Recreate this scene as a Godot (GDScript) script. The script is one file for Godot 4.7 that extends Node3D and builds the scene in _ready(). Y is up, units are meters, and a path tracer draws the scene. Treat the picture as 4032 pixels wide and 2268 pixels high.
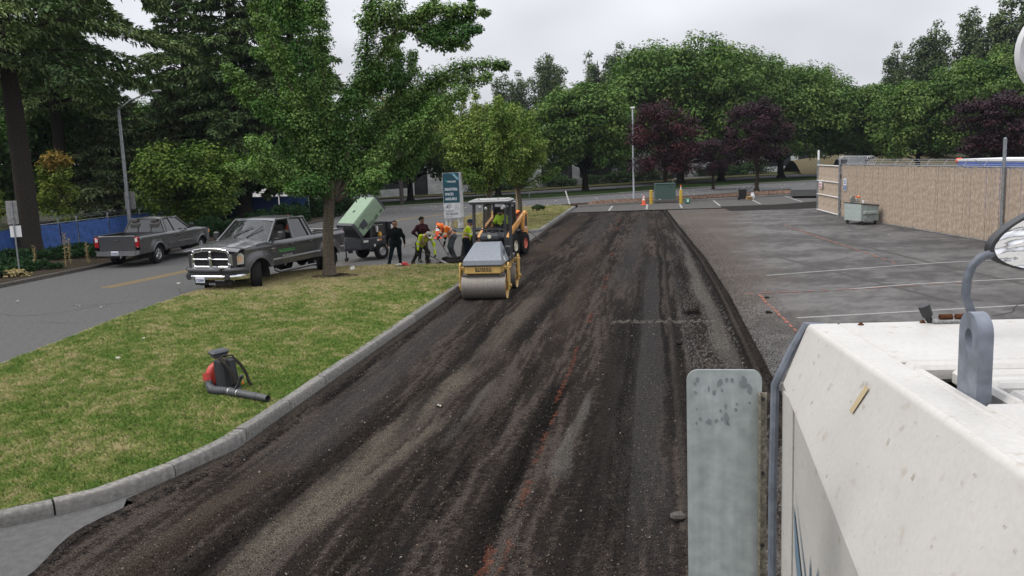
extends Node3D
# A paving crew beside a freshly milled lane, seen from the deck of a milling machine.

# ---------------------------------------------------------------- mesh builder
class MB:
	var p := PackedVector3Array()
	var c := PackedColorArray()
	var cur := Color(1, 1, 1)

	func tri(a: Vector3, b: Vector3, d: Vector3) -> void:
		p.push_back(a); p.push_back(b); p.push_back(d)
		c.push_back(cur); c.push_back(cur); c.push_back(cur)

	func quad(a: Vector3, b: Vector3, d: Vector3, e: Vector3) -> void:
		tri(a, b, d); tri(a, d, e)

	func face(pts: Array, ctr: Vector3) -> void:
		var m := Vector3.ZERO
		for q in pts: m += q
		m /= pts.size()
		var n: Vector3 = (pts[1] - pts[0]).cross(pts[2] - pts[0])
		if pts.size() > 3: n += (pts[2] - pts[0]).cross(pts[3] - pts[0])
		var flip := n.dot(m - ctr) < 0.0
		for i in range(1, pts.size() - 1):
			if flip: tri(pts[0], pts[i + 1], pts[i])
			else: tri(pts[0], pts[i], pts[i + 1])

	func box(ctr: Vector3, s: Vector3, b := Basis(), bev := 0.0) -> void:
		var h := s * 0.5
		if bev <= 0.0:
			for ax in 3:
				for sg in [-1.0, 1.0]:
					var u := (ax + 1) % 3
					var w := (ax + 2) % 3
					var q := []
					for e in [[-1, -1], [1, -1], [1, 1], [-1, 1]]:
						var v := Vector3()
						v[ax] = sg * h[ax]; v[u] = e[0] * h[u]; v[w] = e[1] * h[w]
						q.push_back(ctr + b * v)
					face(q, ctr)
			return
		bev = minf(bev, minf(h.x, minf(h.y, h.z)) * 0.95)
		for ax in 3:
			for sg in [-1.0, 1.0]:
				var u := (ax + 1) % 3
				var w := (ax + 2) % 3
				var q := []
				for e in [[-1, -1], [1, -1], [1, 1], [-1, 1]]:
					var v := Vector3()
					v[ax] = sg * h[ax]; v[u] = e[0] * (h[u] - bev); v[w] = e[1] * (h[w] - bev)
					q.push_back(ctr + b * v)
				face(q, ctr)
		for ax in 3:
			var u := (ax + 1) % 3
			var w := (ax + 2) % 3
			for su in [-1.0, 1.0]:
				for sw in [-1.0, 1.0]:
					var q := []
					for e in [[-1, 0], [1, 0], [1, 1], [-1, 1]]:
						var v := Vector3()
						v[ax] = e[0] * (h[ax] - bev)
						v[u] = su * (h[u] - (0.0 if e[1] == 0 else bev))
						v[w] = sw * (h[w] - (bev if e[1] == 0 else 0.0))
						q.push_back(ctr + b * v)
					face(q, ctr)
		for sx in [-1.0, 1.0]:
			for sy in [-1.0, 1.0]:
				for sz in [-1.0, 1.0]:
					face([ctr + b * Vector3(sx * h.x, sy * (h.y - bev), sz * (h.z - bev)), ctr + b * Vector3(sx * (h.x - bev), sy * h.y, sz * (h.z - bev)), ctr + b * Vector3(sx * (h.x - bev), sy * (h.y - bev), sz * h.z)], ctr)

	func bar(a: Vector3, b: Vector3, w: float, t: float, up := Vector3.UP, bev := 0.0) -> void:
		var d := (b - a).normalized()
		if absf(d.dot(up)) > 0.98: up = Vector3.RIGHT
		var s := d.cross(up).normalized()
		box((a + b) * 0.5, Vector3(w, t, a.distance_to(b)), Basis(s, s.cross(-d), -d), bev)

	func rings(rs: Array, closed := true, caps := true) -> void:
		var n: int = rs[0].size()
		for i in rs.size() - 1:
			var c0 := Vector3.ZERO
			for q in rs[i]: c0 += q
			for q in rs[i + 1]: c0 += q
			c0 /= 2.0 * n
			for j in (n if closed else n - 1):
				var k := (j + 1) % n
				face([rs[i][j], rs[i][k], rs[i + 1][k], rs[i + 1][j]], c0)
		if caps and closed:
			var m := Vector3.ZERO
			for r in rs:
				for q in r: m += q / float(r.size())
			m /= rs.size()
			face(Array(rs[0]), m); face(Array(rs[-1]), m)

	func tube(pts: Array, rad: Array, sides := 8, caps := true) -> void:
		var rs := []
		var up := Vector3.UP
		var last := Vector3.ZERO
		for i in pts.size():
			var d: Vector3
			if i == 0: d = pts[1] - pts[0]
			elif i == pts.size() - 1: d = pts[i] - pts[i - 1]
			else: d = (pts[i + 1] - pts[i]).normalized() + (pts[i] - pts[i - 1]).normalized()
			d = d.normalized()
			var s: Vector3
			if i == 0:
				s = d.cross(Vector3.RIGHT if absf(d.y) > 0.9 else up).normalized()
			else:
				s = (last - d * last.dot(d)).normalized()
			last = s
			var t := d.cross(s)
			var r: float = rad[i] if i < rad.size() else rad[-1]
			var ring := PackedVector3Array()
			for j in sides:
				var a := TAU * j / sides
				ring.push_back(pts[i] + (s * cos(a) + t * sin(a)) * r)
			rs.push_back(ring)
		rings(rs, true, caps)

	# profile: [radius, height] pairs turned about the local y axis of xf
	func lathe(prof: Array, xf := Transform3D(), sides := 20) -> void:
		var rs := []
		for q in prof:
			var ring := PackedVector3Array()
			for j in sides:
				var a := TAU * j / sides
				ring.push_back(xf * Vector3(cos(a) * q[0], q[1], sin(a) * q[0]))
			rs.push_back(ring)
		var n := sides
		for i in prof.size() - 1:
			var dr: float = prof[i + 1][0] - prof[i][0]
			var dy: float = prof[i + 1][1] - prof[i][1]
			for j in n:
				var k := (j + 1) % n
				var a := TAU * (j + 0.5) / n
				var out := xf.basis * Vector3(cos(a) * dy, -dr, sin(a) * dy)
				var q := [rs[i][j], rs[i][k], rs[i + 1][k], rs[i + 1][j]]
				var m: Vector3 = (q[0] + q[1] + q[2] + q[3]) * 0.25
				face(q, m - out)

	# flat outline in local xy, extruded from z0 to z1
	func prism(poly: PackedVector2Array, z0: float, z1: float, xf := Transform3D()) -> void:
		if Geometry2D.is_polygon_clockwise(poly): poly.reverse()
		var ix := Geometry2D.triangulate_polygon(poly)
		var f := xf.basis.z
		for i in range(0, ix.size(), 3):
			var q := []
			var r := []
			for k in 3:
				var v := poly[ix[i + k]]
				q.push_back(xf * Vector3(v.x, v.y, z1)); r.push_back(xf * Vector3(v.x, v.y, z0))
			face(q, q[0] - f); face(r, r[0] + f)
		for i in poly.size():
			var a := poly[i]
			var b := poly[(i + 1) % poly.size()]
			var o := xf.basis * Vector3(b.y - a.y, a.x - b.x, 0)
			var q := [xf * Vector3(a.x, a.y, z0), xf * Vector3(b.x, b.y, z0), xf * Vector3(b.x, b.y, z1), xf * Vector3(a.x, a.y, z1)]
			face(q, (q[0] + q[2]) * 0.5 - o)

	func ball(ctr: Vector3, r: Vector3, nu := 12, nv := 8, b := Basis()) -> void:
		for i in nv:
			for j in nu:
				var q := []
				for e in [[0, 0], [0, 1], [1, 1], [1, 0]]:
					var th: float = PI * (i + e[0]) / nv
					var ph: float = TAU * (j + e[1]) / nu
					q.push_back(ctr + b * (Vector3(sin(th) * cos(ph), cos(th), sin(th) * sin(ph)) * r))
				if i == 0: face([q[0], q[2], q[3]], ctr)
				elif i == nv - 1: face([q[0], q[1], q[2]], ctr)
				else: face(q, ctr)

	# fn(u, v) -> Vector3 or null; out is the side the surface faces
	func patch(fn: Callable, nu: int, nv: int, out: Vector3) -> void:
		var g := []
		for i in nu + 1:
			var row := []
			for j in nv + 1: row.push_back(fn.call(float(i) / nu, float(j) / nv))
			g.push_back(row)
		for i in nu:
			for j in nv:
				var q := [g[i][j], g[i + 1][j], g[i + 1][j + 1], g[i][j + 1]]
				if q[0] == null or q[1] == null or q[2] == null or q[3] == null: continue
				face(q, (q[0] + q[2]) * 0.5 - out)

	func mesh(crease := 40.0) -> ArrayMesh:
		var n := p.size() / 3
		var fn := PackedVector3Array()
		fn.resize(n)
		var at := {}
		var key := []
		key.resize(p.size())
		for i in n:
			fn[i] = (p[i * 3 + 1] - p[i * 3]).cross(p[i * 3 + 2] - p[i * 3])
			for k in 3:
				var q := Vector3i((p[i * 3 + k] * 4000.0).round())
				key[i * 3 + k] = q
				if at.has(q): at[q].push_back(i)
				else: at[q] = [i]
		var lim := cos(deg_to_rad(crease))
		var V := PackedVector3Array(); var N := PackedVector3Array(); var C := PackedColorArray()
		for i in n:
			var f := fn[i].normalized()
			if f == Vector3.ZERO: continue
			for k in [0, 2, 1]:
				var s := Vector3.ZERO
				for j in at[key[i * 3 + k]]:
					if fn[j].normalized().dot(f) > lim: s += fn[j]
				V.push_back(p[i * 3 + k]); N.push_back(s.normalized() if s != Vector3.ZERO else f); C.push_back(c[i * 3 + k])
		var ar := []
		ar.resize(Mesh.ARRAY_MAX)
		ar[Mesh.ARRAY_VERTEX] = V; ar[Mesh.ARRAY_NORMAL] = N; ar[Mesh.ARRAY_COLOR] = C
		var m := ArrayMesh.new()
		m.add_surface_from_arrays(Mesh.PRIMITIVE_TRIANGLES, ar)
		return m

# ---------------------------------------------------------------- leaf builder
class LB:
	var v := PackedVector3Array()
	var n := PackedVector3Array()
	var c := PackedColorArray()
	var ix := PackedInt32Array()

	func leaf(pos: Vector3, dir: Vector3, nrm: Vector3, ln: float, wd: float, col: Color) -> void:
		var s := dir.cross(nrm)
		if s.length_squared() < 1e-6: return
		s = s.normalized() * wd * 0.5
		var up := s.cross(dir).normalized()
		var b := v.size()
		var mid := pos + dir * (ln * 0.45) + up * (ln * 0.08)
		v.push_back(pos); v.push_back(mid + s); v.push_back(pos + dir * ln - up * (ln * 0.1)); v.push_back(mid - s)
		for k in 4:
			n.push_back(up); c.push_back(col)
		ix.append_array(PackedInt32Array([b, b + 2, b + 1, b, b + 3, b + 2]))

	func mesh() -> ArrayMesh:
		var ar := []
		ar.resize(Mesh.ARRAY_MAX)
		ar[Mesh.ARRAY_VERTEX] = v; ar[Mesh.ARRAY_NORMAL] = n; ar[Mesh.ARRAY_COLOR] = c; ar[Mesh.ARRAY_INDEX] = ix
		var m := ArrayMesh.new()
		m.add_surface_from_arrays(Mesh.PRIMITIVE_TRIANGLES, ar)
		return m

# ---------------------------------------------------------------- nodes and materials
var rng := RandomNumberGenerator.new()
var mats := {}
var texs := {}
var used := {}

func numbered(called: String) -> String:
	var k: int = used.get(called, 0)
	used[called] = k + 1
	return called if k == 0 else "%s_%03d" % [called, k]

func obj(parent: Node, called: String, m: Mesh, mt: Material) -> MeshInstance3D:
	var o := MeshInstance3D.new()
	o.name = called; o.mesh = m
	if mt: o.material_override = mt
	o.cast_shadow = GeometryInstance3D.SHADOW_CASTING_SETTING_ON
	parent.add_child(o, true)
	return o

func part(parent: Node, called: String, b: MB, mt: Material, crease := 40.0) -> MeshInstance3D:
	return obj(parent, called, b.mesh(crease), mt)

func thing(called: String, label: String, category: String, at := Vector3.ZERO, turn := 0.0, group := "") -> Node3D:
	var o := Node3D.new()
	o.name = numbered(called); add_child(o)
	o.position = at; o.rotation.y = turn
	tag(o, label, category, group)
	return o

func tag(o: Node, label: String, category: String, group := "") -> void:
	o.set_meta("label", label); o.set_meta("category", category)
	if group != "": o.set_meta("group", group)

func single(called: String, b: MB, mt: Material, label: String, category: String, at := Vector3.ZERO, turn := 0.0, group := "") -> MeshInstance3D:
	var o := part(self, numbered(called), b, mt)
	o.position = at; o.rotation.y = turn
	tag(o, label, category, group)
	return o

func struct(called: String, b: MB, mt: Material, label := "") -> MeshInstance3D:
	var o := part(self, called, b, mt)
	o.set_meta("kind", "structure")
	if label != "": o.set_meta("label", label)
	return o

func copy(o: Node3D, at: Vector3, turn: float, label: String, scl := 1.0) -> Node3D:
	var c: Node3D = o.duplicate()
	var base := String(o.name)
	if base.length() > 4 and base[-4] == "_" and base.right(3).is_valid_int(): base = base.left(-4)
	c.name = numbered(base); add_child(c)
	c.position = at; c.rotation.y = turn; c.scale = Vector3.ONE * scl
	c.set_meta("label", label)
	return c

func lin(r: float, g: float, b: float) -> Color:
	return Color(r, g, b).linear_to_srgb()

# grey picture from noise: values lo..hi, contrast by power
func noise_img(key: String, size: int, freq: float, oct: int, lo: float, hi: float, pw := 1.0, type := FastNoiseLite.TYPE_SIMPLEX_SMOOTH) -> Image:
	var n := FastNoiseLite.new()
	n.seed = hash(key) % 10000; n.noise_type = type; n.frequency = freq
	n.fractal_octaves = oct
	if oct == 1: n.fractal_type = FastNoiseLite.FRACTAL_NONE
	var im := n.get_seamless_image(size, size)
	im.convert(Image.FORMAT_L8)
	var d := im.get_data()
	var lut := PackedByteArray()
	for i in 256: lut.push_back(int(clampf(lerpf(lo, hi, pow(i / 255.0, pw)), 0, 1) * 255))
	for i in d.size(): d[i] = lut[d[i]]
	return Image.create_from_data(size, size, false, Image.FORMAT_L8, d)

func mul_img(a: Image, b: Image) -> Image:
	var x := a.get_data()
	var y := b.get_data()
	for i in x.size(): x[i] = x[i] * y[i] / 255
	return Image.create_from_data(a.get_width(), a.get_height(), false, Image.FORMAT_L8, x)

func tex_of(key: String, im: Image, normal := 0.0) -> void:
	var cp: Image = im.duplicate()
	cp.convert(Image.FORMAT_RGB8)
	cp.generate_mipmaps()
	texs[key] = ImageTexture.create_from_image(cp)
	if normal > 0.0:
		var nm: Image = im.duplicate()
		nm.convert(Image.FORMAT_RGBA8)
		nm.bump_map_to_normal_map(normal)
		texs[key + "_n"] = ImageTexture.create_from_image(nm)

# base colour in linear light; tex multiplies it, world scale in repeats per metre
func mat(key: String, col: Color, rough := 0.8, metal := 0.0, tex := "", scl := 1.0, nstr := 0.0) -> StandardMaterial3D:
	if mats.has(key): return mats[key]
	var m := StandardMaterial3D.new()
	m.albedo_color = lin(col.r, col.g, col.b)
	m.roughness = rough; m.metallic = metal
	if rough > 0.84: m.metallic_specular = 0.15   # dull mineral and fibre surfaces
	if tex != "":
		m.albedo_texture = texs[tex]
		m.uv1_triplanar = true; m.uv1_world_triplanar = true
		m.uv1_scale = Vector3.ONE * scl
		if nstr > 0.0 and texs.has(tex + "_n"):
			m.normal_enabled = true; m.normal_texture = texs[tex + "_n"]; m.normal_scale = nstr
	mats[key] = m
	return m

func vmat(key: String, rough := 0.7, back := Color(0, 0, 0), tex := "", scl := 1.0, nstr := 0.0) -> StandardMaterial3D:
	if mats.has(key): return mats[key]
	var m := mat(key, Color(1, 1, 1), rough, 0.0, tex, scl, nstr)
	m.vertex_color_use_as_albedo = true
	if back != Color(0, 0, 0):
		m.backlight_enabled = true; m.backlight = back; m.metallic_specular = 0.22
	return m

func lettering(parent: Node, s: String, cap: float, pos: Vector3, b: Basis, mt: Material, width := 0.0, bold := true) -> MeshInstance3D:
	var t := TextMesh.new()
	var f := SystemFont.new()
	f.font_names = PackedStringArray(["Droid Sans"])
	if bold: f.font_weight = 700
	t.font = f; t.text = s; t.font_size = 48; t.pixel_size = cap / 34.0; t.depth = 0.004
	var o := obj(parent, "lettering", t, mt)
	var w := t.get_aabb().size.x
	var k := 1.0 if width <= 0.0 or w <= 0.0 else width / w
	o.transform = Transform3D(b * Basis.from_scale(Vector3(k, 1, 1)), pos)
	return o

func sheet(poly: PackedVector2Array, y: float) -> MB:
	var b := MB.new()
	var ix := Geometry2D.triangulate_polygon(poly)
	for i in range(0, ix.size(), 3):
		var q := []
		for k in 3: q.push_back(Vector3(poly[ix[i + k]].x, y, poly[ix[i + k]].y))
		b.face(q, q[0] - Vector3.UP)
	return b

func P2(a: Array) -> PackedVector2Array:
	var r := PackedVector2Array()
	for i in range(0, a.size(), 2): r.push_back(Vector2(a[i], a[i + 1]))
	return r

func rdir() -> Vector3:
	var z := rng.randf_range(-1, 1)
	var a := rng.randf() * TAU
	var s := sqrt(1.0 - z * z)
	return Vector3(cos(a) * s, z, sin(a) * s)

func _ready() -> void:
	rng.seed = 20417
	setup_view()
	make_textures()
	make_ground()
	make_lane()
	make_kerbs()
	make_lawns()
	make_building()
	make_right_fence()
	make_blue_fence()
	make_trees()
	make_milling_machine()
	make_trucks()
	make_compressor()
	make_roller()
	make_skid_steer()
	make_people()
	make_blower()
	make_lease_sign()
	make_far_things()
	make_yard_things()
	make_small_things()

func setup_view() -> void:
	var cam := Camera3D.new()
	cam.name = "camera"; cam.fov = 36.39; cam.near = 0.05; cam.far = 3000.0
	add_child(cam)
	cam.position = Vector3(0, 3.7, 0)
	cam.basis = Basis(Vector3.UP, deg_to_rad(9.386)) * Basis(Vector3.RIGHT, deg_to_rad(-8.416)) * Basis(Vector3.BACK, deg_to_rad(-2.119))
	cam.current = true
	var we := WorldEnvironment.new()
	we.name = "world_environment"
	var e := Environment.new()
	e.background_mode = Environment.BG_SKY
	var sky := Sky.new()
	sky.sky_material = overcast()
	e.sky = sky
	e.tonemap_mode = Environment.TONE_MAPPER_LINEAR
	e.tonemap_exposure = 1.38
	e.sdfgi_enabled = true; e.ssao_enabled = true; e.ssil_enabled = true
	e.fog_enabled = true; e.fog_density = 0.00012; e.fog_light_color = Color(0.80, 0.83, 0.88)
	we.environment = e
	add_child(we)
	var sun := DirectionalLight3D.new()
	sun.name = "sun"; sun.light_energy = 0.5; sun.light_angular_distance = 30.0
	sun.light_color = Color(1.0, 0.98, 0.95); sun.shadow_enabled = true
	add_child(sun)
	sun.rotation_degrees = Vector3(-48, -70, 0)

# even cloud deck with soft folds; overcast skies are about three times brighter overhead than at the horizon
func overcast() -> PanoramaSkyMaterial:
	var n := FastNoiseLite.new()
	n.seed = 7; n.frequency = 1.6; n.fractal_octaves = 4
	var w := 512
	var h := 256
	var im := Image.create(w, h, false, Image.FORMAT_RGBF)
	for j in h:
		var el := PI * (0.5 - (j + 0.5) / h)
		for i in w:
			var az := TAU * i / w
			var d := Vector3(cos(el) * cos(az), sin(el), cos(el) * sin(az))
			var q := Vector3(d.x, 0, d.z) / (absf(d.y) + 0.25) if d.y > 0.0 else d * 3.0
			var f := 1.0 + 0.22 * n.get_noise_3d(q.x, q.y, q.z)
			var up := maxf(d.y, 0.0)
			var l := (0.48 + 0.94 * up) * f
			var g := Color(l * 0.965, l * 0.985, l * 1.05)
			if d.y < 0.0: g = Color(0.2, 0.19, 0.18)
			im.set_pixel(i, j, g)
	var m := PanoramaSkyMaterial.new()
	m.panorama = ImageTexture.create_from_image(im)
	m.energy_multiplier = 1.0
	return m

func make_textures() -> void:
	tex_of("mottle", noise_img("mottle", 512, 0.012, 5, 0.72, 1.0), 3.0)
	tex_of("paint", mul_img(noise_img("paint1", 512, 0.01, 5, 0.86, 1.0), noise_img("paint2", 512, 0.15, 2, 0.93, 1.0)))
	tex_of("grain", noise_img("grain", 512, 0.12, 3, 0.68, 1.0), 4.0)
	var asp := mul_img(noise_img("asp1", 512, 0.16, 3, 0.36, 1.0), noise_img("asp2", 512, 0.01, 4, 0.86, 1.0))
	tex_of("asphalt", asp, 5.0)
	var con := mul_img(noise_img("con1", 512, 0.3, 2, 0.62, 1.0), noise_img("con2", 512, 0.015, 5, 0.66, 1.0))
	tex_of("concrete", con, 4.0)
	tex_of("bark", mul_img(noise_img("bark1", 512, 0.06, 4, 0.3, 1.0), noise_img("bark2", 512, 0.02, 3, 0.6, 1.0)), 9.0)
	tex_of("rust", mul_img(noise_img("rust1", 512, 0.03, 5, 0.5, 1.0), noise_img("rust2", 512, 0.2, 2, 0.8, 1.0)), 2.0)
	tex_of("cloth", mul_img(noise_img("cloth1", 512, 0.03, 4, 0.72, 1.0), noise_img("cloth2", 512, 0.2, 2, 0.85, 1.0)), 4.0)
	tex_of("dirt", mul_img(noise_img("dirt1", 512, 0.14, 3, 0.4, 1.0), noise_img("dirt2", 512, 0.02, 4, 0.6, 1.0)), 7.0)
	# dusty white paint with scuffs and flecks of tar
	var md := mul_img(noise_img("md1", 512, 0.006, 3, 0.95, 1.0), noise_img("md2", 512, 0.08, 3, 0.94, 1.0))
	var dd := md.get_data()
	var r := RandomNumberGenerator.new()
	r.seed = 2
	for k in 170:
		var x := r.randi() % 512
		var y := r.randi() % 512
		var l := r.randi_range(1, 4)
		var v := r.randi_range(120, 200)
		for t in l: dd[((y + t) % 512) * 512 + (x + t / 2) % 512] = v
	var rgb := PackedByteArray()
	var blot := noise_img("md3", 512, 0.016, 5, 0.0, 1.0, 3.2).get_data()
	for i in dd.size():
		var k := dd[i] / 255.0
		var t := clampf((blot[i] / 255.0 - 0.45) * 0.7, 0.0, 0.3)
		rgb.append_array(PackedByteArray([int(255 * k * lerpf(1.0, 0.62, t)), int(255 * k * lerpf(1.0, 0.50, t)), int(255 * k * lerpf(1.0, 0.36, t))]))
	var mi := Image.create_from_data(512, 512, false, Image.FORMAT_RGB8, rgb)
	texs["machine_dirt"] = ImageTexture.create_from_image(mi)
	# galvanised plate: long vertical runs
	var a := noise_img("pw1", 512, 0.02, 4, 0.84, 1.0).get_data()
	var b := noise_img("pw2", 512, 0.03, 3, 0.88, 1.0).get_data()
	for y in 512:
		for x in 512: a[y * 512 + x] = a[y * 512 + x] * b[(y / 24) * 512 + x] / 255
	tex_of("plate_wear", Image.create_from_data(512, 512, false, Image.FORMAT_L8, a))
	make_milled_texture()

# crushed asphalt: dark crumbs with pale stone chips bedded in them
func make_milled_texture() -> void:
	var s := 1024
	var im := noise_img("mill", s, 0.09, 3, 0.16, 0.95)
	var d := im.get_data()
	var bump := d.duplicate()
	var r := RandomNumberGenerator.new()
	r.seed = 5
	for k in 7500:
		var cx := r.randi_range(0, s - 1)
		var cy := r.randi_range(0, s - 1)
		var rad := r.randf_range(1.4, 3.4) if r.randf() < 0.88 else r.randf_range(3.0, 6.0)
		var lum := r.randi_range(110, 215) if r.randf() < 0.5 else r.randi_range(25, 100)
		var ex := r.randf_range(0.6, 1.0)
		for y in range(-int(rad) - 1, int(rad) + 2):
			for x in range(-int(rad) - 1, int(rad) + 2):
				if x * x * ex + y * y / ex <= rad * rad:
					var q := posmod(cy + y, s) * s + posmod(cx + x, s)
					d[q] = lum
					bump[q] = 255 - int(120.0 * (x * x + y * y) / (rad * rad + 1.0))
	im = Image.create_from_data(s, s, false, Image.FORMAT_L8, d)
	tex_of("milled", im)
	var nm := Image.create_from_data(s, s, false, Image.FORMAT_L8, bump)
	nm.convert(Image.FORMAT_RGBA8)
	nm.bump_map_to_normal_map(3.0)
	texs["milled_n"] = ImageTexture.create_from_image(nm)

# ---------------------------------------------------------------- the setting
var lane_edge := [[30.0, 1.9], [-13.0, 1.88], [-23.0, 1.9], [-31.0, 1.76], [-43.5, 1.3], [-57.5, 0.85], [-60.0, 0.8]]

func edge_x(z: float) -> float:
	for i in lane_edge.size() - 1:
		if z <= lane_edge[i][0] and z >= lane_edge[i + 1][0]:
			return remap(z, lane_edge[i][0], lane_edge[i + 1][0], lane_edge[i][1], lane_edge[i + 1][1])
	return 0.8

func left_x(z: float) -> float:
	if z > -8.7: return -5.93 - 0.1 * sin(z * 3.0)
	if z > -10.4: return remap(z, -8.7, -10.4, -6.03, -5.56)
	return -5.54

func make_ground() -> void:
	var g := MB.new()
	g.quad(Vector3(-900, -0.12, 400), Vector3(900, -0.12, 400), Vector3(900, -0.12, -1400), Vector3(-900, -0.12, -1400))
	struct("ground", g, mat("ground", Color(0.10, 0.105, 0.05), 0.95, 0, "dirt", 0.4, 0.6))
	var road := mat("asphalt_street", Color(0.265, 0.26, 0.253), 0.88, 0, "asphalt", 1.3, 0.5)
	struct("street", sheet(P2([-22, 40, -6.0, 40, -6.018, -3.50, -6.027, -3.75, -5.984, -4.00, -5.912, -4.25, -5.850, -4.50, -5.831, -4.75, -5.865, -5.00, -5.934, -5.25, -6.001, -5.50, -6.030, -5.75, -6.005, -6.00, -5.940, -6.25, -5.869, -6.50, -5.831, -6.75, -5.846, -7.00, -5.906, -7.25, -5.979, -7.50, -6.025, -7.75, -6.021, -8.00, -5.967, -8.25, -5.894, -8.50, -6.016, -8.75, -5.947, -9.00, -5.878, -9.25, -5.809, -9.50, -5.740, -9.75, -5.671, -10.00, -5.601, -10.25, -5.540, -10.50, -5.540, -10.75, -5.54, -11, -5.54, -63, -7.4, -66.2, 1.7, -73.5, 12.8, -81, 32, -92.9, 60, -110, 60, -165, -40, -165, -40, -72, -26, -66, -22, -58]), 0.0), road)
	var fl := mat("asphalt_far", Color(0.29, 0.287, 0.292), 0.88, 0, "asphalt", 0.7, 0.3)
	struct("far_road", sheet(P2([-18.5, -66, -14, -63.5, -11.2, -63.6, -9.5, -65.4, -7.4, -66.3, 1.7, -73.6, 12.8, -81.1, 32, -93, 60, -110.2, 60, -131, 40, -117, 17.4, -100.9, 10.2, -96.4, 2.1, -89.1, -8.8, -77.9, -12.2, -75.7, -17.6, -74.2, -20.5, -71.5]), 0.004), fl)
	var lot := P2([1.9, 30])
	for i in range(1, 6): lot.push_back(Vector2(lane_edge[i][1], lane_edge[i][0]))
	lot.append_array(P2([0.82, -58.6, -5.54, -57.9, -5.54, -63.6, -2.1, -65.6, 2.4, -67, 6.4, -68.8, 11.4, -72.1, 30, -83.8, 40, -83.8, 40, 30]))
	var lb := MB.new()
	# the lot as a grid inside its outline, toned by old seal coat, dust and oil
	var nz := FastNoiseLite.new()
	nz.seed = 3; nz.frequency = 0.22; nz.fractal_octaves = 4
	var nf := FastNoiseLite.new()
	nf.seed = 8; nf.frequency = 1.7; nf.fractal_octaves = 4
	var tone := func(x: float, z: float) -> Color:
		var n := nz.get_noise_2d(x * 0.5, z * 1.1) * 0.7 + nz.get_noise_2d(x * 2.2 + 50.0, z * 2.2) * 0.5
		var f := nf.get_noise_2d(x, z)
		var dust := smoothstep(4.6, 2.0, x + 1.2 * n - maxf(0.0, (-z - 34.0) * 0.09)) * smoothstep(-14.0, -26.0, z)
		var c := Color(0.195, 0.187, 0.181).lerp(Color(0.37, 0.353, 0.342), clampf(0.42 + 1.4 * n + 0.9 * f, 0, 1))
		c = c.lerp(Color(0.235, 0.195, 0.165), clampf(dust * (0.75 + 0.6 * f), 0, 1))
		return c
	var st := SurfaceTool.new()
	st.begin(Mesh.PRIMITIVE_TRIANGLES)
	var z0 := 12.0
	while z0 > -58.0:
		var z1 := z0 - (0.25 if z0 > -40 else 0.5)
		for i in 130:
			var pts := []
			for e in [[i, z0], [i + 1, z0], [i + 1, z1], [i, z1]]:
				var u := float(e[0]) / 130.0
				var x := lerpf(edge_x(e[1]), 40.0, u * u * 0.6 + u * 0.4)
				pts.push_back(Vector3(x, 0.0, e[1]))
			for k in [0, 2, 1, 0, 3, 2]:
				st.set_normal(Vector3.UP); st.set_color(tone.call(pts[k].x, pts[k].z)); st.add_vertex(pts[k])
		z0 = z1
	var pl := obj(self, "parking_lot", st.commit(), vmat("lot", 0.86, Color(0, 0, 0), "asphalt", 1.1, 0.6))
	pl.set_meta("kind", "structure")
	struct("parking_bay_row", sheet(P2([-5.54, -58.05, 0.8, -58.75, 40, -59.0, 40, -89, 30, -83.8, 11.4, -72.1, 6.4, -68.8, 2.4, -67, -2.1, -65.6, -5.54, -63.6]), 0.0), mat("asphalt_bay", Color(0.24, 0.225, 0.215), 0.88, 0, "asphalt", 0.9, 0.4))
	# a second, narrower cut across the lot near the gate
	struct("milled_trench", sheet(P2([4.3, -60.2, 8.1, -60.8, 10.9, -63.0, 40, -72, 40, -60, 9.6, -55.9, 4.6, -55.4]), 0.005), mat("trench", Color(0.085, 0.075, 0.07), 0.95, 0, "milled", 0.7, 1.0))
	# concrete gutter strip across the mouth of the driveway
	struct("driveway_gutter", sheet(P2([-12.1, -28.9, -11.5, -29.5, -10.9, -36, -11.2, -41.6, -11.9, -41.6, -11.6, -36]), 0.004), mat("gutter", Color(0.30, 0.285, 0.265), 0.9, 0, "concrete", 0.6, 0.4))
	# planting strip beside the street
	struct("planting_bed", sheet(P2([-22.15, 40, -60, 40, -60, -66, -26, -66, -22.15, -58]), 0.09), mat("bedsoil", Color(0.15, 0.12, 0.085), 0.95, 0, "dirt", 0.7, 1.0))
	struct("mulch_bed", sheet(P2([-5.3, -63.9, -2.1, -65.9, 2.4, -67.3, 6.4, -69.1, 11.4, -72.4, 30, -84, 32, -92.7, 12.8, -80.8, 7.2, -77.5, 1.7, -73.3, -7.2, -66.2]), 0.12), mat("mulch", Color(0.16, 0.10, 0.075), 0.95, 0, "dirt", 0.8, 1.0))
	struct("far_parking_lot", sheet(P2([-40, -76, -28, -76.2, -25.4, -78.3, -22.8, -80.3, -19.9, -83.7, -13.7, -86.9, -10, -88.7, 0.7, -100, 8.1, -107.6, 19.8, -115.2, 42, -131.2, 45, -150, 21.7, -130.4, 8.6, -120, 0.8, -110.3, -11.2, -99.2, -16.5, -93.2, -21.4, -90.1, -27.6, -86.6, -40, -84]), 0.008), mat("asphalt_far2", Color(0.20, 0.20, 0.215), 0.88, 0, "asphalt", 0.7, 0.3))
	struct("building_lawn", sheet(P2([-40, -84.1, -27.6, -86.7, -21.4, -90.2, -16.5, -93.3, -11.2, -99.3, 0.8, -110.4, 8.6, -120.1, 21.7, -130.5, 45, -150.1, 45, -175, -40, -100]), 0.11), mat("drygrass", Color(0.20, 0.20, 0.085), 0.95, 0, "dirt", 0.9, 0.6))
	# painted lines
	var white := mat("line_white", Color(0.60, 0.59, 0.56), 0.8, 0, "rust", 1.5)
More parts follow.
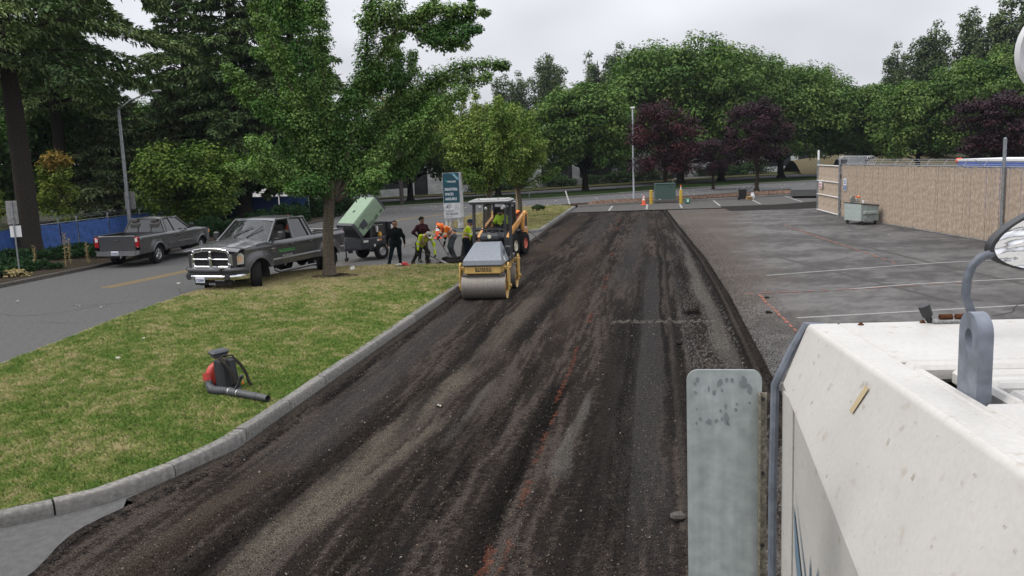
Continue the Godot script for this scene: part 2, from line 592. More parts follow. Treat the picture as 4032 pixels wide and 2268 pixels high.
	var yellow := mat("line_yellow", Color(0.52, 0.33, 0.06), 0.8, 0, "rust", 1.5)
	var line := func(pts: Array, w: float, y: float, m: Material, called: String) -> void:
		var b := MB.new()
		for i in pts.size() - 1:
			var a := Vector2(pts[i][0], pts[i][1])
			var d := Vector2(pts[i + 1][0], pts[i + 1][1])
			var s := (d - a).orthogonal().normalized() * w * 0.5
			b.face([Vector3(a.x + s.x, y, a.y + s.y), Vector3(a.x - s.x, y, a.y - s.y), Vector3(d.x - s.x, y, d.y - s.y), Vector3(d.x + s.x, y, d.y + s.y)], Vector3(a.x, -5, a.y))
		struct(called, b, m)
	for o in [-0.13, 0.13]:
		line.call([[-17.7 + o, -25.8], [-17.15 + o, -30], [-17.0 + o, -45], [-16.9 + o, -52.2], [-16.0 + o, -56.5], [-14.4 + o, -59.6]], 0.12, 0.005, yellow, numbered("centre_line"))
	line.call([[-14.8, -60.3], [-12.3, -60.4], [-10.9, -63.0]], 0.15, 0.006, white, numbered("edge_line"))
	for s in [[[3.25, -26.5], [6.2, -27.8], [8.7, -28.8], [12.2, -29.7]], [[5.0, -23.7], [6.95, -24.5], [10.6, -25.4], [14, -26.2]], [[3.07, -19.69], [8.2, -21.05], [12, -22.0]], [[3.9, -26.8], [4.6, -27.15]]]:
		line.call(s, 0.1, 0.005, white, numbered("bay_line"))
	for s in [[1.82, -59.7, -64.0], [4.4, -60.8, -68.0], [7.15, -61.8, -68.7], [10.05, -62.8, -71.0], [-0.5, -59.3, -65.0], [-3.0, -58.9, -64.4]]:
		line.call([[s[0], s[1]], [s[0], s[2]]], 0.13, 0.009, white, numbered("bay_line"))
	# far stall marks beyond the lawn
	var fp := [[-25.2, -79.6], [-22.0, -82.6], [-18.4, -86.0], [-15.0, -88.3], [-11.8, -90.0], [-9.0, -92.0], [-6.4, -94.9], [-3.8, -97.5], [-1.2, -100.0], [1.4, -102.9], [8.6, -110.6], [12.8, -113.5], [17.2, -116.6]]
	for q in fp: line.call([[q[0], q[1]], [q[0] - 1.6, q[1] - 2.6]], 0.16, 0.013, white, numbered("stall_mark"))
	# cracks and old joints
	rng.seed = 78
	var tar := mat("crack", Color(0.045, 0.042, 0.04), 0.95)
	for i in 26:
		var at := Vector2(rng.randf_range(3.0, 10.0), rng.randf_range(-54, -17)) if i < 18 else Vector2(rng.randf_range(-20.5, -14.5), rng.randf_range(-40, -14))
		var az := rng.randf_range(-0.5, 0.5) + (0.0 if rng.randf() < 0.6 else PI / 2)
		var pts := [[at.x, at.y]]
		for w in rng.randi_range(6, 16):
			az += rng.randf_range(-0.5, 0.5)
			at += Vector2(cos(az), sin(az)) * rng.randf_range(0.15, 0.4)
			pts.push_back([at.x, at.y])
		line.call(pts, rng.randf_range(0.012, 0.028), 0.006, tar, numbered("pavement_crack"))
	line.call([[4.2, -31], [5.6, -26], [6.9, -21.5]], 0.14, 0.0045, mat("joint", Color(0.20, 0.19, 0.175), 0.9, 0, "asphalt", 2.0), numbered("pavement_joint"))
	line.call([[6.3, -42], [8.3, -30], [9.8, -22]], 0.16, 0.0045, mat("joint", Color()), numbered("pavement_joint"))
	# old orange survey dashes on the lot
	var orange := mat("paint_orange", Color(0.50, 0.17, 0.10), 0.8, 0, "rust", 4.0)
	rng.seed = 77
	var dash := func(a: Vector2, d: Vector2, n: int, w: float) -> void:
		for i in n:
			var t := float(i) / n
			var q0 := a.lerp(d, t + 0.05 / n)
			var q1 := a.lerp(d, t + rng.randf_range(0.55, 0.9) / n)
			line.call([[q0.x, q0.y], [q1.x + rng.randf_range(-0.03, 0.03), q1.y]], w * rng.randf_range(0.7, 1.2), 0.012, orange, numbered("survey_dash"))
	dash.call(Vector2(6.2, -44), Vector2(7.5, -28.4), 17, 0.07)
	dash.call(Vector2(2.3, -23.1), Vector2(4.6, -23.5), 6, 0.08)
	dash.call(Vector2(4.6, -23.5), Vector2(8.6, -24.7), 5, 0.06)
	dash.call(Vector2(2.62, -22.9), Vector2(2.85, -17.6), 12, 0.07)

# ---------------------------------------------------------------- the milled lane
func make_lane() -> void:
	var n1 := FastNoiseLite.new(); n1.seed = 11; n1.frequency = 1.0; n1.fractal_octaves = 3
	var n2 := FastNoiseLite.new(); n2.seed = 12; n2.frequency = 1.0; n2.fractal_octaves = 2
	var n3 := FastNoiseLite.new(); n3.seed = 13; n3.frequency = 1.0; n3.fractal_octaves = 4
	# streaks of dust, crumbs and bared stone: x near, x far, half width, z near, z far, colour, strength
	var tan := Color(0.30, 0.255, 0.20)
	var grey := Color(0.135, 0.125, 0.12)
	var dark := Color(0.026, 0.023, 0.021)
	var brown := Color(0.15, 0.115, 0.085)
	var pale := Color(0.33, 0.31, 0.28)
	var streaks := [
		[-3.98, -3.3, 0.24, -6.4, -16.0, tan, 0.9], [-3.3, -3.25, 0.30, -15.0, -26.0, tan, 0.45], [-3.66, -3.05, 0.09, -7.6, -12.5, tan, 0.75],
		[-4.7, -4.9, 0.35, -8.0, -24.0, grey, 0.7], [-2.85, -2.75, 0.10, -10.6, -14.6, pale, 0.45], [-5.0, -4.75, 0.25, -6.5, -10.5, brown, 0.8],
		[-3.52, -3.95, 0.14, -9.0, -30.0, dark, 0.75], [-4.35, -4.05, 0.28, -6.0, -11.5, dark, 0.6], [-1.78, -1.56, 0.16, -7.6, -15.0, dark, 0.85],
		[-2.55, -2.4, 0.26, -6.0, -13.0, dark, 0.5], [-0.75, -0.62, 0.32, -6.0, -24.0, dark, 0.8], [-2.9, -2.2, 0.22, -15.0, -33.0, dark, 0.8],
		[-0.15, -0.1, 0.34, -6.0, -34.0, Color(0.105, 0.098, 0.095), 0.85], [-1.2, -1.05, 0.07, -9.5, -14.0, pale, 0.5], [-2.0, -2.6, 0.3, -17.0, -40.0, brown, 0.6],
		[0.2, 0.16, 0.06, -6.0, -56.0, dark, 0.9], [0.42, 0.38, 0.05, -6.0, -56.0, dark, 0.8], [1.05, 0.8, 0.3, -10.0, -56.0, dark, 0.55],
		[1.38, 1.0, 0.16, -11.0, -50.0, pale, 0.55], [1.68, 1.2, 0.10, -12.0, -50.0, dark, 0.95], [0.72, 0.6, 0.12, -8.0, -30.0, grey, 0.7],
		[-1.0, -0.6, 0.35, -22.0, -57.0, grey, 0.7], [-4.6, -4.4, 0.5, -30.0, -57.0, brown, 0.8], [-2.9, -2.9, 0.5, -36.0, -57.0, grey, 0.6], [-3.9, -3.6, 0.2, -34.0, -57.0, dark, 0.7], [-1.9, -1.8, 0.15, -30.0, -57.0, dark, 0.7],
		[-5.3, -5.28, 0.07, -8.0, -57.0, dark, 0.9]]
	var paint := [[-6.9, -8.0, -1.60, 0.045], [-7.35, -8.2, -1.44, 0.022], [-8.95, -9.75, -1.48, 0.034], [-10.3, -11.6, -1.5, 0.03], [-11.9, -12.6, -1.5, 0.022], [-13.0, -17.2, -1.52, 0.035], [-19.5, -20.8, -1.5, 0.05], [-24.5, -25.3, -1.45, 0.06], [-26.2, -27.6, -1.5, 0.06], [-33, -34, -1.6, 0.06], [-44, -46, -1.9, 0.07], [-49, -52, -2.0, 0.07]]
	var treads := [[-1.78, -1.58, 0.17, -7.0, -14.5], [-4.5, -3.75, 0.2, -6.0, -15.0], [-3.05, -2.75, 0.16, -6.0, -12.5], [0.75, 0.72, 0.16, -8.0, -45.0], [-0.45, -0.4, 0.14, -6.0, -30.0], [-2.35, -2.2, 0.15, -8.0, -16.0], [-5.0, -4.5, 0.18, -6.0, -10.0]]
	var zs := []
	var z := -4.2
	while z > -58.2:
		zs.push_back(z)
		z -= clampf(-z * 0.0030, 0.017, 0.2)
	zs.push_back(-58.3)
	var nx := 290
	var nr := zs.size()
	var V := PackedVector3Array(); var C := PackedColorArray(); var N := PackedVector3Array(); var I := PackedInt32Array()
	V.resize(nr * (nx + 1)); C.resize(nr * (nx + 1)); N.resize(nr * (nx + 1))
	for r in nr:
		z = zs[r]
		var xl := left_x(z)
		var xr := edge_x(z)
		var act := []
		for s in streaks:
			if z < s[3] and z > s[4]:
				var t: float = (z - s[3]) / (s[4] - s[3])
				var fade := smoothstep(0.0, 0.18, t) * smoothstep(1.0, 0.8, t)
				act.push_back([lerpf(s[0], s[1], t), s[2], s[5], s[6] * fade])
		var tr := []
		for s in treads:
			if z < s[3] and z > s[4]:
				var t: float = (z - s[3]) / (s[4] - s[3])
				tr.push_back([lerpf(s[0], s[1], t), s[2], smoothstep(0.0, 0.1, t) * smoothstep(1.0, 0.9, t)])
		var pt := []
		for s in paint:
			if z < s[0] and z > s[1]: pt.push_back([s[2], s[3]])
		for i in nx + 1:
			var x := lerpf(xl, xr, float(i) / nx)
			var a := n1.get_noise_2d(x * 1.7, z * 0.13)
			var b := n2.get_noise_2d(x * 7.0, z * 0.5)
			var d := n3.get_noise_2d(x * 6.0, z * 6.0)
			var g := n2.get_noise_2d(x * 26.0 + 90.0, z * 20.0)
			var h := -0.045 + 0.010 * a + 0.006 * b + 0.009 * d + 0.006 * g
			var col := Color(0.060, 0.048, 0.042).lerp(Color(0.182, 0.146, 0.122), smoothstep(0.08, 0.92, 0.38 + 1.2 * a + 1.05 * b + 0.6 * d + 0.8 * g))
			for s in act:
				var w: float = absf(x + 0.07 * b + 0.12 * a - s[0]) / s[1]
				if w < 1.6:
					var k: float = s[3] * smoothstep(1.5, 0.35, w + 0.7 * d)
					col = col.lerp(s[2], clampf(k, 0, 1))
					if s[2] == dark: h += 0.008 * k * (1.0 + d)
			for s in tr:
				var w: float = absf(x - s[0] + 0.02 * a) / s[1]
				if w < 1.0:
					var lug := sin((z + absf(x - s[0]) * 0.5) * TAU / 0.10 + d * 1.4)
					h += (0.021 * lug - 0.008) * s[2] * smoothstep(1.0, 0.7, w); col = col.lerp(dark, 0.35 * s[2] * smoothstep(1.0, 0.7, w))
			# milling ridges on the last pass and the seam beside it
			if x > 0.3: h += 0.0022 * sin(x * TAU / 0.05) + 0.0035 * sin(z * TAU / 0.16 + b) * smoothstep(0.3, 0.6, x)
			var seam := 0.31 + 0.02 * n1.get_noise_2d(3.0, z * 0.4) - (0.0 if z > -30.0 else (z + 30.0) * -0.012)
			h += 0.05 * exp(-pow((x - seam) / 0.04, 2.0)) * (1.0 + d) - 0.025 * exp(-pow((x - seam - 0.12) / 0.045, 2.0)) - 0.02 * exp(-pow((x - seam + 0.12) / 0.05, 2.0))
			if absf(x - seam) < 0.05: col = col.lerp(Color(0.12, 0.105, 0.095), 0.6)
			# loose windrow against the sawn edge
			var e := xr - x
			h += 0.085 * exp(-pow((e - 0.20) / 0.055, 2.0)) * (1.0 + d) + 0.06 * exp(-pow((e - 0.03) / 0.05, 2.0)) * (1.0 + d) - 0.022 * exp(-pow((e - 0.40) / 0.07, 2.0))
			if e < 0.36: col = col.lerp(Color(0.032, 0.027, 0.024) if absf(e - 0.20) > 0.04 else Color(0.13, 0.11, 0.095), 0.75)
			# gutter dust and broken asphalt along the kerb
			if z < -8.7:
				var k := x - xl
				if k < 0.16:
					h += 0.02; col = col.lerp(Color(0.155, 0.13, 0.105), 0.7 + d)
				elif k < 0.34: h += 0.022 * (1.0 + 2.2 * d) * smoothstep(0.34, 0.26, k)
			elif x - xl < 0.2: h += 0.035 * smoothstep(0.2, 0.0, x - xl) * (1 + d)
			# a chopped cross cut and the dark square hole
			if absf(z + 19.6 + 0.15 * b) < 0.16 and x > -1.0 and x < 1.35: col = col.lerp(Color(0.40, 0.37, 0.32) if d > -0.1 else dark, 0.65)
			if x > 0.5 and x < xr - 0.3 and n2.get_noise_2d(x * 24.0, z * 3.2) + 0.5 * a + 0.4 * g > (0.28 if z > -24.0 else 0.38): col = col.lerp(pale, 0.65)
			if absf(x - 0.85) < 0.17 + 0.03 * d and absf(z + 20.75) < 0.3:
				h -= 0.06; col = dark * 0.5
			for s in pt:
				if absf(x - s[0] + 0.05 * n1.get_noise_2d(z * 0.7, 5.0)) < s[1] * (1.0 + d) and d + 0.8 * g > -0.08: col = col.lerp(Color(0.38, 0.125, 0.07), 0.55)
			if i == nx or i == 0: h = maxf(h, -0.002) if i == nx else -0.002
			V[r * (nx + 1) + i] = Vector3(x, h, z)
			C[r * (nx + 1) + i] = Color(col.r, col.g, col.b, 1.0)
	for r in nr:
		for i in nx + 1:
			var x0 := V[r * (nx + 1) + maxi(i - 1, 0)]
			var x1 := V[r * (nx + 1) + mini(i + 1, nx)]
			var z0 := V[maxi(r - 1, 0) * (nx + 1) + i]
			var z1 := V[mini(r + 1, nr - 1) * (nx + 1) + i]
			N[r * (nx + 1) + i] = (x1 - x0).cross(z1 - z0).normalized()
			if r < nr - 1 and i < nx:
				var q := r * (nx + 1) + i
				I.append_array(PackedInt32Array([q, q + nx + 1, q + nx + 2, q, q + nx + 2, q + 1]))
	var ar := []
	ar.resize(Mesh.ARRAY_MAX)
	ar[Mesh.ARRAY_VERTEX] = V; ar[Mesh.ARRAY_NORMAL] = N; ar[Mesh.ARRAY_COLOR] = C; ar[Mesh.ARRAY_INDEX] = I
	var m := ArrayMesh.new()
	m.add_surface_from_arrays(Mesh.PRIMITIVE_TRIANGLES, ar)
	var o := obj(self, "milled_lane", m, vmat("milled", 0.92, Color(0, 0, 0), "milled", 0.5, 1.6))
	o.set_meta("kind", "structure")
	# loose crumbs and stone chips
	var chip := MB.new()
	var q := [Vector3(0.5, 0, 0.1), Vector3(0.1, 0.05, 0.45), Vector3(-0.5, -0.02, 0.15), Vector3(-0.15, 0, -0.5), Vector3(0.05, 0.38, -0.02), Vector3(-0.02, -0.3, 0.05)]
	for e in [[0, 1], [1, 2], [2, 3], [3, 0]]:
		chip.face([q[e[0]], q[e[1]], q[4]], Vector3.ZERO); chip.face([q[e[0]], q[e[1]], q[5]], Vector3.ZERO)
	var cm := chip.mesh(5.0)
	rng.seed = 31
	var scatter := func(called: String, label: String, n: int, place: Callable) -> void:
		var mm := MultiMesh.new()
		mm.transform_format = MultiMesh.TRANSFORM_3D; mm.use_colors = true; mm.mesh = cm; mm.instance_count = n
		for i in n:
			var a: Array = place.call()
			var sc: float = a[1]
			var bs := Basis(rdir(), rng.randf() * TAU).scaled(Vector3(sc, sc, sc))
			mm.set_instance_transform(i, Transform3D(bs, a[0])); mm.set_instance_color(i, a[2])
		var mi := MultiMeshInstance3D.new()
		mi.name = called; mi.multimesh = mm; mi.material_override = vmat("chips", 0.9)
		add_child(mi)
		mi.set_meta("kind", "stuff"); tag(mi, label, "gravel")
	scatter.call("loose_chips", "loose asphalt crumbs and pale stone chips on the milled lane", 19000, func() -> Array:
		var zz := -6.0 * pow(30.0 / 6.0, rng.randf())
		var x := rng.randf_range(-5.4, edge_x(zz))
		var t := rng.randf()
		var s := rng.randf_range(0.004, 0.015) * (1.0 if rng.randf() < 0.95 else 2.2) * (1.0 - zz * 0.012)
		var l := rng.randf_range(0.7, 1.2)
		var c := (Color(0.22, 0.195, 0.165) if t < 0.2 else (Color(0.17, 0.13, 0.10) if t < 0.45 else Color(0.045, 0.04, 0.037))) * l
		return [Vector3(x, -0.04 + s * 0.25, zz), s, Color(c.r, c.g, c.b)])
	scatter.call("windrow_crumbs", "dark asphalt crumbs spilled over the edge of the parking lot", 26000, func() -> Array:
		var zz := -10.0 * pow(46.0 / 10.0, rng.randf())
		var o2 := rng.randf()
		var x := edge_x(zz) - 0.22 + pow(o2, 2.2) * 1.35
		var s := rng.randf_range(0.012, 0.032) * (1.0 - 0.4 * o2)
		var l := rng.randf_range(0.6, 1.3)
		return [Vector3(x, s * 0.2 if x > edge_x(zz) else -0.015, zz), s, Color(0.05 * l, 0.043 * l, 0.039 * l)])
	scatter.call("kerb_rubble", "black broken asphalt lumps along the foot of the kerb", 5200, func() -> Array:
		var zz := -7.0 * pow(50.0 / 7.0, rng.randf())
		var s := rng.randf_range(0.014, 0.04)
		var l := rng.randf_range(0.5, 1.2)
		return [Vector3(left_x(zz) + (0.22 + rng.randfn(0, 0.05) if zz < -8.7 else rng.randf_range(-0.05, 0.1)), -0.02, zz), s, Color(0.042 * l, 0.037 * l, 0.034 * l)])
	scatter.call("mulch_chips", "brown bark chips covering the strip behind the bays", 6000, func() -> Array:
		var t := rng.randf()
		var x := lerpf(-4.8, 24.0, t)
		var f := -63.9 - (x + 5.3) * 0.52 if x < 11.4 else -72.4 - (x - 11.4) * 0.62
		var s := rng.randf_range(0.08, 0.2)
		var l := rng.randf_range(0.6, 1.7)
		return [Vector3(x, 0.14, f - rng.randf_range(0.6, 5.0)), s, Color(0.15 * l, 0.10 * l, 0.075 * l)])

# ---------------------------------------------------------------- kerbs
func kerb_run(called: String, pts: Array, seg: float, h: float, w: float, m: Array, inward: float, label := "") -> void:
	var root := Node3D.new()
	root.name = numbered(called); add_child(root); root.set_meta("kind", "structure")
	if label != "": root.set_meta("label", label)
	var cv := Curve3D.new()
	for q in pts: cv.add_point(Vector3(q[0], 0, q[1]))
	var total := cv.get_baked_length()
	var n := maxi(1, int(round(total / seg)))
	for k in n:
		var a := total * k / n + 0.011
		var b := total * (k + 1) / n - 0.011
		var rs := []
		var lift := rng.randf_range(-0.004, 0.006)
		for t in 4:
			var c := cv.sample_baked(lerpf(a, b, t / 3.0))
			var d := (cv.sample_baked(minf(lerpf(a, b, t / 3.0) + 0.05, total)) - cv.sample_baked(maxf(lerpf(a, b, t / 3.0) - 0.05, 0.0))).normalized()
			var s := d.cross(Vector3.UP) * inward
			var ring := PackedVector3Array()
			for q in [[0.0, -0.08], [0.0, h * 0.5], [w * 0.10, h * 0.88], [w * 0.24, h], [w * 0.92, h], [w, h * 0.9], [w, -0.08]]:
				ring.push_back(c + s * q[0] + Vector3.UP * (q[1] + lift + rng.randf_range(-0.003, 0.003)))
			rs.push_back(ring)
		var mb := MB.new()
		mb.rings(rs)
		part(root, "kerb_block", mb, m[rng.randi() % m.size()], 50.0)

func make_kerbs() -> void:
	rng.seed = 4
	var cm := [mat("kerb1", Color(0.48, 0.455, 0.42), 0.92, 0, "concrete", 1.6, 0.9), mat("kerb2", Color(0.40, 0.385, 0.355), 0.92, 0, "concrete", 1.9, 0.9), mat("kerb3", Color(0.44, 0.42, 0.39), 0.92, 0, "concrete", 1.3, 0.9)]
	kerb_run("lane_kerb", [[-5.9, -29.75], [-5.56, -29.2], [-5.56, -11.3], [-5.62, -10.3], [-5.86, -9.3], [-6.25, -8.5], [-6.95, -7.85], [-7.9, -7.3], [-9.4, -6.9], [-12, -6.6]], 1.45, 0.15, 0.18, cm, 1.0, "weathered concrete kerb between the lawn and the milled lane")
	kerb_run("lane_kerb", [[-5.58, -63.2], [-5.56, -44.0], [-5.75, -43.1], [-6.3, -42.8], [-10.4, -41.5], [-11.1, -42.0], [-11.4, -43.2]], 2.0, 0.15, 0.2, cm, 1.0, "concrete kerb round the far grass island")
	var old := [mat("kerb4", Color(0.20, 0.185, 0.165), 0.92, 0, "concrete", 1.3, 0.8), mat("kerb5", Color(0.23, 0.215, 0.19), 0.92, 0, "concrete", 1.1, 0.8)]
	kerb_run("street_kerb", [[-22, -58], [-22, -10]], 2.4, 0.13, 0.18, old, -1.0, "dirty concrete kerb beside the parked pickup")
	kerb_run("lawn_edging", [[-12.35, -7], [-12.6, -14.8], [-12.9, -17], [-13.3, -19.8], [-13.6, -23.5], [-13.3, -26.4], [-12.3, -28.4], [-11.2, -29.35], [-9.2, -29.7], [-6.3, -29.85]], 3.0, 0.125, 0.14, cm, 1.0, "low concrete edging of the near lawn")
	kerb_run("bay_kerb", [[-5.5, -63.75], [-2.1, -65.75], [2.4, -67.15], [6.4, -68.95], [11.4, -72.25], [30, -83.9]], 2.6, 0.16, 0.18, cm, 1.0, "concrete kerb behind the marked bays")
	kerb_run("road_kerb", [[-22.5, -70.4], [-17.6, -74.1], [-12.2, -75.6], [-8.8, -77.8], [2.1, -89.0], [10.2, -96.3], [17.4, -100.8], [40, -116.9]], 4.0, 0.14, 0.2, cm, 1.0, "concrete kerb of the far lawn")

# ---------------------------------------------------------------- lawns
func make_lawns() -> void:
	var n := FastNoiseLite.new(); n.seed = 21; n.frequency = 0.35; n.fractal_octaves = 4
	var f := FastNoiseLite.new(); f.seed = 22; f.frequency = 2.2; f.fractal_octaves = 3
	# green, thin or dry turf: patches by noise, browner towards the pear tree and the driveway
	var turf := func(x: float, z: float) -> float:
		var dry := 0.43 + 0.5 * n.get_noise_2d(x * 1.0 + z * 0.9, (z - x) * 1.8) + 0.55 * f.get_noise_2d(x + z * 0.5, z - x * 0.8)
		dry += 0.45 * smoothstep(-19.0, -27.0, z) * smoothstep(-7.5, -10.5, x) + 0.3 * smoothstep(-21.0, -29.0, z)
		if z > -17.0: dry -= 0.15 * smoothstep(-7.8, -6.2, x)
		return clampf(dry, 0.0, 1.0)
	var shade := func(d: float, k: float) -> Color:
		var c := Color(0.085, 0.145, 0.028).lerp(Color(0.165, 0.20, 0.055), smoothstep(0.1, 0.45, d)).lerp(Color(0.33, 0.28, 0.15), smoothstep(0.45, 1.0, d))
		return Color(c.r * k * 1.14, c.g * k * 1.12, c.b * k * 1.15)
	var lawn := func(called: String, label: String, poly: PackedVector2Array, y: float, step: float) -> void:
		var st := SurfaceTool.new()
		st.begin(Mesh.PRIMITIVE_TRIANGLES)
		var lo := poly[0]
		var hi := poly[0]
		for q in poly:
			lo = lo.min(q); hi = hi.max(q)
		var x := lo.x
		while x < hi.x:
			var z := lo.y
			while z < hi.y:
				var cell := PackedVector2Array([Vector2(x, z), Vector2(x + step, z), Vector2(x + step, z + step), Vector2(x, z + step)])
				for piece in Geometry2D.intersect_polygons(cell, poly):
					var ix := Geometry2D.triangulate_polygon(piece)
					for i in range(0, ix.size(), 3):
						var t := [piece[ix[i]], piece[ix[i + 1]], piece[ix[i + 2]]]
						if (t[1] - t[0]).cross(t[2] - t[0]) < 0: t = [t[0], t[2], t[1]]
						for v in t:
							st.set_normal(Vector3.UP); st.set_color(shade.call(turf.call(v.x, v.y), 0.8)); st.add_vertex(Vector3(v.x, y, v.y))
				z += step
			x += step
		var o := obj(self, called, st.commit(), vmat("turf", 0.95, Color(0, 0, 0), "dirt", 1.5, 1.0))
		o.set_meta("kind", "structure"); o.set_meta("label", label)
	var near := P2([-12.45, -6.75, -9.4, -7.05, -8.0, -7.48, -7.1, -8.0, -6.4, -8.65, -6.02, -9.4, -5.8, -10.35, -5.74, -11.3, -5.74, -29.1, -6.0, -29.65, -9.2, -29.58, -11.15, -29.22, -12.22, -28.3, -13.17, -26.35, -13.47, -23.5, -13.17, -19.8, -12.77, -17, -12.47, -14.8])
	var isl := P2([-5.74, -44, -5.9, -43.3, -6.4, -42.98, -10.35, -41.7, -10.95, -42.1, -11.25, -43.2, -11.7, -48, -11.9, -57.5, -10.9, -62, -9.4, -64.5, -7.4, -65.8, -5.76, -63.2])
	var far := P2([-40, -62, -26, -66.3, -22.4, -70.6, -17.5, -74.3, -12.1, -75.8, -8.7, -78.0, 2.2, -89.2, 10.3, -96.5, 17.5, -101.0, 40, -117.1, 42, -131, 19.8, -115.0, 8.1, -107.4, 0.7, -99.8, -10, -88.5, -13.7, -86.7, -19.9, -83.5, -22.8, -80.1, -25.4, -78.1, -40, -75.9])
	lawn.call("near_lawn", "mown lawn with dry patches beside the milled lane", near, 0.125, 0.35)
	lawn.call("island_lawn", "grass island with the lease sign and trees", isl, 0.13, 0.5)
	struct("far_lawn", sheet(far, 0.13), mat("far_lawn", Color(0.062, 0.115, 0.03), 0.95, 0, "dirt", 0.9, 0.8), "dark green lawn strip beyond the far road")
	# blades
	var tuft := MB.new()
	rng.seed = 51
	for k in 8:
		var a := rng.randf() * TAU
		var o := Vector3(rng.randf_range(-0.5, 0.5), 0, rng.randf_range(-0.5, 0.5))
		var lean := Vector3(cos(a), 0, sin(a)) * rng.randf_range(0.15, 0.7)
		var s := Vector3(-sin(a), 0, cos(a)) * 0.055
		var h := rng.randf_range(0.6, 1.1)
		tuft.tri(o - s, o + s, o + lean * 0.4 + Vector3(0, h * 0.6, 0) + s * 0.7)
		tuft.tri(o - s, o + lean * 0.4 + Vector3(0, h * 0.6, 0) + s * 0.7, o + lean + Vector3(0, h, 0))
	var tm := tuft.mesh(5.0)
	var spots := []
	var grow := func(poly: PackedVector2Array, count: int, y: float, zn: float, zf: float, xl: float, xr: float, k: float) -> void:
		var left := count
		while left > 0:
			var z := zn * pow(zf / zn, rng.randf())
			var p := Vector2(rng.randf_range(xl, xr), z)
			left -= 1
			if not Geometry2D.is_point_in_polygon(p, poly): continue
			var d: float = turf.call(p.x, p.y) + rng.randf_range(-0.3, 0.3)
			spots.push_back([Vector3(p.x, y, p.y), (0.027 + 0.0010 * -z) * rng.randf_range(0.7, 1.25) * k, shade.call(d, rng.randf_range(0.85, 1.45))])
	grow.call(Geometry2D.offset_polygon(near, 0.045)[0], 165000, 0.12, -7.0, -29.6, -13.5, -5.6, 1.0)
	grow.call(isl, 24000, 0.125, -42, -65, -11.9, -5.6, 0.55)
	var mm := MultiMesh.new()
	mm.transform_format = MultiMesh.TRANSFORM_3D; mm.use_colors = true; mm.mesh = tm; mm.instance_count = spots.size()
	for i in spots.size():
		var s: float = spots[i][1]
		mm.set_instance_transform(i, Transform3D(Basis(Vector3.UP, rng.randf() * TAU).scaled(Vector3(s * 1.5, s, s * 1.5)), spots[i][0]))
		mm.set_instance_color(i, spots[i][2])
	var mi := MultiMeshInstance3D.new()
	mi.name = "grass_blades"; mi.multimesh = mm; mi.material_override = vmat("blades", 0.75, Color(0.25, 0.3, 0.08))
	add_child(mi)
	mi.set_meta("kind", "stuff"); tag(mi, "short mown grass blades of the lawns", "grass")

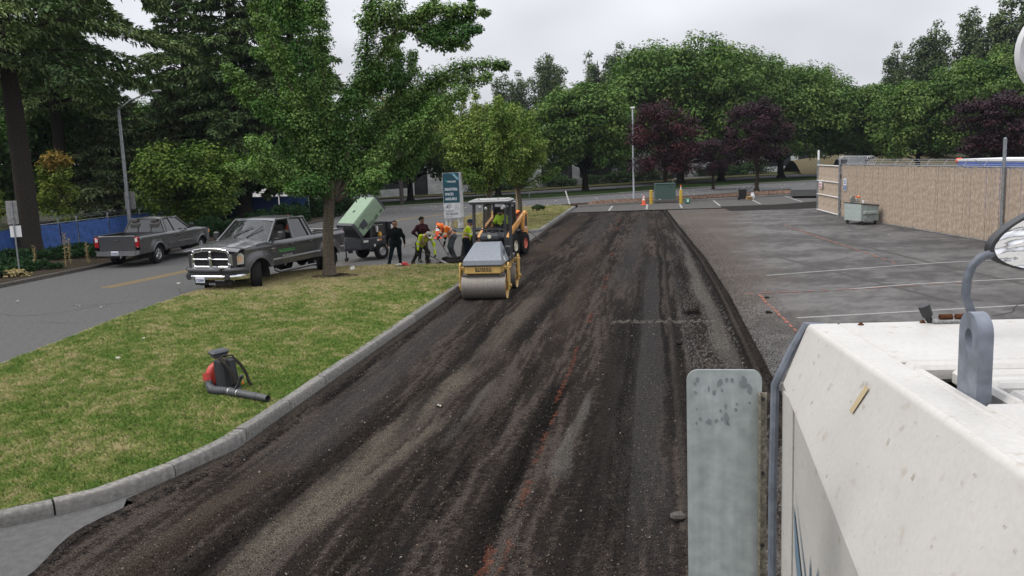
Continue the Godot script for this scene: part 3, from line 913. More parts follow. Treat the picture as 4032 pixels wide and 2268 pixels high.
# ---------------------------------------------------------------- the long white building
func make_building() -> void:
	var o := Vector3(-24.9, 0, -93.8)
	var u := Vector3(0.664, 0, -0.748).normalized()
	var turn := atan2(-u.z, u.x)
	var root := thing("office_building", "long white low office building with dark windows behind the trees", "building", o, turn)
	# local x runs along the front to the right, +z faces the road
	var white := mat("wall_white", Color(0.72, 0.72, 0.71), 0.85, 0, "mottle", 0.2)
	var wall := MB.new()
	var x0 := -16.0
	var x1 := 92.0
	var gaps := []
	# window bays: start, end, kind
	var bays := [[-14, -10, 0], [-8.5, -1.8, 0], [-1.2, 0.6, 2], [3.4, 7.6, 0], [8.6, 15.2, 0], [17.2, 22.4, 0], [23.6, 29.5, 0], [30.6, 33.8, 0], [34.6, 39.4, 0], [40.0, 44.6, 1], [50.8, 56.4, 0], [57.6, 62.4, 0], [64.0, 70.0, 0], [72, 78, 0], [80, 86, 0]]
	var cur := x0
	for b in bays:
		if b[0] > cur: wall.box(Vector3((cur + b[0]) / 2, 3.0, -0.2), Vector3(b[0] - cur, 6.0, 0.4))
		var sill := 0.9 if b[2] == 0 else 0.06
		wall.box(Vector3((b[0] + b[1]) / 2, sill / 2, -0.2), Vector3(b[1] - b[0], sill, 0.4))
		wall.box(Vector3((b[0] + b[1]) / 2, 4.5, -0.2), Vector3(b[1] - b[0], 3.0, 0.4))
		cur = b[1]
	wall.box(Vector3((cur + x1) / 2, 3.0, -0.2), Vector3(x1 - cur, 6.0, 0.4))
	part(root, "wall", wall, white)
	var back := MB.new()
	back.box(Vector3((x0 + x1) / 2, 3.0, -20), Vector3(x1 - x0, 6.0, 0.4))
	for x in [x0 + 0.2, x1 - 0.2]: back.box(Vector3(x, 3.0, -10.1), Vector3(0.4, 6.0, 19.4))
	part(root, "rear_wall", back, white)
	var rf := MB.new()
	rf.box(Vector3((x0 + x1) / 2, 6.06, -10.1), Vector3(x1 - x0 + 0.1, 0.12, 20.3))
	part(root, "roof", rf, mat("roofing", Color(0.3, 0.3, 0.3), 0.9))
	var fl := MB.new()
	fl.box(Vector3((x0 + x1) / 2, 0.04, -10.1), Vector3(x1 - x0 - 0.8, 0.06, 19.2))
	part(root, "floor", fl, mat("office_floor", Color(0.12, 0.11, 0.1), 0.9))
	var gl := mat("office_glass", Color(0.03, 0.033, 0.036), 0.08)
	var tan := mat("office_blind", Color(0.34, 0.32, 0.27), 0.7, 0, "mottle", 0.4)
	var fr := mat("office_frame", Color(0.03, 0.03, 0.032), 0.5)
	for b in bays:
		var y0 := 0.9 if b[2] == 0 else 0.06
		var w: float = b[1] - b[0]
		var win := MB.new()
		var n := maxi(1, int(round(w / 1.7)))
		for i in n + 1: win.box(Vector3(b[0] + 0.04 + (w - 0.08) * i / n, (y0 + 3.0) / 2, -0.14), Vector3(0.08, 3.0 - y0, 0.1))
		for y in [y0 + 0.04, 2.96]: win.box(Vector3((b[0] + b[1]) / 2, y, -0.142), Vector3(w - 0.004, 0.08, 0.1))
		var f := part(root, "window" if b[2] == 0 else "entrance", win, fr)
		for i in n:
			var pane := MB.new()
			pane.box(Vector3(b[0] + (w - 0.08) * (i + 0.5) / n + 0.04, (y0 + 3.0) / 2, -0.17), Vector3(w / n - 0.09, 2.9 - y0, 0.012))
			part(f, "pane", pane, tan if (b[0] > 33.5 and b[0] < 60 and i % 3 != 1) else gl)
		if b[2] == 1:
			var d := MB.new()
			d.box(Vector3(b[0] + 1.7, 1.3, -0.08), Vector3(1.1, 2.4, 0.05), Basis(), 0.01)
			var dd := part(root, "door", d, fr)
			var hd := MB.new()
			hd.box(Vector3(b[0] + 2.15, 1.2, -0.03), Vector3(0.04, 0.35, 0.05))
			part(dd, "handle", hd, mat("steel", Color(0.5, 0.5, 0.5), 0.4, 1.0))
	# concrete path to the entrance
	var path := MB.new()
	path.box(Vector3(42, 0.13, 1.9), Vector3(8, 0.05, 3.6), Basis(), 0.01)
	var po := part(root, "doorstep", path, mat("path", Color(0.42, 0.4, 0.36), 0.9, 0, "concrete", 0.5))

# ---------------------------------------------------------------- tan slatted fence on the right
func make_right_fence() -> void:
	var a := Vector3(9.72, 0, -48.5)
	var d := Vector3(2.6, 0, 14.9).normalized()
	var turn := atan2(-d.z, d.x)      # local x runs along the fence towards the camera
	var root := thing("slatted_fence", "long chain link fence filled with tan privacy slats", "fence", a, turn)
	var galv := mat("galvanised", Color(0.42, 0.44, 0.46), 0.45, 0.75, "mottle", 1.0)
	var L := 29.0
	var H := 2.72
	var sm := [mat("slat1", Color(0.555, 0.445, 0.345), 0.6, 0, "mottle", 0.8), mat("slat2", Color(0.53, 0.425, 0.33), 0.6, 0, "mottle", 0.8), mat("slat3", Color(0.575, 0.46, 0.36), 0.6, 0, "mottle", 0.8)]
	var slat := MB.new()
	slat.box(Vector3(0, H / 2 + 0.02, 0), Vector3(0.095, H - 0.06, 0.012), Basis(), 0.004)
	var sl := slat.mesh()
	rng.seed = 61
	var n := 290
	for i in n:
		var o := obj(root, "slat", sl, sm[rng.randi() % 3])
		o.position = Vector3(0.08 + i * (L - 0.2) / n, rng.randf_range(-0.02, 0.02), rng.randf_range(-0.008, 0.008))
		o.rotation = Vector3(0, rng.randf_range(-0.04, 0.04), rng.randf_range(-0.006, 0.006))
	# woven wire in front of the slats (towards the lot)
	var wire := MB.new()
	var p := 0.155
	for dirn in [1.0, -1.0]:
		var x := -H
		while x < L + H:
			var x0 := x
			var x1 := x + H * 0.62
			var y0 := 0.05
			var y1 := H
			var q0 := Vector3(x0, y0, 0)
			var q1 := Vector3(x1, y1, 0)
			if x0 < 0.0: q0 = Vector3(0, lerpf(y0, y1, -x0 / (x1 - x0)), 0)
			if x1 > L: q1 = Vector3(L, lerpf(y0, y1, (L - x0) / (x1 - x0)), 0)
			if q0.x < L and q1.x > 0.0 and q1.x > q0.x + 0.02:
				if dirn < 0: q0 = Vector3(q0.x, H + 0.05 - q0.y, 0); q1 = Vector3(q1.x, H + 0.05 - q1.y, 0)
				var off := Vector3(0, 0, 0.022 if dirn > 0 else 0.029)
				wire.tube([q0 + off, q1 + off], [0.003, 0.003], 3, false)
			x += p
	var wo := part(root, "chain_link", wire, mat("fence_wire", Color(0.27, 0.22, 0.175), 0.6, 0.2))
	wo.set_meta("kind", "stuff")
	# posts, rail, barbed wire arms
	var rail := MB.new()
	rail.tube([Vector3(0, H + 0.03, -0.02), Vector3(L, H + 0.03, -0.02)], [0.028, 0.028], 8)
	part(root, "top_rail", rail, galv)
	var low := MB.new()
	low.tube([Vector3(0, 0.04, 0.03), Vector3(L, 0.04, 0.03)], [0.012, 0.012], 6)
	part(root, "bottom_rail", low, galv)
	var posts := [[0.0, 3.15, 0.055], [3.1, 2.75, 0.035], [6.1, 2.75, 0.035], [9.1, 2.75, 0.035], [12.1, 2.75, 0.035], [15.1, 3.75, 0.06], [18.2, 2.75, 0.035], [21.3, 2.75, 0.035], [24.4, 2.75, 0.035], [27.5, 2.75, 0.035]]
	for q in posts:
		var b := MB.new()
		var big: bool = q[2] > 0.05
		var zz := 0.10 if big else -0.05
		b.lathe([[q[2], 0.0], [q[2], q[1]], [q[2] * 0.7, q[1] + 0.03], [0.0, q[1] + 0.04]], Transform3D(Basis(), Vector3(q[0], 0, zz)), 12)
		part(root, "post", b, galv)
		if not big:
			for k in [0.0, 1.45]:
				if q[0] + k > L: continue
				var arm := MB.new()
				arm.bar(Vector3(q[0] + k, H + 0.02, -0.02), Vector3(q[0] + k, H + 0.30, 0.30), 0.035, 0.012)
				arm.bar(Vector3(q[0] + k, H + 0.02, -0.02), Vector3(q[0] + k, H + 0.30, -0.22), 0.035, 0.012)
				part(root, "wire_arm", arm, galv)
	for k in 3:
		var bw := MB.new()
		var t := (k + 1) / 3.0
		for sd in [0.30, -0.22]:
			bw.tube([Vector3(0.3, H + 0.02 + 0.28 * t, -0.02 + (sd + 0.02) * t), Vector3(L, H + 0.02 + 0.28 * t, -0.02 + (sd + 0.02) * t)], [0.005, 0.005], 4, false)
		part(root, "barbed_wire", bw, galv)
	# razor coil near the gate
	var coil := MB.new()
	var cp := []
	for i in 16 * 14 + 1:
		var an := TAU * i / 14.0
		cp.push_back(Vector3(0.2 + i * 0.0165, H + 0.25 + 0.22 * sin(an), 0.02 + 0.22 * cos(an)))
	coil.tube(cp, [0.008], 4, false)
	part(root, "razor_coil", coil, mat("razor", Color(0.55, 0.56, 0.58), 0.4, 0.7))
	# notices
	var sg := MB.new()
	sg.box(Vector3(0.62, 1.72, 0.05), Vector3(0.4, 0.62, 0.008))
	var so := part(root, "notice", sg, mat("notice_white", Color(0.7, 0.71, 0.74), 0.5))
	var sb := MB.new()
	sb.box(Vector3(0.62, 1.56, 0.057), Vector3(0.36, 0.24, 0.006))
	part(so, "blue_field", sb, mat("notice_blue", Color(0.06, 0.10, 0.27), 0.5))
	var fb := Basis()
	for q in [["NOTICE", 1.95], ["PRIVATE", 1.86], ["PROPERTY", 1.77]]: lettering(so, q[0], 0.05, Vector3(0.62, q[1], 0.058), fb, mat("notice_blue", Color()), 0.3)
	for q in [["AREA", 1.60], ["24 HR", 1.50]]: lettering(so, q[0], 0.05, Vector3(0.62, q[1], 0.063), fb, mat("notice_white", Color()), 0.2)
	# swing gate beyond the corner post
	var gd := Vector3(0.25, 0, 5.1).normalized()
	var g := thing("slatted_gate", "swing gate with tan slats and white rails beside the corner post", "gate", Vector3(9.45, 0, -53.75), atan2(-gd.z, gd.x))
	var gs := MB.new()
	gs.box(Vector3(0, 1.36, 0), Vector3(0.088, 2.56, 0.012), Basis(), 0.004)
	var gm := gs.mesh()
	for i in 40:
		var o := obj(g, "slat", gm, sm[rng.randi() % 3])
		o.position = Vector3(0.22 + i * 0.121, 0, 0); o.rotation.y = 0.1
	for y in [0.10, 1.0, 1.78, 2.66]:
		var b := MB.new()
		b.tube([Vector3(0.12, y, 0.05), Vector3(5.0, y, 0.05)], [0.03, 0.03], 8)
		part(g, "rail", b, mat("rail_white", Color(0.68, 0.67, 0.66), 0.5, 0.2))
	for x in [0.0, 0.13, 0.3]:
		var b := MB.new()
		b.lathe([[0.05, 0], [0.05, 2.95], [0, 3.0]], Transform3D(Basis(), Vector3(x - 0.1, 0, -0.02)), 10)
		part(g, "post", b, galv)
	var rs := MB.new()
	rs.box(Vector3(1.15, 1.55, 0.1), Vector3(0.75, 0.38, 0.01))
	var ro := part(g, "notice", rs, mat("notice_white", Color()))
	lettering(ro, "NOTICE", 0.1, Vector3(1.15, 1.58, 0.108), fb, mat("notice_red", Color(0.45, 0.05, 0.06), 0.5), 0.6)
	lettering(ro, "NO PARKING", 0.08, Vector3(1.15, 1.43, 0.108), fb, mat("notice_red", Color()), 0.65)

# ---------------------------------------------------------------- blue screened fence on the left
func make_blue_fence() -> void:
	var root := thing("screened_fence", "chain link fence covered with blue windscreen beside the big fir", "fence", Vector3(-28.9, 0.09, -30.0), PI / 2)
	# local x runs away from the camera (towards -z)
	var blue := [mat("screen1", Color(0.045, 0.125, 0.40), 0.7, 0, "mottle", 0.6, 0.4), mat("screen2", Color(0.05, 0.135, 0.42), 0.7, 0, "mottle", 0.5, 0.4)]
	var galv := mat("galvanised", Color())
	rng.seed = 62
	var xs := [-14.0, -11.0, -8.0, -5.0, -2.0, 1.0, 4.0, 6.4, 9.0, 10.4, 13.0, 16.0, 19.0]
	for i in xs.size() - 1:
		var b := MB.new()
		var w: float = xs[i + 1] - xs[i] - 0.1
		var ph := rng.randf() * 6.0
		b.patch(func(u: float, v: float) -> Vector3:
			return Vector3(xs[i] + 0.05 + u * w, 0.02 + v * (1.22 + 0.02 * sin(u * 9.0 + ph)), 0.03 + 0.018 * sin(u * 17.0 + ph + v) * (1.0 - absf(2.0 * v - 1.0) * 0.6)), 20, 5, Vector3(0, 0, 1))
		b.patch(func(u: float, v: float) -> Vector3:
			return Vector3(xs[i] + 0.05 + u * w, 0.02 + v * (1.22 + 0.02 * sin(u * 9.0 + ph)), 0.025 + 0.018 * sin(u * 17.0 + ph + v) * (1.0 - absf(2.0 * v - 1.0) * 0.6)), 20, 5, Vector3(0, 0, -1))
		part(root, "screen_panel", b, blue[i % 2])
	for x in xs:
		var b := MB.new()
		b.lathe([[0.04, 0], [0.04, 1.5], [0, 1.53]], Transform3D(Basis(), Vector3(x, 0, -0.03)), 8)
		part(root, "post", b, galv)
		var arm := MB.new()
		arm.bar(Vector3(x, 1.42, -0.03), Vector3(x, 1.66, 0.2), 0.03, 0.02)
		part(root, "wire_arm", arm, galv)
	for y in [1.29, 0.6]:
		var r := MB.new()
		r.tube([Vector3(-14, y, -0.04), Vector3(19, y, -0.04)], [0.022, 0.022], 6)
		part(root, "rail", r, galv)
	for k in 3:
		var r := MB.new()
		r.tube([Vector3(-14, 1.46 + k * 0.08, 0.03 + k * 0.07), Vector3(19, 1.46 + k * 0.08, 0.03 + k * 0.07)], [0.006, 0.006], 4)
		part(root, "barbed_wire", r, galv)
	# return run of the same fence behind the firs
	var ret := thing("screened_fence", "short run of blue screened fence behind the fir trunks", "fence", Vector3(-34.0, 0.09, -62.0), -0.25)
	for i in 4:
		var b := MB.new()
		b.box(Vector3(i * 2.5 + 1.2, 0.75, 0), Vector3(2.4, 1.5, 0.02))
		part(ret, "screen_panel", b, blue[i % 2])
	for i in 5:
		var b := MB.new()
		b.lathe([[0.04, 0], [0.04, 1.9], [0, 1.93]], Transform3D(Basis(), Vector3(i * 2.5, 0, -0.05)), 8)
		part(ret, "post", b, galv)

# ---------------------------------------------------------------- trees and shrubs
# main shoots of the pear: x, y, z from its foot
var PEAR := [[0.2,2.37,-0.08,-0.09,4.15,0.04,-0.33,5.77,0.13,-0.47,8.78,0.19,-0.44,10.19,0.17],[0.26,2.43,-0.1,0.09,4.15,-0.35,0.02,5.8,-0.65,-0.16,8.32,-0.9,-0.23,10.83,-1.2],[0.33,2.49,-0.12,0.88,4.12,-0.2,1.3,5.71,-0.22,1.68,7.51,-0.21,1.9,8.69,-0.16,2.07,10.07,-0.09],[0.99,4.74,-0.36,1.53,6.08,-0.4,2.03,7.04,-0.42,2.71,7.85,-0.48,3.6,8.23,-0.58,4.47,8.25,-0.65,5.27,8.08,-0.67],[2.59,7.81,-0.87,3.27,7.58,-0.71,3.94,7.28,-0.53,4.67,7.03,-0.35],[0.39,2.62,-0.15,0.97,3.48,-0.57,1.69,4.47,-1.02,2.95,5.97,-1.59,4.07,6.59,-2.06,5.66,6.75,-2.57],[0.39,2.62,-0.15,1.77,3.83,-0.23,3.0,4.65,-0.2,4.2,5.45,-0.12,4.89,5.76,0.12],[0.17,2.5,-0.07,-1.26,5.19,0.23,-2.79,6.7,0.66],[0.22,2.63,-0.08,-0.7,6.35,0.71,-1.16,8.06,1.36,-1.4,9.45,1.91],[0.15,2.44,-0.06,-0.84,3.45,0.92,-1.2,3.54,1.67,-1.12,4.53,2.22],[0.26,2.4,-0.1,-0.02,3.06,1.08,-0.14,2.81,2.22],[0.38,2.43,-0.14,1.5,3.04,0.31,2.08,2.69,0.96],[0.4,2.75,-0.15,2.03,3.42,-1.48,2.87,3.78,-2.5],[0.41,2.87,-0.15,0.73,5.78,-0.91,1.81,6.43,-1.89,2.1,7.91,-2.6],[0.29,2.88,-0.11,-0.74,5.19,-0.42,-1.56,7.14,-0.8,-2.14,9.5,-1.28],[0.4,2.75,-0.15,1.77,5.13,-1.77,2.48,7.3,-3.11]]

func bez(a: Vector3, b: Vector3, sag: Vector3, n: int) -> Array:
	var r := []
	for i in n + 1:
		var t := float(i) / n
		r.push_back(a.lerp(b, t) + sag * (4.0 * t * (1.0 - t)))
	return r

# leaves round a point; normals lean out and up, tips hang
func clump(lb: LB, ctr: Vector3, rad: Vector3, n: int, size: float, ca: Color, cb: Color, hang := 0.4, jit := 0.35) -> void:
	var base := ca.lerp(cb, rng.randf())
	for k in n:
		var d := rdir()
		var r := pow(rng.randf(), 0.45)
		var pos := ctr + d * rad * r
		var nr := (d * 0.5 + Vector3.UP * 0.75 + rdir() * 0.55).normalized()
		var dir := (d + rdir() * 0.8 - Vector3.UP * hang)
		dir = (dir - nr * dir.dot(nr)).normalized()
		var t := 1.0 + rng.randf_range(-jit, jit)
		var s := size * rng.randf_range(0.65, 1.3)
		lb.leaf(pos, dir, nr, s, s * rng.randf_range(0.55, 0.85), Color(base.r * t, base.g * t, base.b * t * 0.95))

func bark(key: String, c: Color) -> StandardMaterial3D:
	return mat(key, c, 0.95, 0, "bark", 1.2, 1.2)

# a broad crown of clumps on a forked trunk, base at the origin
func broad_tree(called: String, h: float, crown_lo: float, rx: float, rz: float, nclump: int, per: int, crad: float, leaf: float, ca: Color, cb: Color, tr: float, bk: Material, lm: Material, dome := 1.0, gaps := 0.12) -> Node3D:
	var root := Node3D.new()
	root.name = called
	var lb := LB.new()
	var wood := MB.new()
	var ry := (h - crown_lo) * 0.5
	var cy := crown_lo + ry
	var fork := crown_lo + ry * 0.35
	wood.tube([Vector3(0, -0.1, 0), Vector3(0, 0.25, 0), Vector3(0.05, crown_lo * 0.6, 0.03), Vector3(0.02, fork, -0.03), Vector3(0.1, h * 0.8, 0.05)], [tr * 1.7, tr * 1.1, tr * 0.95, tr * 0.75, tr * 0.15], 9)
	var nz := FastNoiseLite.new()
	nz.seed = rng.randi() % 9999; nz.frequency = 1.3
	for k in nclump:
		var dy := rng.randf_range(-1.0, 1.0)
		var az := rng.randf() * TAU
		var lat := sqrt(1.0 - pow(dy if dy > 0.0 else dy * dome, 2.0))
		var d := Vector3(cos(az) * lat, dy, sin(az) * lat)
		var q := 1.0 + 0.18 * nz.get_noise_3dv(d * 1.1)
		var r := rng.randf_range(0.62, 0.94) if rng.randf() < 0.8 else rng.randf_range(0.15, 0.5)
		if rng.randf() < gaps: continue
		var e := Vector3(d.x * rx * r * q, d.y * ry * 0.92 * (lerpf(r, 1.0, 0.5) if d.y < 0.0 else r * q), d.z * rz * r * q)
		var c := Vector3(0, cy, 0) + e
		var s := crad * rng.randf_range(0.7, 1.25)
		clump(lb, c, Vector3(s * 1.15, s * 0.75, s * 1.15), per, leaf, ca, cb)
		if k % 3 == 0:
			var a := Vector3(0.03, rng.randf_range(crown_lo * 0.85, fork + ry * 0.6), 0)
			if c.y > a.y - 0.2: wood.tube(bez(a, c, Vector3(0, -0.12 * ry, 0), 3), [tr * 0.42, tr * 0.3, tr * 0.18, tr * 0.06], 5, false)
	part(root, "trunk", wood, bk, 60.0)
	obj(root, "crown", lb.mesh(), lm)
	return root

# upright tree whose leaves sheath long shoots
func shoot_tree(root: Node3D, shoots: Array, rad: float, per_m: int, leaf: float, ca: Color, cb: Color, tr: float, fork: float, bk: Material, lm: Material, subs: int) -> void:
	var lb := LB.new()
	var wood := MB.new()
	wood.tube([Vector3(0.02, -0.1, 0), Vector3(0, 0.12, 0), Vector3(0.0, 0.5, 0), Vector3(0.04, fork * 0.55, 0.02), Vector3(0.16, fork, -0.04), Vector3(0.25, fork + 0.6, -0.08)], [tr * 1.75, tr * 1.25, tr, tr * 0.92, tr * 0.95, tr * 0.7], 12)
	var all := []
	for s in shoots:
		var cv := Curve3D.new()
		var q := []
		for i in range(0, s.size(), 3): q.push_back(Vector3(s[i], s[i + 1], s[i + 2]))
		for i in q.size():
			var t: Vector3 = ((q[mini(i + 1, q.size() - 1)] - q[maxi(i - 1, 0)]) * 0.16)
			cv.add_point(q[i], -t, t)
		all.push_back([cv, rad * rng.randf_range(0.85, 1.2), 0.09 * tr / 0.2, 0.8])
	var main := all.size()
	for k in subs:
		var cv: Curve3D = all[rng.randi() % main][0]
		var L := cv.get_baked_length()
		var a := cv.sample_baked(L * rng.randf_range(0.25, 0.8))
		var out := Vector3(a.x - 0.3, 0, a.z).normalized() + rdir() * 0.7
		out.y = rng.randf_range(0.1, 1.0)
		var e := a + out.normalized() * rng.randf_range(0.8, 1.9)
		var c2 := Curve3D.new()
		c2.add_point(a, Vector3.ZERO, (e - a) * 0.3 - Vector3(0, 0.15, 0)); c2.add_point(e, Vector3(0, -0.35, 0))
		all.push_back([c2, rad * rng.randf_range(0.7, 1.1), 0.035, 0.0])
	for s in all:
		var cv: Curve3D = s[0]
		var L := cv.get_baked_length()
		var pts := []
		var rr := []
		for i in 9:
			pts.push_back(cv.sample_baked(L * i / 8.0)); rr.push_back(lerpf(s[2], 0.012, i / 8.0))
		wood.tube(pts, rr, 5, false)
		var at: float = s[3]
		var tone := rng.randf()
		while at < L:
			var t := at / L
			var c := cv.sample_baked(at)
			var w: float = s[1] * (1.0 - 0.55 * pow(t, 3.0)) * rng.randf_range(0.7, 1.2)
			var m := ca.lerp(cb, clampf(tone + rng.randf_range(-0.3, 0.3), 0, 1))
			clump(lb, c + rdir() * 0.13, Vector3(w, w * 0.85, w), int(per_m * 0.16), leaf, m, m, 0.7)
			at += 0.16
	part(root, "trunk", wood, bk, 60.0)
	obj(root, "crown", lb.mesh(), lm)

# tall conifer: whorls of drooping boughs with hanging sprays
func fir_tree(called: String, h: float, lo: float, spread: float, tr: float, whorl: float, ca: Color, cb: Color, bk: Material, lm: Material, dens := 1.0, spray := 0.34, cut := 99.0) -> Node3D:
	var root := Node3D.new()
	root.name = called
	var lb := LB.new()
	var wood := MB.new()
	rough_trunk(wood, h, tr)
	var y := lo
	while y < minf(h - 0.5, cut):
		var t := (y - lo) / (h - lo)
		var len0 := spread * (1.0 - t * 0.92) * (0.75 + 0.25 * smoothstep(0.0, 0.15, t))
		var nb := 5 + rng.randi() % 2
		var ph := rng.randf() * TAU
		for k in nb:
			var az := ph + TAU * k / nb + rng.randf_range(-0.3, 0.3)
			var L := len0 * rng.randf_range(0.5, 1.15)
			var d := Vector3(cos(az), 0, sin(az))
			var sd := Vector3(-d.z, 0, d.x)
			var a := Vector3(0, y + rng.randf_range(-0.3, 0.3), 0)
			var droop := -L * lerpf(0.30, -0.15, t) * rng.randf_range(0.6, 1.3)
			var pts := []
			for i in 5:
				var u := i / 4.0
				pts.push_back(a + d * (L * u) + Vector3(0, L * 0.14 * sin(u * PI) + droop * u * u + L * 0.10 * pow(u, 4), 0))
			wood.tube(pts, [tr * 0.16 * (1.0 - t * 0.6) + 0.02, 0.04, 0.03, 0.02, 0.008], 4, false)
			var bc := ca.lerp(cb, rng.randf())
			var ns := int(L * 19.0 * dens)
			for s in ns:
				var u := sqrt(rng.randf_range(0.03, 1.0))
				var f := u * 4.0
				var i := mini(int(f), 3)
				var c: Vector3 = pts[i].lerp(pts[i + 1], f - i)
				var w := (1.0 - u) * L * 0.42 + 0.25
				var side := rng.randf_range(-1, 1)
				c += sd * (side * w) + Vector3(0, -absf(side) * w * 0.25, 0)
				var dir := (d * 0.7 + sd * signf(side) * 0.6 + Vector3(0, -0.35, 0) + rdir() * 0.3).normalized()
				for q in 5:
					var dd := (dir + rdir() * 0.65).normalized()
					var nr := (Vector3.UP + rdir() * 0.55).normalized()
					nr = (nr - dd * nr.dot(dd)).normalized()
					var g := rng.randf_range(0.6, 1.4)
					lb.leaf(c + rdir() * 0.10, dd, nr, spray * rng.randf_range(0.6, 1.2), spray * 0.30, Color(bc.r * g, bc.g * g, bc.b * g))
		y += whorl * rng.randf_range(0.8, 1.2)
	part(root, "trunk", wood, bk, 60.0)
	obj(root, "crown", lb.mesh(), lm)
	return root

# furrowed bark: every ring swells and sinks by noise
func rough_trunk(b: MB, h: float, tr: float) -> void:
	var nz := FastNoiseLite.new()
	nz.seed = 6; nz.frequency = 1.0; nz.fractal_octaves = 3
	var rs := []
	var y := -0.1
	while y < h:
		var t := y / h
		var r := tr * (1.0 - 0.95 * t) * (1.0 + 0.4 * exp(-y * 2.5))
		var ring := PackedVector3Array()
		for j in 22:
			var a := TAU * j / 22.0
			var q := r * (1.0 + 0.10 * nz.get_noise_3d(cos(a) * 4.5, y * 1.6, sin(a) * 4.5) + 0.05 * nz.get_noise_3d(cos(a) * 1.2, y * 0.5, sin(a) * 1.2) + (0.012 if j % 2 == 0 else 0.0))
			ring.push_back(Vector3(cos(a) * q + 0.05 * sin(y * 0.5), y, sin(a) * q))
		rs.push_back(ring)
		y += 0.16 if y < 9.0 else 1.0
	b.rings(rs)

func plant(o: Node3D, called: String, label: String, cat: String, at: Vector3, turn := 0.0, group := "", scl := Vector3.ONE) -> Node3D:
	o.name = numbered(called); add_child(o)
	o.position = at; o.rotation.y = turn; o.scale = scl
	tag(o, label, cat, group)
	return o

func twin(o: Node3D, called: String, label: String, cat: String, at: Vector3, turn: float, group: String, scl: Vector3) -> Node3D:
	return plant(o.duplicate(), called, label, cat, at, turn, group, scl)

func shrub(w: float, h: float, n: int, leaf: float, ca: Color, cb: Color, lm: Material, boxy := false) -> Node3D:
	var root := Node3D.new()
	var lb := LB.new()
	for k in n:
		var p := Vector3(rng.randf_range(-1, 1), rng.randf_range(0.1, 0.92), rng.randf_range(-1, 1))
		if not boxy:
			var d := rdir()
			p = Vector3(d.x, 0.5 + 0.42 * absf(d.y), d.z) * Vector3(0.75, 1, 0.75)
			if rng.randf() < 0.4: p.y *= rng.randf_range(0.2, 0.9)
		clump(lb, Vector3(p.x * w * 0.5, p.y * h, p.z * w * 0.4), Vector3(w * 0.14, h * 0.16, w * 0.14), 40, leaf, ca, cb, 0.1)
	var wood := MB.new()
	for k in 6:
		var a := TAU * k / 6.0
		wood.tube([Vector3(cos(a) * 0.05, -0.03, sin(a) * 0.05), Vector3(cos(a) * w * 0.2, h * 0.45, sin(a) * w * 0.2), Vector3(cos(a) * w * 0.32, h * 0.8, sin(a) * w * 0.3)], [0.03, 0.02, 0.008], 4, false)
	part(root, "stems", wood, bark("bark_grey", Color(0.16, 0.14, 0.12)), 60.0)
	obj(root, "foliage", lb.mesh(), lm)
	return root

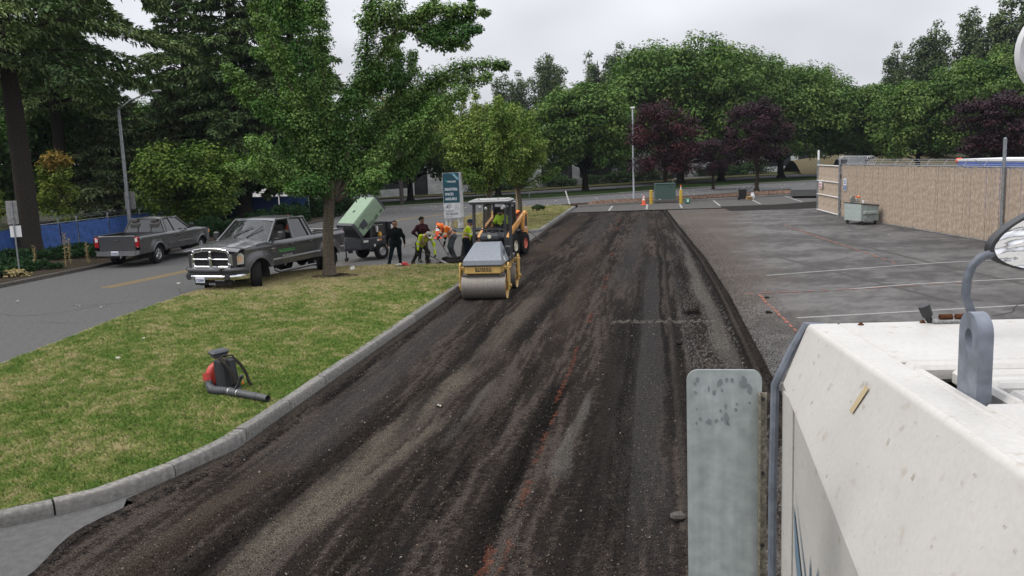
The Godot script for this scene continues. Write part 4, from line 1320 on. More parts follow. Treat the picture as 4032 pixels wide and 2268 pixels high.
func make_trees() -> void:
	var leafy := vmat("leafy", 0.72, Color(0.45, 0.6, 0.16))
	var needle := vmat("needle", 0.75, Color(0.22, 0.30, 0.10))
	var purple := vmat("purple_leaf", 0.55, Color(0.22, 0.09, 0.10))
	var bpear := bark("bark_pear", Color(0.44, 0.37, 0.28))
	var bdark := bark("bark_dark", Color(0.085, 0.072, 0.062))
	var bfir := bark("bark_fir", Color(0.17, 0.145, 0.125))
	# the pear in front of the pickup
	rng.seed = 101
	var pear := Node3D.new()
	shoot_tree(pear, PEAR, 0.40, 980, 0.088, Color(0.058, 0.131, 0.037), Color(0.160, 0.247, 0.074), 0.185, 2.5, bpear, leafy, 40)
	plant(pear, "pear_tree", "large leafy pear tree with upright shoots in front of the front grey pickup", "tree", Vector3(-10.42, 0.12, -26.88))
	var ring := MB.new()
	rng.seed = 5
	for k in 3:
		var q := []
		for i in 18:
			var a := TAU * i / 18.0
			var r := (0.85 - k * 0.25) * (1.0 + 0.15 * sin(a * 3.0 + k) + rng.randf_range(-0.08, 0.08))
			q.push_back(Vector3(cos(a) * r * 1.25 + 0.15, 0.01 + k * 0.03, sin(a) * r * 0.9))
		ring.face(q, Vector3(0, -5, 0))
	var rg := struct("tree_soil", ring, mat("soil_dark", Color(0.07, 0.052, 0.042), 0.95, 0, "dirt", 1.2, 1.2))
	rg.position = Vector3(-10.42, 0.122, -26.88)
	# two pears on the far island
	rng.seed = 102
	var sh := []
	for k in 15:
		var a := TAU * k / 15.0 + rng.randf_range(-0.2, 0.2)
		var r := rng.randf_range(1.4, 3.4)
		var top := rng.randf_range(4.0, 8.2) - r * 0.35
		sh.push_back([0.15, 1.7, 0.0, cos(a) * r * 0.45, lerpf(2.0, top, 0.45), sin(a) * r * 0.45, cos(a) * r * 0.85, lerpf(2.0, top, 0.8), sin(a) * r * 0.85, cos(a) * r, top, sin(a) * r])
	var p2 := Node3D.new()
	shoot_tree(p2, sh, 0.50, 300, 0.15, Color(0.084, 0.145, 0.031), Color(0.210, 0.267, 0.070), 0.17, 1.7, bpear, leafy, 34)
	plant(p2, "pear_tree", "light green pear tree behind the lease sign on the far island", "tree", Vector3(-9.1, 0.13, -47.8), 0.4, "pear trees on the far island", Vector3(0.95, 1.0, 0.95))
	twin(p2, "pear_tree", "light green pear tree behind the skid steer cab on the far island", "tree", Vector3(-8.15, 0.13, -53.5), 2.3, "pear trees on the far island", Vector3(0.8, 0.95, 0.8))
	twin(p2, "pear_tree", "pear tree by the street left of the lease sign", "tree", Vector3(-17.8, 0.13, -77.5), 4.0, "pear trees on the far island", Vector3(1.2, 1.35, 1.2))
	# big fir on the left
	rng.seed = 103
	var fir := fir_tree("fir_tree", 25.0, 8.3, 9.0, 0.49, 0.62, Color(0.074, 0.122, 0.048), Color(0.186, 0.243, 0.095), bfir, needle, 1.15, 0.34, 17.0)
	plant(fir, "fir_tree", "big old fir with bare dark trunk in front of the blue fence", "tree", Vector3(-28.4, 0.09, -36.2), 0.5, "fir trees along the street")
	twin(fir, "fir_tree", "old fir behind the street lamp, its boughs meeting those of the big fir", "tree", Vector3(-37.5, 0.09, -51.5), 2.6, "fir trees along the street", Vector3(0.95, 0.95, 0.95))
	rng.seed = 104
	var fir2 := fir_tree("fir_tree", 27.0, 2.6, 6.4, 0.55, 0.62, Color(0.072, 0.122, 0.048), Color(0.177, 0.243, 0.095), bfir, needle, 0.95, 0.46, 20.0)
	plant(fir2, "fir_tree", "tall fir right behind the yellow green shrub, brown trunk showing", "tree", Vector3(-29.4, 0.09, -60.0), 0.0, "fir trees along the street")
	twin(fir2, "fir_tree", "tall fir farther right, trunk above the bed of the front pickup", "tree", Vector3(-25.6, 0.09, -61.5), 1.9, "fir trees along the street", Vector3(0.9, 0.92, 0.9))
	twin(fir2, "fir_tree", "tall fir at the back behind the street lamp arm", "tree", Vector3(-37.5, 0.09, -68.0), 3.9, "fir trees along the street", Vector3(1.0, 0.95, 1.0))
	twin(fir2, "fir_tree", "fir in the gap between the big old fir and the street lamp", "tree", Vector3(-42.5, 0.09, -59.0), 5.0, "fir trees along the street", Vector3(0.85, 0.72, 0.85))
	rng.seed = 105
	var hem := fir_tree("hemlock_tree", 9.5, 0.7, 4.6, 0.2, 0.42, Color(0.065, 0.094, 0.042), Color(0.130, 0.159, 0.073), bfir, needle, 1.0, 0.36)
	plant(hem, "hemlock_tree", "soft drooping hemlock behind the blue fence left of the street lamp", "tree", Vector3(-34.5, 0.09, -52.5), 0.0, "hemlock trees behind the blue fence")
	twin(hem, "hemlock_tree", "soft drooping hemlock just right of the street lamp", "tree", Vector3(-33.8, 0.09, -58.5), 2.0, "hemlock trees behind the blue fence", Vector3(1.0, 1.1, 1.0))
	# dark broadleaf trees behind the blue fence
	rng.seed = 106
	var dk := broad_tree("shade_tree", 9.6, 0.8, 3.9, 3.9, 110, 190, 0.95, 0.26, Color(0.064, 0.140, 0.043), Color(0.149, 0.240, 0.076), 0.25, bdark, leafy)
	plant(dk, "shade_tree", "dense dark green tree behind the blue fence right of the fir trunk", "tree", Vector3(-40.5, 0.09, -55.0), 0.0, "dark trees behind the blue fence")
	twin(dk, "shade_tree", "dense dark green tree partly hidden by the big fir trunk", "tree", Vector3(-45.0, 0.09, -50.0), 2.2, "dark trees behind the blue fence", Vector3(1, 0.95, 1))
	twin(dk, "shade_tree", "dense dark green tree far back behind the street lamp pole", "tree", Vector3(-41.0, 0.09, -66.0), 4.0, "dark trees behind the blue fence", Vector3(1.1, 1.0, 1.1))
	twin(dk, "shade_tree", "dense dark tree at the left edge behind the fir trunk", "tree", Vector3(-45.5, 0.09, -43.5), 1.2, "dark trees behind the blue fence", Vector3(1.0, 0.9, 1.0))
	twin(dk, "shade_tree", "dark tree behind the tall firs near the street bend", "tree", Vector3(-31.5, 0.09, -78.0), 5.2, "dark trees behind the blue fence", Vector3(1.1, 1.2, 1.1))
	twin(dk, "shade_tree", "dark tree filling the gap above the young maple", "tree", Vector3(-47.5, 0.09, -60.5), 0.4, "dark trees behind the blue fence", Vector3(1.3, 1.25, 1.3))
	twin(dk, "shade_tree", "dark tree above the blue fence at the far left edge", "tree", Vector3(-40.0, 0.09, -39.5), 2.9, "dark trees behind the blue fence", Vector3(0.8, 0.8, 0.8))
	twin(dk, "shade_tree", "tall dark tree behind the yellow green shrub", "tree", Vector3(-34.5, 0.09, -70.0), 3.3, "dark trees behind the blue fence", Vector3(1.2, 1.25, 1.2))
	twin(dk, "shade_tree", "tall dark tree in the gap between the two street firs", "tree", Vector3(-30.0, 0.09, -72.0), 1.6, "dark trees behind the blue fence", Vector3(1.1, 1.2, 1.1))
	# yellow green shrub and the turning maple
	rng.seed = 107
	var ys := broad_tree("witch_hazel", 5.0, 0.25, 2.75, 2.6, 100, 170, 0.62, 0.17, Color(0.059, 0.112, 0.021), Color(0.148, 0.202, 0.040), 0.09, bark("bark_grey", Color(0.157, 0.149, 0.125)), leafy, 1.0, 0.05)
	plant(ys, "spreading_shrub", "wide yellow green shrub beside the street lamp", "shrub", Vector3(-27.0, 0.09, -48.2), 0.0, "", Vector3(1.22, 1.12, 1.22))
	rng.seed = 108
	var om := Node3D.new()
	var lb := LB.new()
	for k in 60:
		var d := rdir()
		var y := rng.randf_range(0.0, 1.0)
		var w := 1.05 * (1.0 - 0.72 * y) * rng.randf_range(0.4, 1.0)
		var a := rng.randf() * TAU
		var c := Vector3(cos(a) * w + (0.35 if y > 0.6 and rng.randf() < 0.5 else 0.0), 1.15 + y * 3.2, sin(a) * w)
		var tip := y > 0.82
		clump(lb, c, Vector3(0.34, 0.3, 0.34), 90, 0.13, Color(0.24, 0.17, 0.04) if tip else Color(0.11, 0.16, 0.03), Color(0.33, 0.20, 0.06) if tip else Color(0.21, 0.25, 0.05))
	var tw := MB.new()
	tw.tube([Vector3(0, -0.1, 0), Vector3(0, 1.2, 0), Vector3(0, 3.8, 0)], [0.06, 0.05, 0.012], 7)
	part(om, "trunk", tw, bark("bark_grey", Color()), 60.0)
	obj(om, "crown", lb.mesh(), leafy)
	plant(om, "young_maple", "young maple with orange top above the blue fence", "tree", Vector3(-32.2, 0.09, -43.5), 0.0, "young maples", Vector3(1.15, 1.08, 1.15))
	twin(om, "young_maple", "young maple cut by the left edge behind the fir trunk", "tree", Vector3(-32.0, 0.09, -38.0), 2.0, "young maples", Vector3(1, 0.85, 1))
	# row of big maples along the far lawn
	rng.seed = 109
	var mp := broad_tree("maple_tree", 12.0, 1.9, 5.6, 5.6, 230, 165, 1.05, 0.30, Color(0.055, 0.109, 0.029), Color(0.131, 0.194, 0.053), 0.3, bdark, leafy, 0.75, 0.03)
	rng.seed = 110
	var mq := broad_tree("maple_tree", 14.0, 1.8, 8.6, 8.2, 380, 165, 1.35, 0.31, Color(0.053, 0.107, 0.029), Color(0.127, 0.187, 0.053), 0.36, bdark, leafy, 0.7, 0.03)
	var G := "big maples along the far lawn"
	plant(mp, "maple_tree", "green maple behind the lease sign, left of the others", "tree", Vector3(-22.8, 0.13, -80.8), 0.0, G, Vector3(0.95, 0.9, 0.95))
	twin(mp, "maple_tree", "green maple behind the far island pears", "tree", Vector3(-15.4, 0.13, -86.8), 1.3, G, Vector3(0.85, 0.8, 0.85))
	twin(mp, "maple_tree", "round green maple left of the white lamp pole", "tree", Vector3(-7.1, 0.13, -92.4), 2.6, G, Vector3(1.0, 0.98, 1.0))
	plant(mq, "maple_tree", "huge domed maple behind the red leafed plum", "tree", Vector3(3.1, 0.13, -106.1), 0.0, G, Vector3(1.18, 1.24, 1.18))
	twin(mq, "maple_tree", "huge domed maple between the two dark plums", "tree", Vector3(8.2, 0.13, -111.8), 2.0, G, Vector3(1.08, 1.2, 1.08))
	twin(mq, "maple_tree", "big maple behind the slatted gate", "tree", Vector3(15.8, 0.13, -115.2), 4.1, G, Vector3(1.12, 1.08, 1.12))
	twin(mp, "maple_tree", "rounded maple above the fence corner", "tree", Vector3(26.5, 0.13, -117.5), 0.7, G, Vector3(1.15, 0.98, 1.15))
	twin(mp, "maple_tree", "maple above the dumpster, second from the right edge", "tree", Vector3(29.5, 0.13, -106.0), 3.4, G, Vector3(0.95, 0.93, 0.95))
	twin(mq, "maple_tree", "tall maple at the right edge of the picture", "tree", Vector3(36.5, 0.13, -104.0), 5.0, G, Vector3(0.9, 0.98, 0.9))
	# purple plums
	rng.seed = 111
	var pa := Color(0.020, 0.011, 0.015)
	var pb := Color(0.060, 0.020, 0.027)
	var plum := broad_tree("plum_tree", 8.3, 1.7, 2.9, 2.9, 120, 140, 0.62, 0.17, pa, Color(0.068, 0.022, 0.028), 0.16, bark("bark_plum", Color(0.16, 0.13, 0.1)), purple, 0.7, 0.12)
	plant(plum, "plum_tree", "red purple plum tree behind the green transformer", "tree", Vector3(0.85, 0.12, -71.5), 0.0, "purple plum trees")
	rng.seed = 112
	var pl2 := broad_tree("plum_tree", 8.6, 1.9, 3.0, 3.0, 120, 140, 0.62, 0.18, Color(0.020, 0.012, 0.017), Color(0.05, 0.022, 0.03), 0.17, bark("bark_plum", Color()), purple, 0.8, 0.1)
	plant(pl2, "plum_tree", "dark purple plum tree beside the propane burner", "tree", Vector3(9.1, 0.12, -81.6), 0.0, "purple plum trees", Vector3(1.0, 1.0, 1.0))
	twin(pl2, "plum_tree", "low dark plum between the two taller plums", "tree", Vector3(5.6, 0.13, -86.5), 2.0, "purple plum trees", Vector3(0.75, 0.6, 0.75))
	twin(pl2, "plum_tree", "dark plum at the right edge beyond the tan fence", "tree", Vector3(24.6, 0.12, -68.5), 1.0, "purple plum trees", Vector3(1.1, 0.88, 1.1))
	# cottonwoods far behind the building
	rng.seed = 113
	var cw := Node3D.new()
	var cl := LB.new()
	var cwood := MB.new()
	cwood.tube([Vector3(0, -0.2, 0), Vector3(0.2, 8, 0), Vector3(0, 16, 0.3), Vector3(0.2, 22, 0)], [0.55, 0.4, 0.25, 0.06], 7)
	for k in 46:
		var a := rng.randf() * TAU
		var y0 := rng.randf_range(5.0, 17.0)
		var r := 1.2 + rng.randf() * 2.8
		var top := minf(y0 + rng.randf_range(3.0, 8.0), 24.0 - r * 0.6)
		cwood.tube([Vector3(0, y0 - 1.5, 0), Vector3(cos(a) * r * 0.7, y0, sin(a) * r * 0.7), Vector3(cos(a) * r, top, sin(a) * r)], [0.14, 0.09, 0.03], 4, false)
		for s in 6:
			var t := s / 5.0
			clump(cl, Vector3(cos(a) * r, lerpf(y0, top, t), sin(a) * r) + rdir() * 0.5, Vector3(1.25, 1.1, 1.25) * (1.0 - 0.35 * t), 66, 0.42, Color(0.060, 0.088, 0.042), Color(0.115, 0.145, 0.07))
	part(cw, "trunk", cwood, bark("bark_grey", Color()), 60.0)
	obj(cw, "crown", cl.mesh(), leafy)
	var C := "tall cottonwoods behind the building"
	var cs := [[-27, -172, 0.86, 0.0, "leftmost of the tall cottonwoods, partly behind the pear crown"], [-20.3, -174, 1.0, 1.0, "tall cottonwood right of the long pear branch"], [-10.5, -176, 1.0, 2.2, "tall cottonwood left of the pair above the round maple"], [-4.5, -173, 1.04, 3.0, "tall cottonwood right of the pair above the round maple"], [2.0, -178, 0.96, 4.1, "cottonwood rising behind the huge maple dome at its left"], [11.0, -176, 0.97, 5.3, "cottonwood tips above the huge maple dome"], [16.5, -180, 0.9, 0.4, "cottonwood tips right of the huge maple dome"], [30.0, -173, 0.8, 1.7, "lone cottonwood in the dip right of the huge maple"], [44.0, -168, 0.9, 2.9, "cottonwood left of the tall pair at the right"], [49.5, -169, 1.04, 3.8, "tall cottonwood above the fence corner maple"], [57.0, -166, 1.15, 5.0, "tall cottonwood next to the right edge"], [61.5, -163, 1.28, 0.9, "tallest cottonwood at the right edge"], [-38, -150, 0.8, 2.4, "cottonwood seen behind the pear and fir crowns"], [70, -158, 1.2, 2.0, "cottonwood beyond the right edge, next to the tallest one"], [80, -150, 1.1, 4.0, "cottonwood farthest beyond the right edge"]]
	for i in cs.size():
		var q: Array = cs[i]
		var sc := Vector3(1.0, 1.0, 1.0) * float(q[2])
		if i == 0: plant(cw, "cottonwood_tree", q[4], "tree", Vector3(q[0], 0, q[1]), q[3], C, sc)
		else: twin(cw, "cottonwood_tree", q[4], "tree", Vector3(q[0], 0, q[1]), q[3], C, sc)
	# thin bare tree seen through the gap in the pear
	rng.seed = 118
	var bare := Node3D.new()
	var bw := MB.new()
	for k in 9:
		var a := rng.randf() * TAU
		var r := rng.randf_range(0.6, 2.2)
		var p0 := Vector3(0, 2.0 + k * 0.7, 0)
		var p1 := Vector3(cos(a) * r * 0.6, p0.y + 3.2, sin(a) * r * 0.6)
		var p3 := Vector3(cos(a) * r, p0.y + 6.0, sin(a) * r)
		bw.tube([p0, p1, p3], [0.09, 0.05, 0.015], 4, false)
		for j in 5:
			var c := p1.lerp(p3, j / 5.0)
			bw.tube([c, c + (rdir() * 0.7 + Vector3(0, 0.9, 0)) * 0.8], [0.025, 0.006], 3, false)
	bw.tube([Vector3(0, -0.1, 0), Vector3(0, 6, 0), Vector3(0.2, 13.5, 0)], [0.2, 0.13, 0.02], 6)
	part(bare, "trunk", bw, bark("bark_pale", Color(0.3, 0.27, 0.25)), 60.0)
	var bl := LB.new()
	for k in 26: clump(bl, Vector3(rng.randf_range(-1.6, 1.6), rng.randf_range(6.5, 11), rng.randf_range(-1.6, 1.6)), Vector3(0.4, 0.3, 0.4), 14, 0.2, Color(0.16, 0.10, 0.05), Color(0.2, 0.16, 0.07))
	obj(bare, "crown", bl.mesh(), leafy)
	plant(bare, "bare_tree", "thin half bare tree showing through the gap in the pear crown", "tree", Vector3(-21.5, 0.13, -73.5), 0.0)
	# junipers along the street, hedges at the building
	rng.seed = 114
	var ju := Node3D.new()
	var jl := LB.new()
	for k in 46:
		var c := Vector3(rng.randf_range(-1.1, 1.1), rng.randf_range(0.1, 0.42), rng.randf_range(-0.9, 0.9))
		c.y *= 1.0 - 0.5 * absf(c.x) / 1.1
		for q in 70:
			var dir := (Vector3(c.x, 0.35, c.z) + rdir() * 0.6).normalized()
			var nr := (Vector3.UP + rdir() * 0.5).normalized()
			nr = (nr - dir * nr.dot(dir)).normalized()
			var g := rng.randf_range(0.6, 1.4)
			jl.leaf(c + rdir() * 0.16, dir, nr, 0.16, 0.045, Color(0.030 * g, 0.070 * g, 0.026 * g))
	var jw := MB.new()
	for k in 5: jw.tube([Vector3(0, -0.03, 0), Vector3(rng.randf_range(-0.8, 0.8), 0.25, rng.randf_range(-0.6, 0.6))], [0.03, 0.01], 4, false)
	part(ju, "stems", jw, bark("bark_grey", Color()), 60.0)
	obj(ju, "foliage", jl.mesh(), needle)
	var J := [[-24.6, -28.6, 1.0, "low juniper at the left edge in front of the road sign"], [-26.2, -30.6, 1.2, "low juniper behind the leaning sign post"], [-24.2, -30.6, 0.9, "low juniper beside the dry stalks at the kerb"], [-27.5, -34.0, 1.3, "juniper at the foot of the big fir"], [-26.0, -36.5, 1.3, "juniper behind the dry stalks"], [-24.5, -35.2, 1.15, "juniper close to the parked pickup tail"], [-25.6, -39.0, 1.3, "juniper right behind the parked pickup tail"], [-27.3, -32.0, 1.2, "juniper against the blue fence at the far left"]]
	for i in J.size():
		var q: Array = J[i]
		var sc := Vector3(q[2], q[2] * 0.7, q[2])
		if i == 0: plant(ju, "juniper_shrub", q[3], "shrub", Vector3(q[0], 0.09, q[1]), 0.3, "junipers along the street", sc)
		else: twin(ju, "juniper_shrub", q[3], "shrub", Vector3(q[0], 0.09, q[1]), i * 1.3, "junipers along the street", sc)
	for q in [[-24.0, -54.5, 1.5, "dark juniper behind the bed of the front pickup"], [-23.6, -49.5, 1.3, "dark juniper behind the cab of the front pickup"], [-24.2, -45.0, 1.3, "dark juniper in front of the parked pickup hood"], [-24.5, -60, 1.6, "dark juniper near the compressor hood"], [-23.9, -65, 1.6, "dark juniper at the bend of the street"]]:
		twin(ju, "juniper_shrub", q[3], "shrub", Vector3(q[0], 0.09, q[1]), q[1], "junipers along the street", Vector3(q[2], q[2] * 1.4, q[2]))
	# clipped bushes: along the front of the building
	rng.seed = 115
	var bush := shrub(2.6, 1.2, 60, 0.16, Color(0.028, 0.058, 0.022), Color(0.06, 0.10, 0.035), leafy, true)
	var u := Vector3(0.664, 0, -0.748)
	var nrm := Vector3(0.748, 0, 0.664)
	var o := Vector3(-24.9, 0.11, -93.8)
	var bs := [[24.5, 1.5, 1.0, "clipped bush below the window left of the entrance lamp"], [28.5, 1.5, 1.2, "clipped bush under the maple left of the white pole"], [31.8, 1.6, 1.1, "square clipped bush left of the two near the entrance"], [35.2, 1.6, 1.0, "square clipped bush beside the white lamp pole"], [38.4, 1.5, 0.55, "small round bush next to the building entrance"], [46.5, 1.6, 0.9, "dark bush behind the red plum trunk"], [50.0, 1.7, 1.0, "square bush right of the plum trunk"], [53.2, 1.8, 1.35, "tall dark bush against the white wall"], [57.5, 1.8, 1.7, "large dark bush between the plums"], [18.0, 1.6, 1.1, "bush behind the island pear trunk"], [20.6, 1.6, 0.7, "small yellowish bush at the white plinth"]]
	for i in bs.size():
		var q: Array = bs[i]
		var at := o + u * float(q[0]) + nrm * float(q[1])
		if i == 0: plant(bush, "clipped_bush", q[3], "bush", at, 0.7, "clipped bushes at the building", Vector3.ONE * float(q[2]))
		else: twin(bush, "clipped_bush", q[3], "bush", at, 0.7 + i, "clipped bushes at the building", Vector3.ONE * float(q[2]))
	rng.seed = 116
	var hedge := shrub(7.0, 1.25, 240, 0.16, Color(0.022, 0.046, 0.02), Color(0.045, 0.075, 0.03), leafy, true)
	plant(hedge, "clipped_hedge", "long dark clipped hedge behind the lease sign", "hedge", o + u * 8.5 + nrm * 2.0, atan2(0.748, 0.664), "clipped hedges at the building", Vector3(1, 1, 0.35))
	twin(hedge, "clipped_hedge", "long dark clipped hedge right of the farthest maple trunk", "hedge", o + u * 76.0 + nrm * 2.4, atan2(0.748, 0.664), "clipped hedges at the building", Vector3(1.7, 1.3, 0.4))
	# brambles on the slope beyond the tan fence
	rng.seed = 117
	var hill := MB.new()
	hill.patch(func(a: float, b: float) -> Vector3: return Vector3(20 + a * 60, 0.05 + 2.6 * sin(b * PI) * (0.7 + 0.3 * sin(a * 9.0)), -126 - b * 18), 30, 10, Vector3.UP)
	struct("dry_slope", hill, mat("dryslope", Color(0.36, 0.30, 0.17), 0.95, 0, "dirt", 0.4, 0.8))
	var br := shrub(7.0, 2.6, 130, 0.3, Color(0.13, 0.16, 0.04), Color(0.23, 0.22, 0.07), leafy)
	plant(br, "bramble_bush", "yellow green bramble above the fence, left of the maple trunk", "bush", Vector3(31.5, 2.0, -134.0), 0.0, "brambles on the dry slope")
	twin(br, "bramble_bush", "yellow green bramble right of the maple trunk", "bush", Vector3(39.0, 2.1, -132.5), 2.0, "brambles on the dry slope", Vector3.ONE)
	twin(br, "bramble_bush", "yellow green bramble behind the blue roofed trailer", "bush", Vector3(45.5, 1.9, -132.0), 4.0, "brambles on the dry slope", Vector3.ONE)

# ---------------------------------------------------------------- the milling machine we stand on
func make_milling_machine() -> void:
	# local frame: x across to the right, y up, z back along the hood towards the camera; origin under the far left corner of the hood
	var axis := Vector3(0.10074, 0, 0.99491)
	var root := thing("milling_machine", "big white milling machine body in the foreground at the right", "construction machine", Vector3(0.6412, 0, -3.8501), atan2(axis.x, axis.z))
	var white := mat("machine_white", Color(0.52, 0.502, 0.472), 0.45, 0, "machine_dirt", 0.9)
	var trim := mat("machine_grey", Color(0.17, 0.19, 0.23), 0.55, 0, "mottle", 2.0)
	var H := 2.95
	var W := 1.9        # hood width
	var L := 2.9        # hood length, running past under the camera's right hand
	# chamfered side: far lower edge and its taper towards the camera
	var lo := func(t: float) -> Vector3: return Vector3(lerpf(-0.099, -0.19, t / 1.283), H + lerpf(-0.261, -0.505, t / 1.283), t)
	var ch := MB.new()
	var n := 12
	for i in n:
		var t0 := L * i / n
		var t1 := L * (i + 1) / n
		var r := []
		for t in [t0, t1]:
			var q: Vector3 = lo.call(t)
			r.push_back([Vector3(0.02, H, t), Vector3(0.008, H - 0.005, t), Vector3(-0.002, H - 0.02, t), q.lerp(Vector3(0, H, t), 0.06), q])
		for k in 4: ch.face([r[0][k], r[0][k + 1], r[1][k + 1], r[1][k]], Vector3(0.6, 2.0, t0))
	part(root, "side_chamfer", ch, white, 50.0)
	# upright side below the chamfer
	var sd := MB.new()
	for i in n:
		var t0 := 0.27 + (L - 0.27) * i / n
		var t1 := 0.27 + (L - 0.27) * (i + 1) / n
		var a: Vector3 = lo.call(t0)
		var b: Vector3 = lo.call(t1)
		sd.face([a, b, Vector3(b.x - 0.0, 0.9, t1), Vector3(a.x, 0.9, t0)], Vector3(0.8, 1.5, t0))
	part(root, "side_panel", sd, white)
	var fl := MB.new()
	fl.box(Vector3(-0.055, 1.78, 0.075), Vector3(0.09, 1.76, 0.15), Basis(), 0.006)
	part(root, "front_flange", fl, white)
	var rc := MB.new()
	rc.box(Vector3(-0.045, 1.75, 0.21), Vector3(0.085, 1.70, 0.115), Basis(), 0.004)
	part(root, "recess_strip", rc, mat("machine_beige", Color(0.40, 0.36, 0.30), 0.6, 0, "mottle", 1.5))
	# grey rubber moulding down the far end
	var ed := MB.new()
	var prof := [Vector3(0.09, H - 0.02, -0.02), Vector3(0.0, H - 0.012, -0.02), Vector3(-0.05, H - 0.10, -0.02), Vector3(-0.128, H - 0.27, -0.02), Vector3(-0.135, 2.2, -0.02), Vector3(-0.135, 0.9, -0.02)]
	ed.tube(prof, [0.019], 8)
	part(root, "edge_moulding", ed, trim)
	var fe := MB.new()
	fe.face([Vector3(0.02, H - 0.005, -0.004), Vector3(W, H - 0.005, -0.004), Vector3(W, 0.9, -0.004), Vector3(-0.1, 0.9, -0.004), Vector3(-0.1, H - 0.27, -0.004)], Vector3(0.8, 1.5, 1))
	part(root, "front_panel", fe, white)
	# the flat top: strips left between the joints, the rib and the slot under the lifting eye
	var top := func(called: String, x0: float, x1: float, z0: float, z1: float, y := 0.0, bev := 0.004) -> void:
		var b := MB.new()
		b.box(Vector3((x0 + x1) / 2, H - 0.03 + y, (z0 + z1) / 2), Vector3(x1 - x0, 0.06, z1 - z0), Basis(), bev)
		part(root, called, b, white)
	top.call("top_panel", 0.02, 0.128, 0.0, L)
	top.call("top_panel", 0.131, W, 0.0, 0.70, 0.0, 0.006)
	top.call("top_rib", 0.131, W, 0.716, 0.80, 0.004, 0.014)
	top.call("top_panel", 0.131, 0.166, 0.812, L, 0.0, 0.006)
	top.call("top_panel", 0.166, W, 1.235, 1.62, 0.0, 0.012)
	top.call("top_panel", 0.30, W, 0.93, 1.0, 0.0, 0.014)
	top.call("top_rib", 0.255, 0.30, 0.812, 1.233, 0.0, 0.014)
	top.call("top_panel", 0.30, W, 0.812, 0.90, -0.006, 0.01)
	top.call("top_panel", 0.32, W, 1.05, 1.233, -0.012, 0.014)
	top.call("top_rib", 0.30, W, 1.002, 1.048, 0.004, 0.014)
	top.call("top_panel", 0.166, W, 1.66, L, 0.0, 0.012)
	var inn := MB.new()
	inn.box(Vector3(0.9, H - 0.20, 1.5), Vector3(1.7, 0.02, 2.7))
	part(root, "inner_deck", inn, mat("machine_inner", Color(0.20, 0.19, 0.16), 0.8, 0, "rust", 2.0))
	for x in [0.245, 0.285]:
		var bk := MB.new()
		bk.box(Vector3(x, H - 0.13, 1.12), Vector3(0.02, 0.12, 0.10), Basis(), 0.004)
		bk.lathe([[0.012, 0], [0.012, 0.02], [0, 0.024]], Transform3D(Basis(), Vector3(x, H - 0.07, 1.16)), 10)
		part(root, "bracket", bk, mat("machine_beige", Color()))
	# lifting eye
	var le := MB.new()
	var op := PackedVector2Array([Vector2(-0.063, -0.2)])
	for i in 17: op.push_back(Vector2(-cos(PI * i / 16.0) * 0.063, 0.185 + sin(PI * i / 16.0) * 0.063))
	op.push_back(Vector2(0.063, -0.2))
	var ring := []
	for i in 24: ring.push_back(Vector2(cos(TAU * i / 24.0) * 0.025, 0.165 + sin(TAU * i / 24.0) * 0.034))
	# split the outline left and right of the hole so that it stays open
	var hl := PackedVector2Array()
	var hr := PackedVector2Array()
	var xf := Transform3D(Basis(Vector3(0, 0, 1), Vector3(0, 1, 0), Vector3(-1, 0, 0)), Vector3(0.19, H, 1.125))
	for v in op: if v.x <= 0.0001: hl.push_back(v)
	for i in range(6, 19): hl.push_back(ring[i])
	hl.push_back(Vector2(0, -0.2))
	for v in op: if v.x >= -0.0001: hr.push_back(v)
	hr.push_back(Vector2(0, -0.2))
	for i in range(18, 31): hr.push_back(ring[i % 24])
	le.prism(hl, -0.022, 0.022, xf); le.prism(hr, -0.022, 0.022, xf)
	part(root, "lifting_eye", le, mat("eye_grey", Color(0.20, 0.225, 0.27), 0.5, 0.0, "mottle", 2.0), 30.0)
	# tape, decals and bolts
	var tp := MB.new()
	var c0: Vector3 = lo.call(0.80)
	var cu := (Vector3(0, H, 0.80) - c0)
	tp.face([c0 + cu * 0.62 + Vector3(-0.002, 0.001, -0.035), c0 + cu * 0.62 + Vector3(-0.002, 0.001, 0.0), c0 + cu * 0.86 + Vector3(-0.002, 0.001, 0.045), c0 + cu * 0.86 + Vector3(-0.002, 0.001, 0.01)], Vector3(0.8, 1.0, 0.8))
	part(root, "tape_strip", tp, mat("tape", Color(0.40, 0.32, 0.19), 0.6))
	# tar flecks and brown scuffs along the upper edge of the chamfer
	var gm := MB.new()
	rng.seed = 12
	for i in 30:
		var t := rng.randf_range(0.1, 2.0)
		var c1: Vector3 = lo.call(t)
		var dn := (c1 - Vector3(0, H, t))
		var s := 0.08 + pow(rng.randf(), 2.2) * 0.85
		var p0 := Vector3(0, H, t) + dn * s
		var u := (dn.normalized() + Vector3(0, 0, rng.randf_range(-0.6, 0.2))).normalized()
		var v := Vector3(0, 0, 1)
		var ln := rng.randf_range(0.004, 0.022) * (1.0 - 0.6 * s)
		var wd := rng.randf_range(0.001, 0.0028)
		var o := dn.cross(v).normalized() * 0.0012
		if o.y < 0.0: o = -o
		var f := []
		for k in 7: f.push_back(p0 + o + u * (cos(TAU * k / 7.0) * ln * rng.randf_range(0.6, 1.1)) + v * (sin(TAU * k / 7.0) * wd * rng.randf_range(0.5, 1.3)))
		gm.face(f, Vector3(0.8, 1.0, t))
	part(root, "grime_flecks", gm, mat("grime", Color(0.27, 0.21, 0.15), 0.9))
	var dm := mat("decal_blue", Color(0.13, 0.19, 0.25), 0.5)
	var sx := -0.104
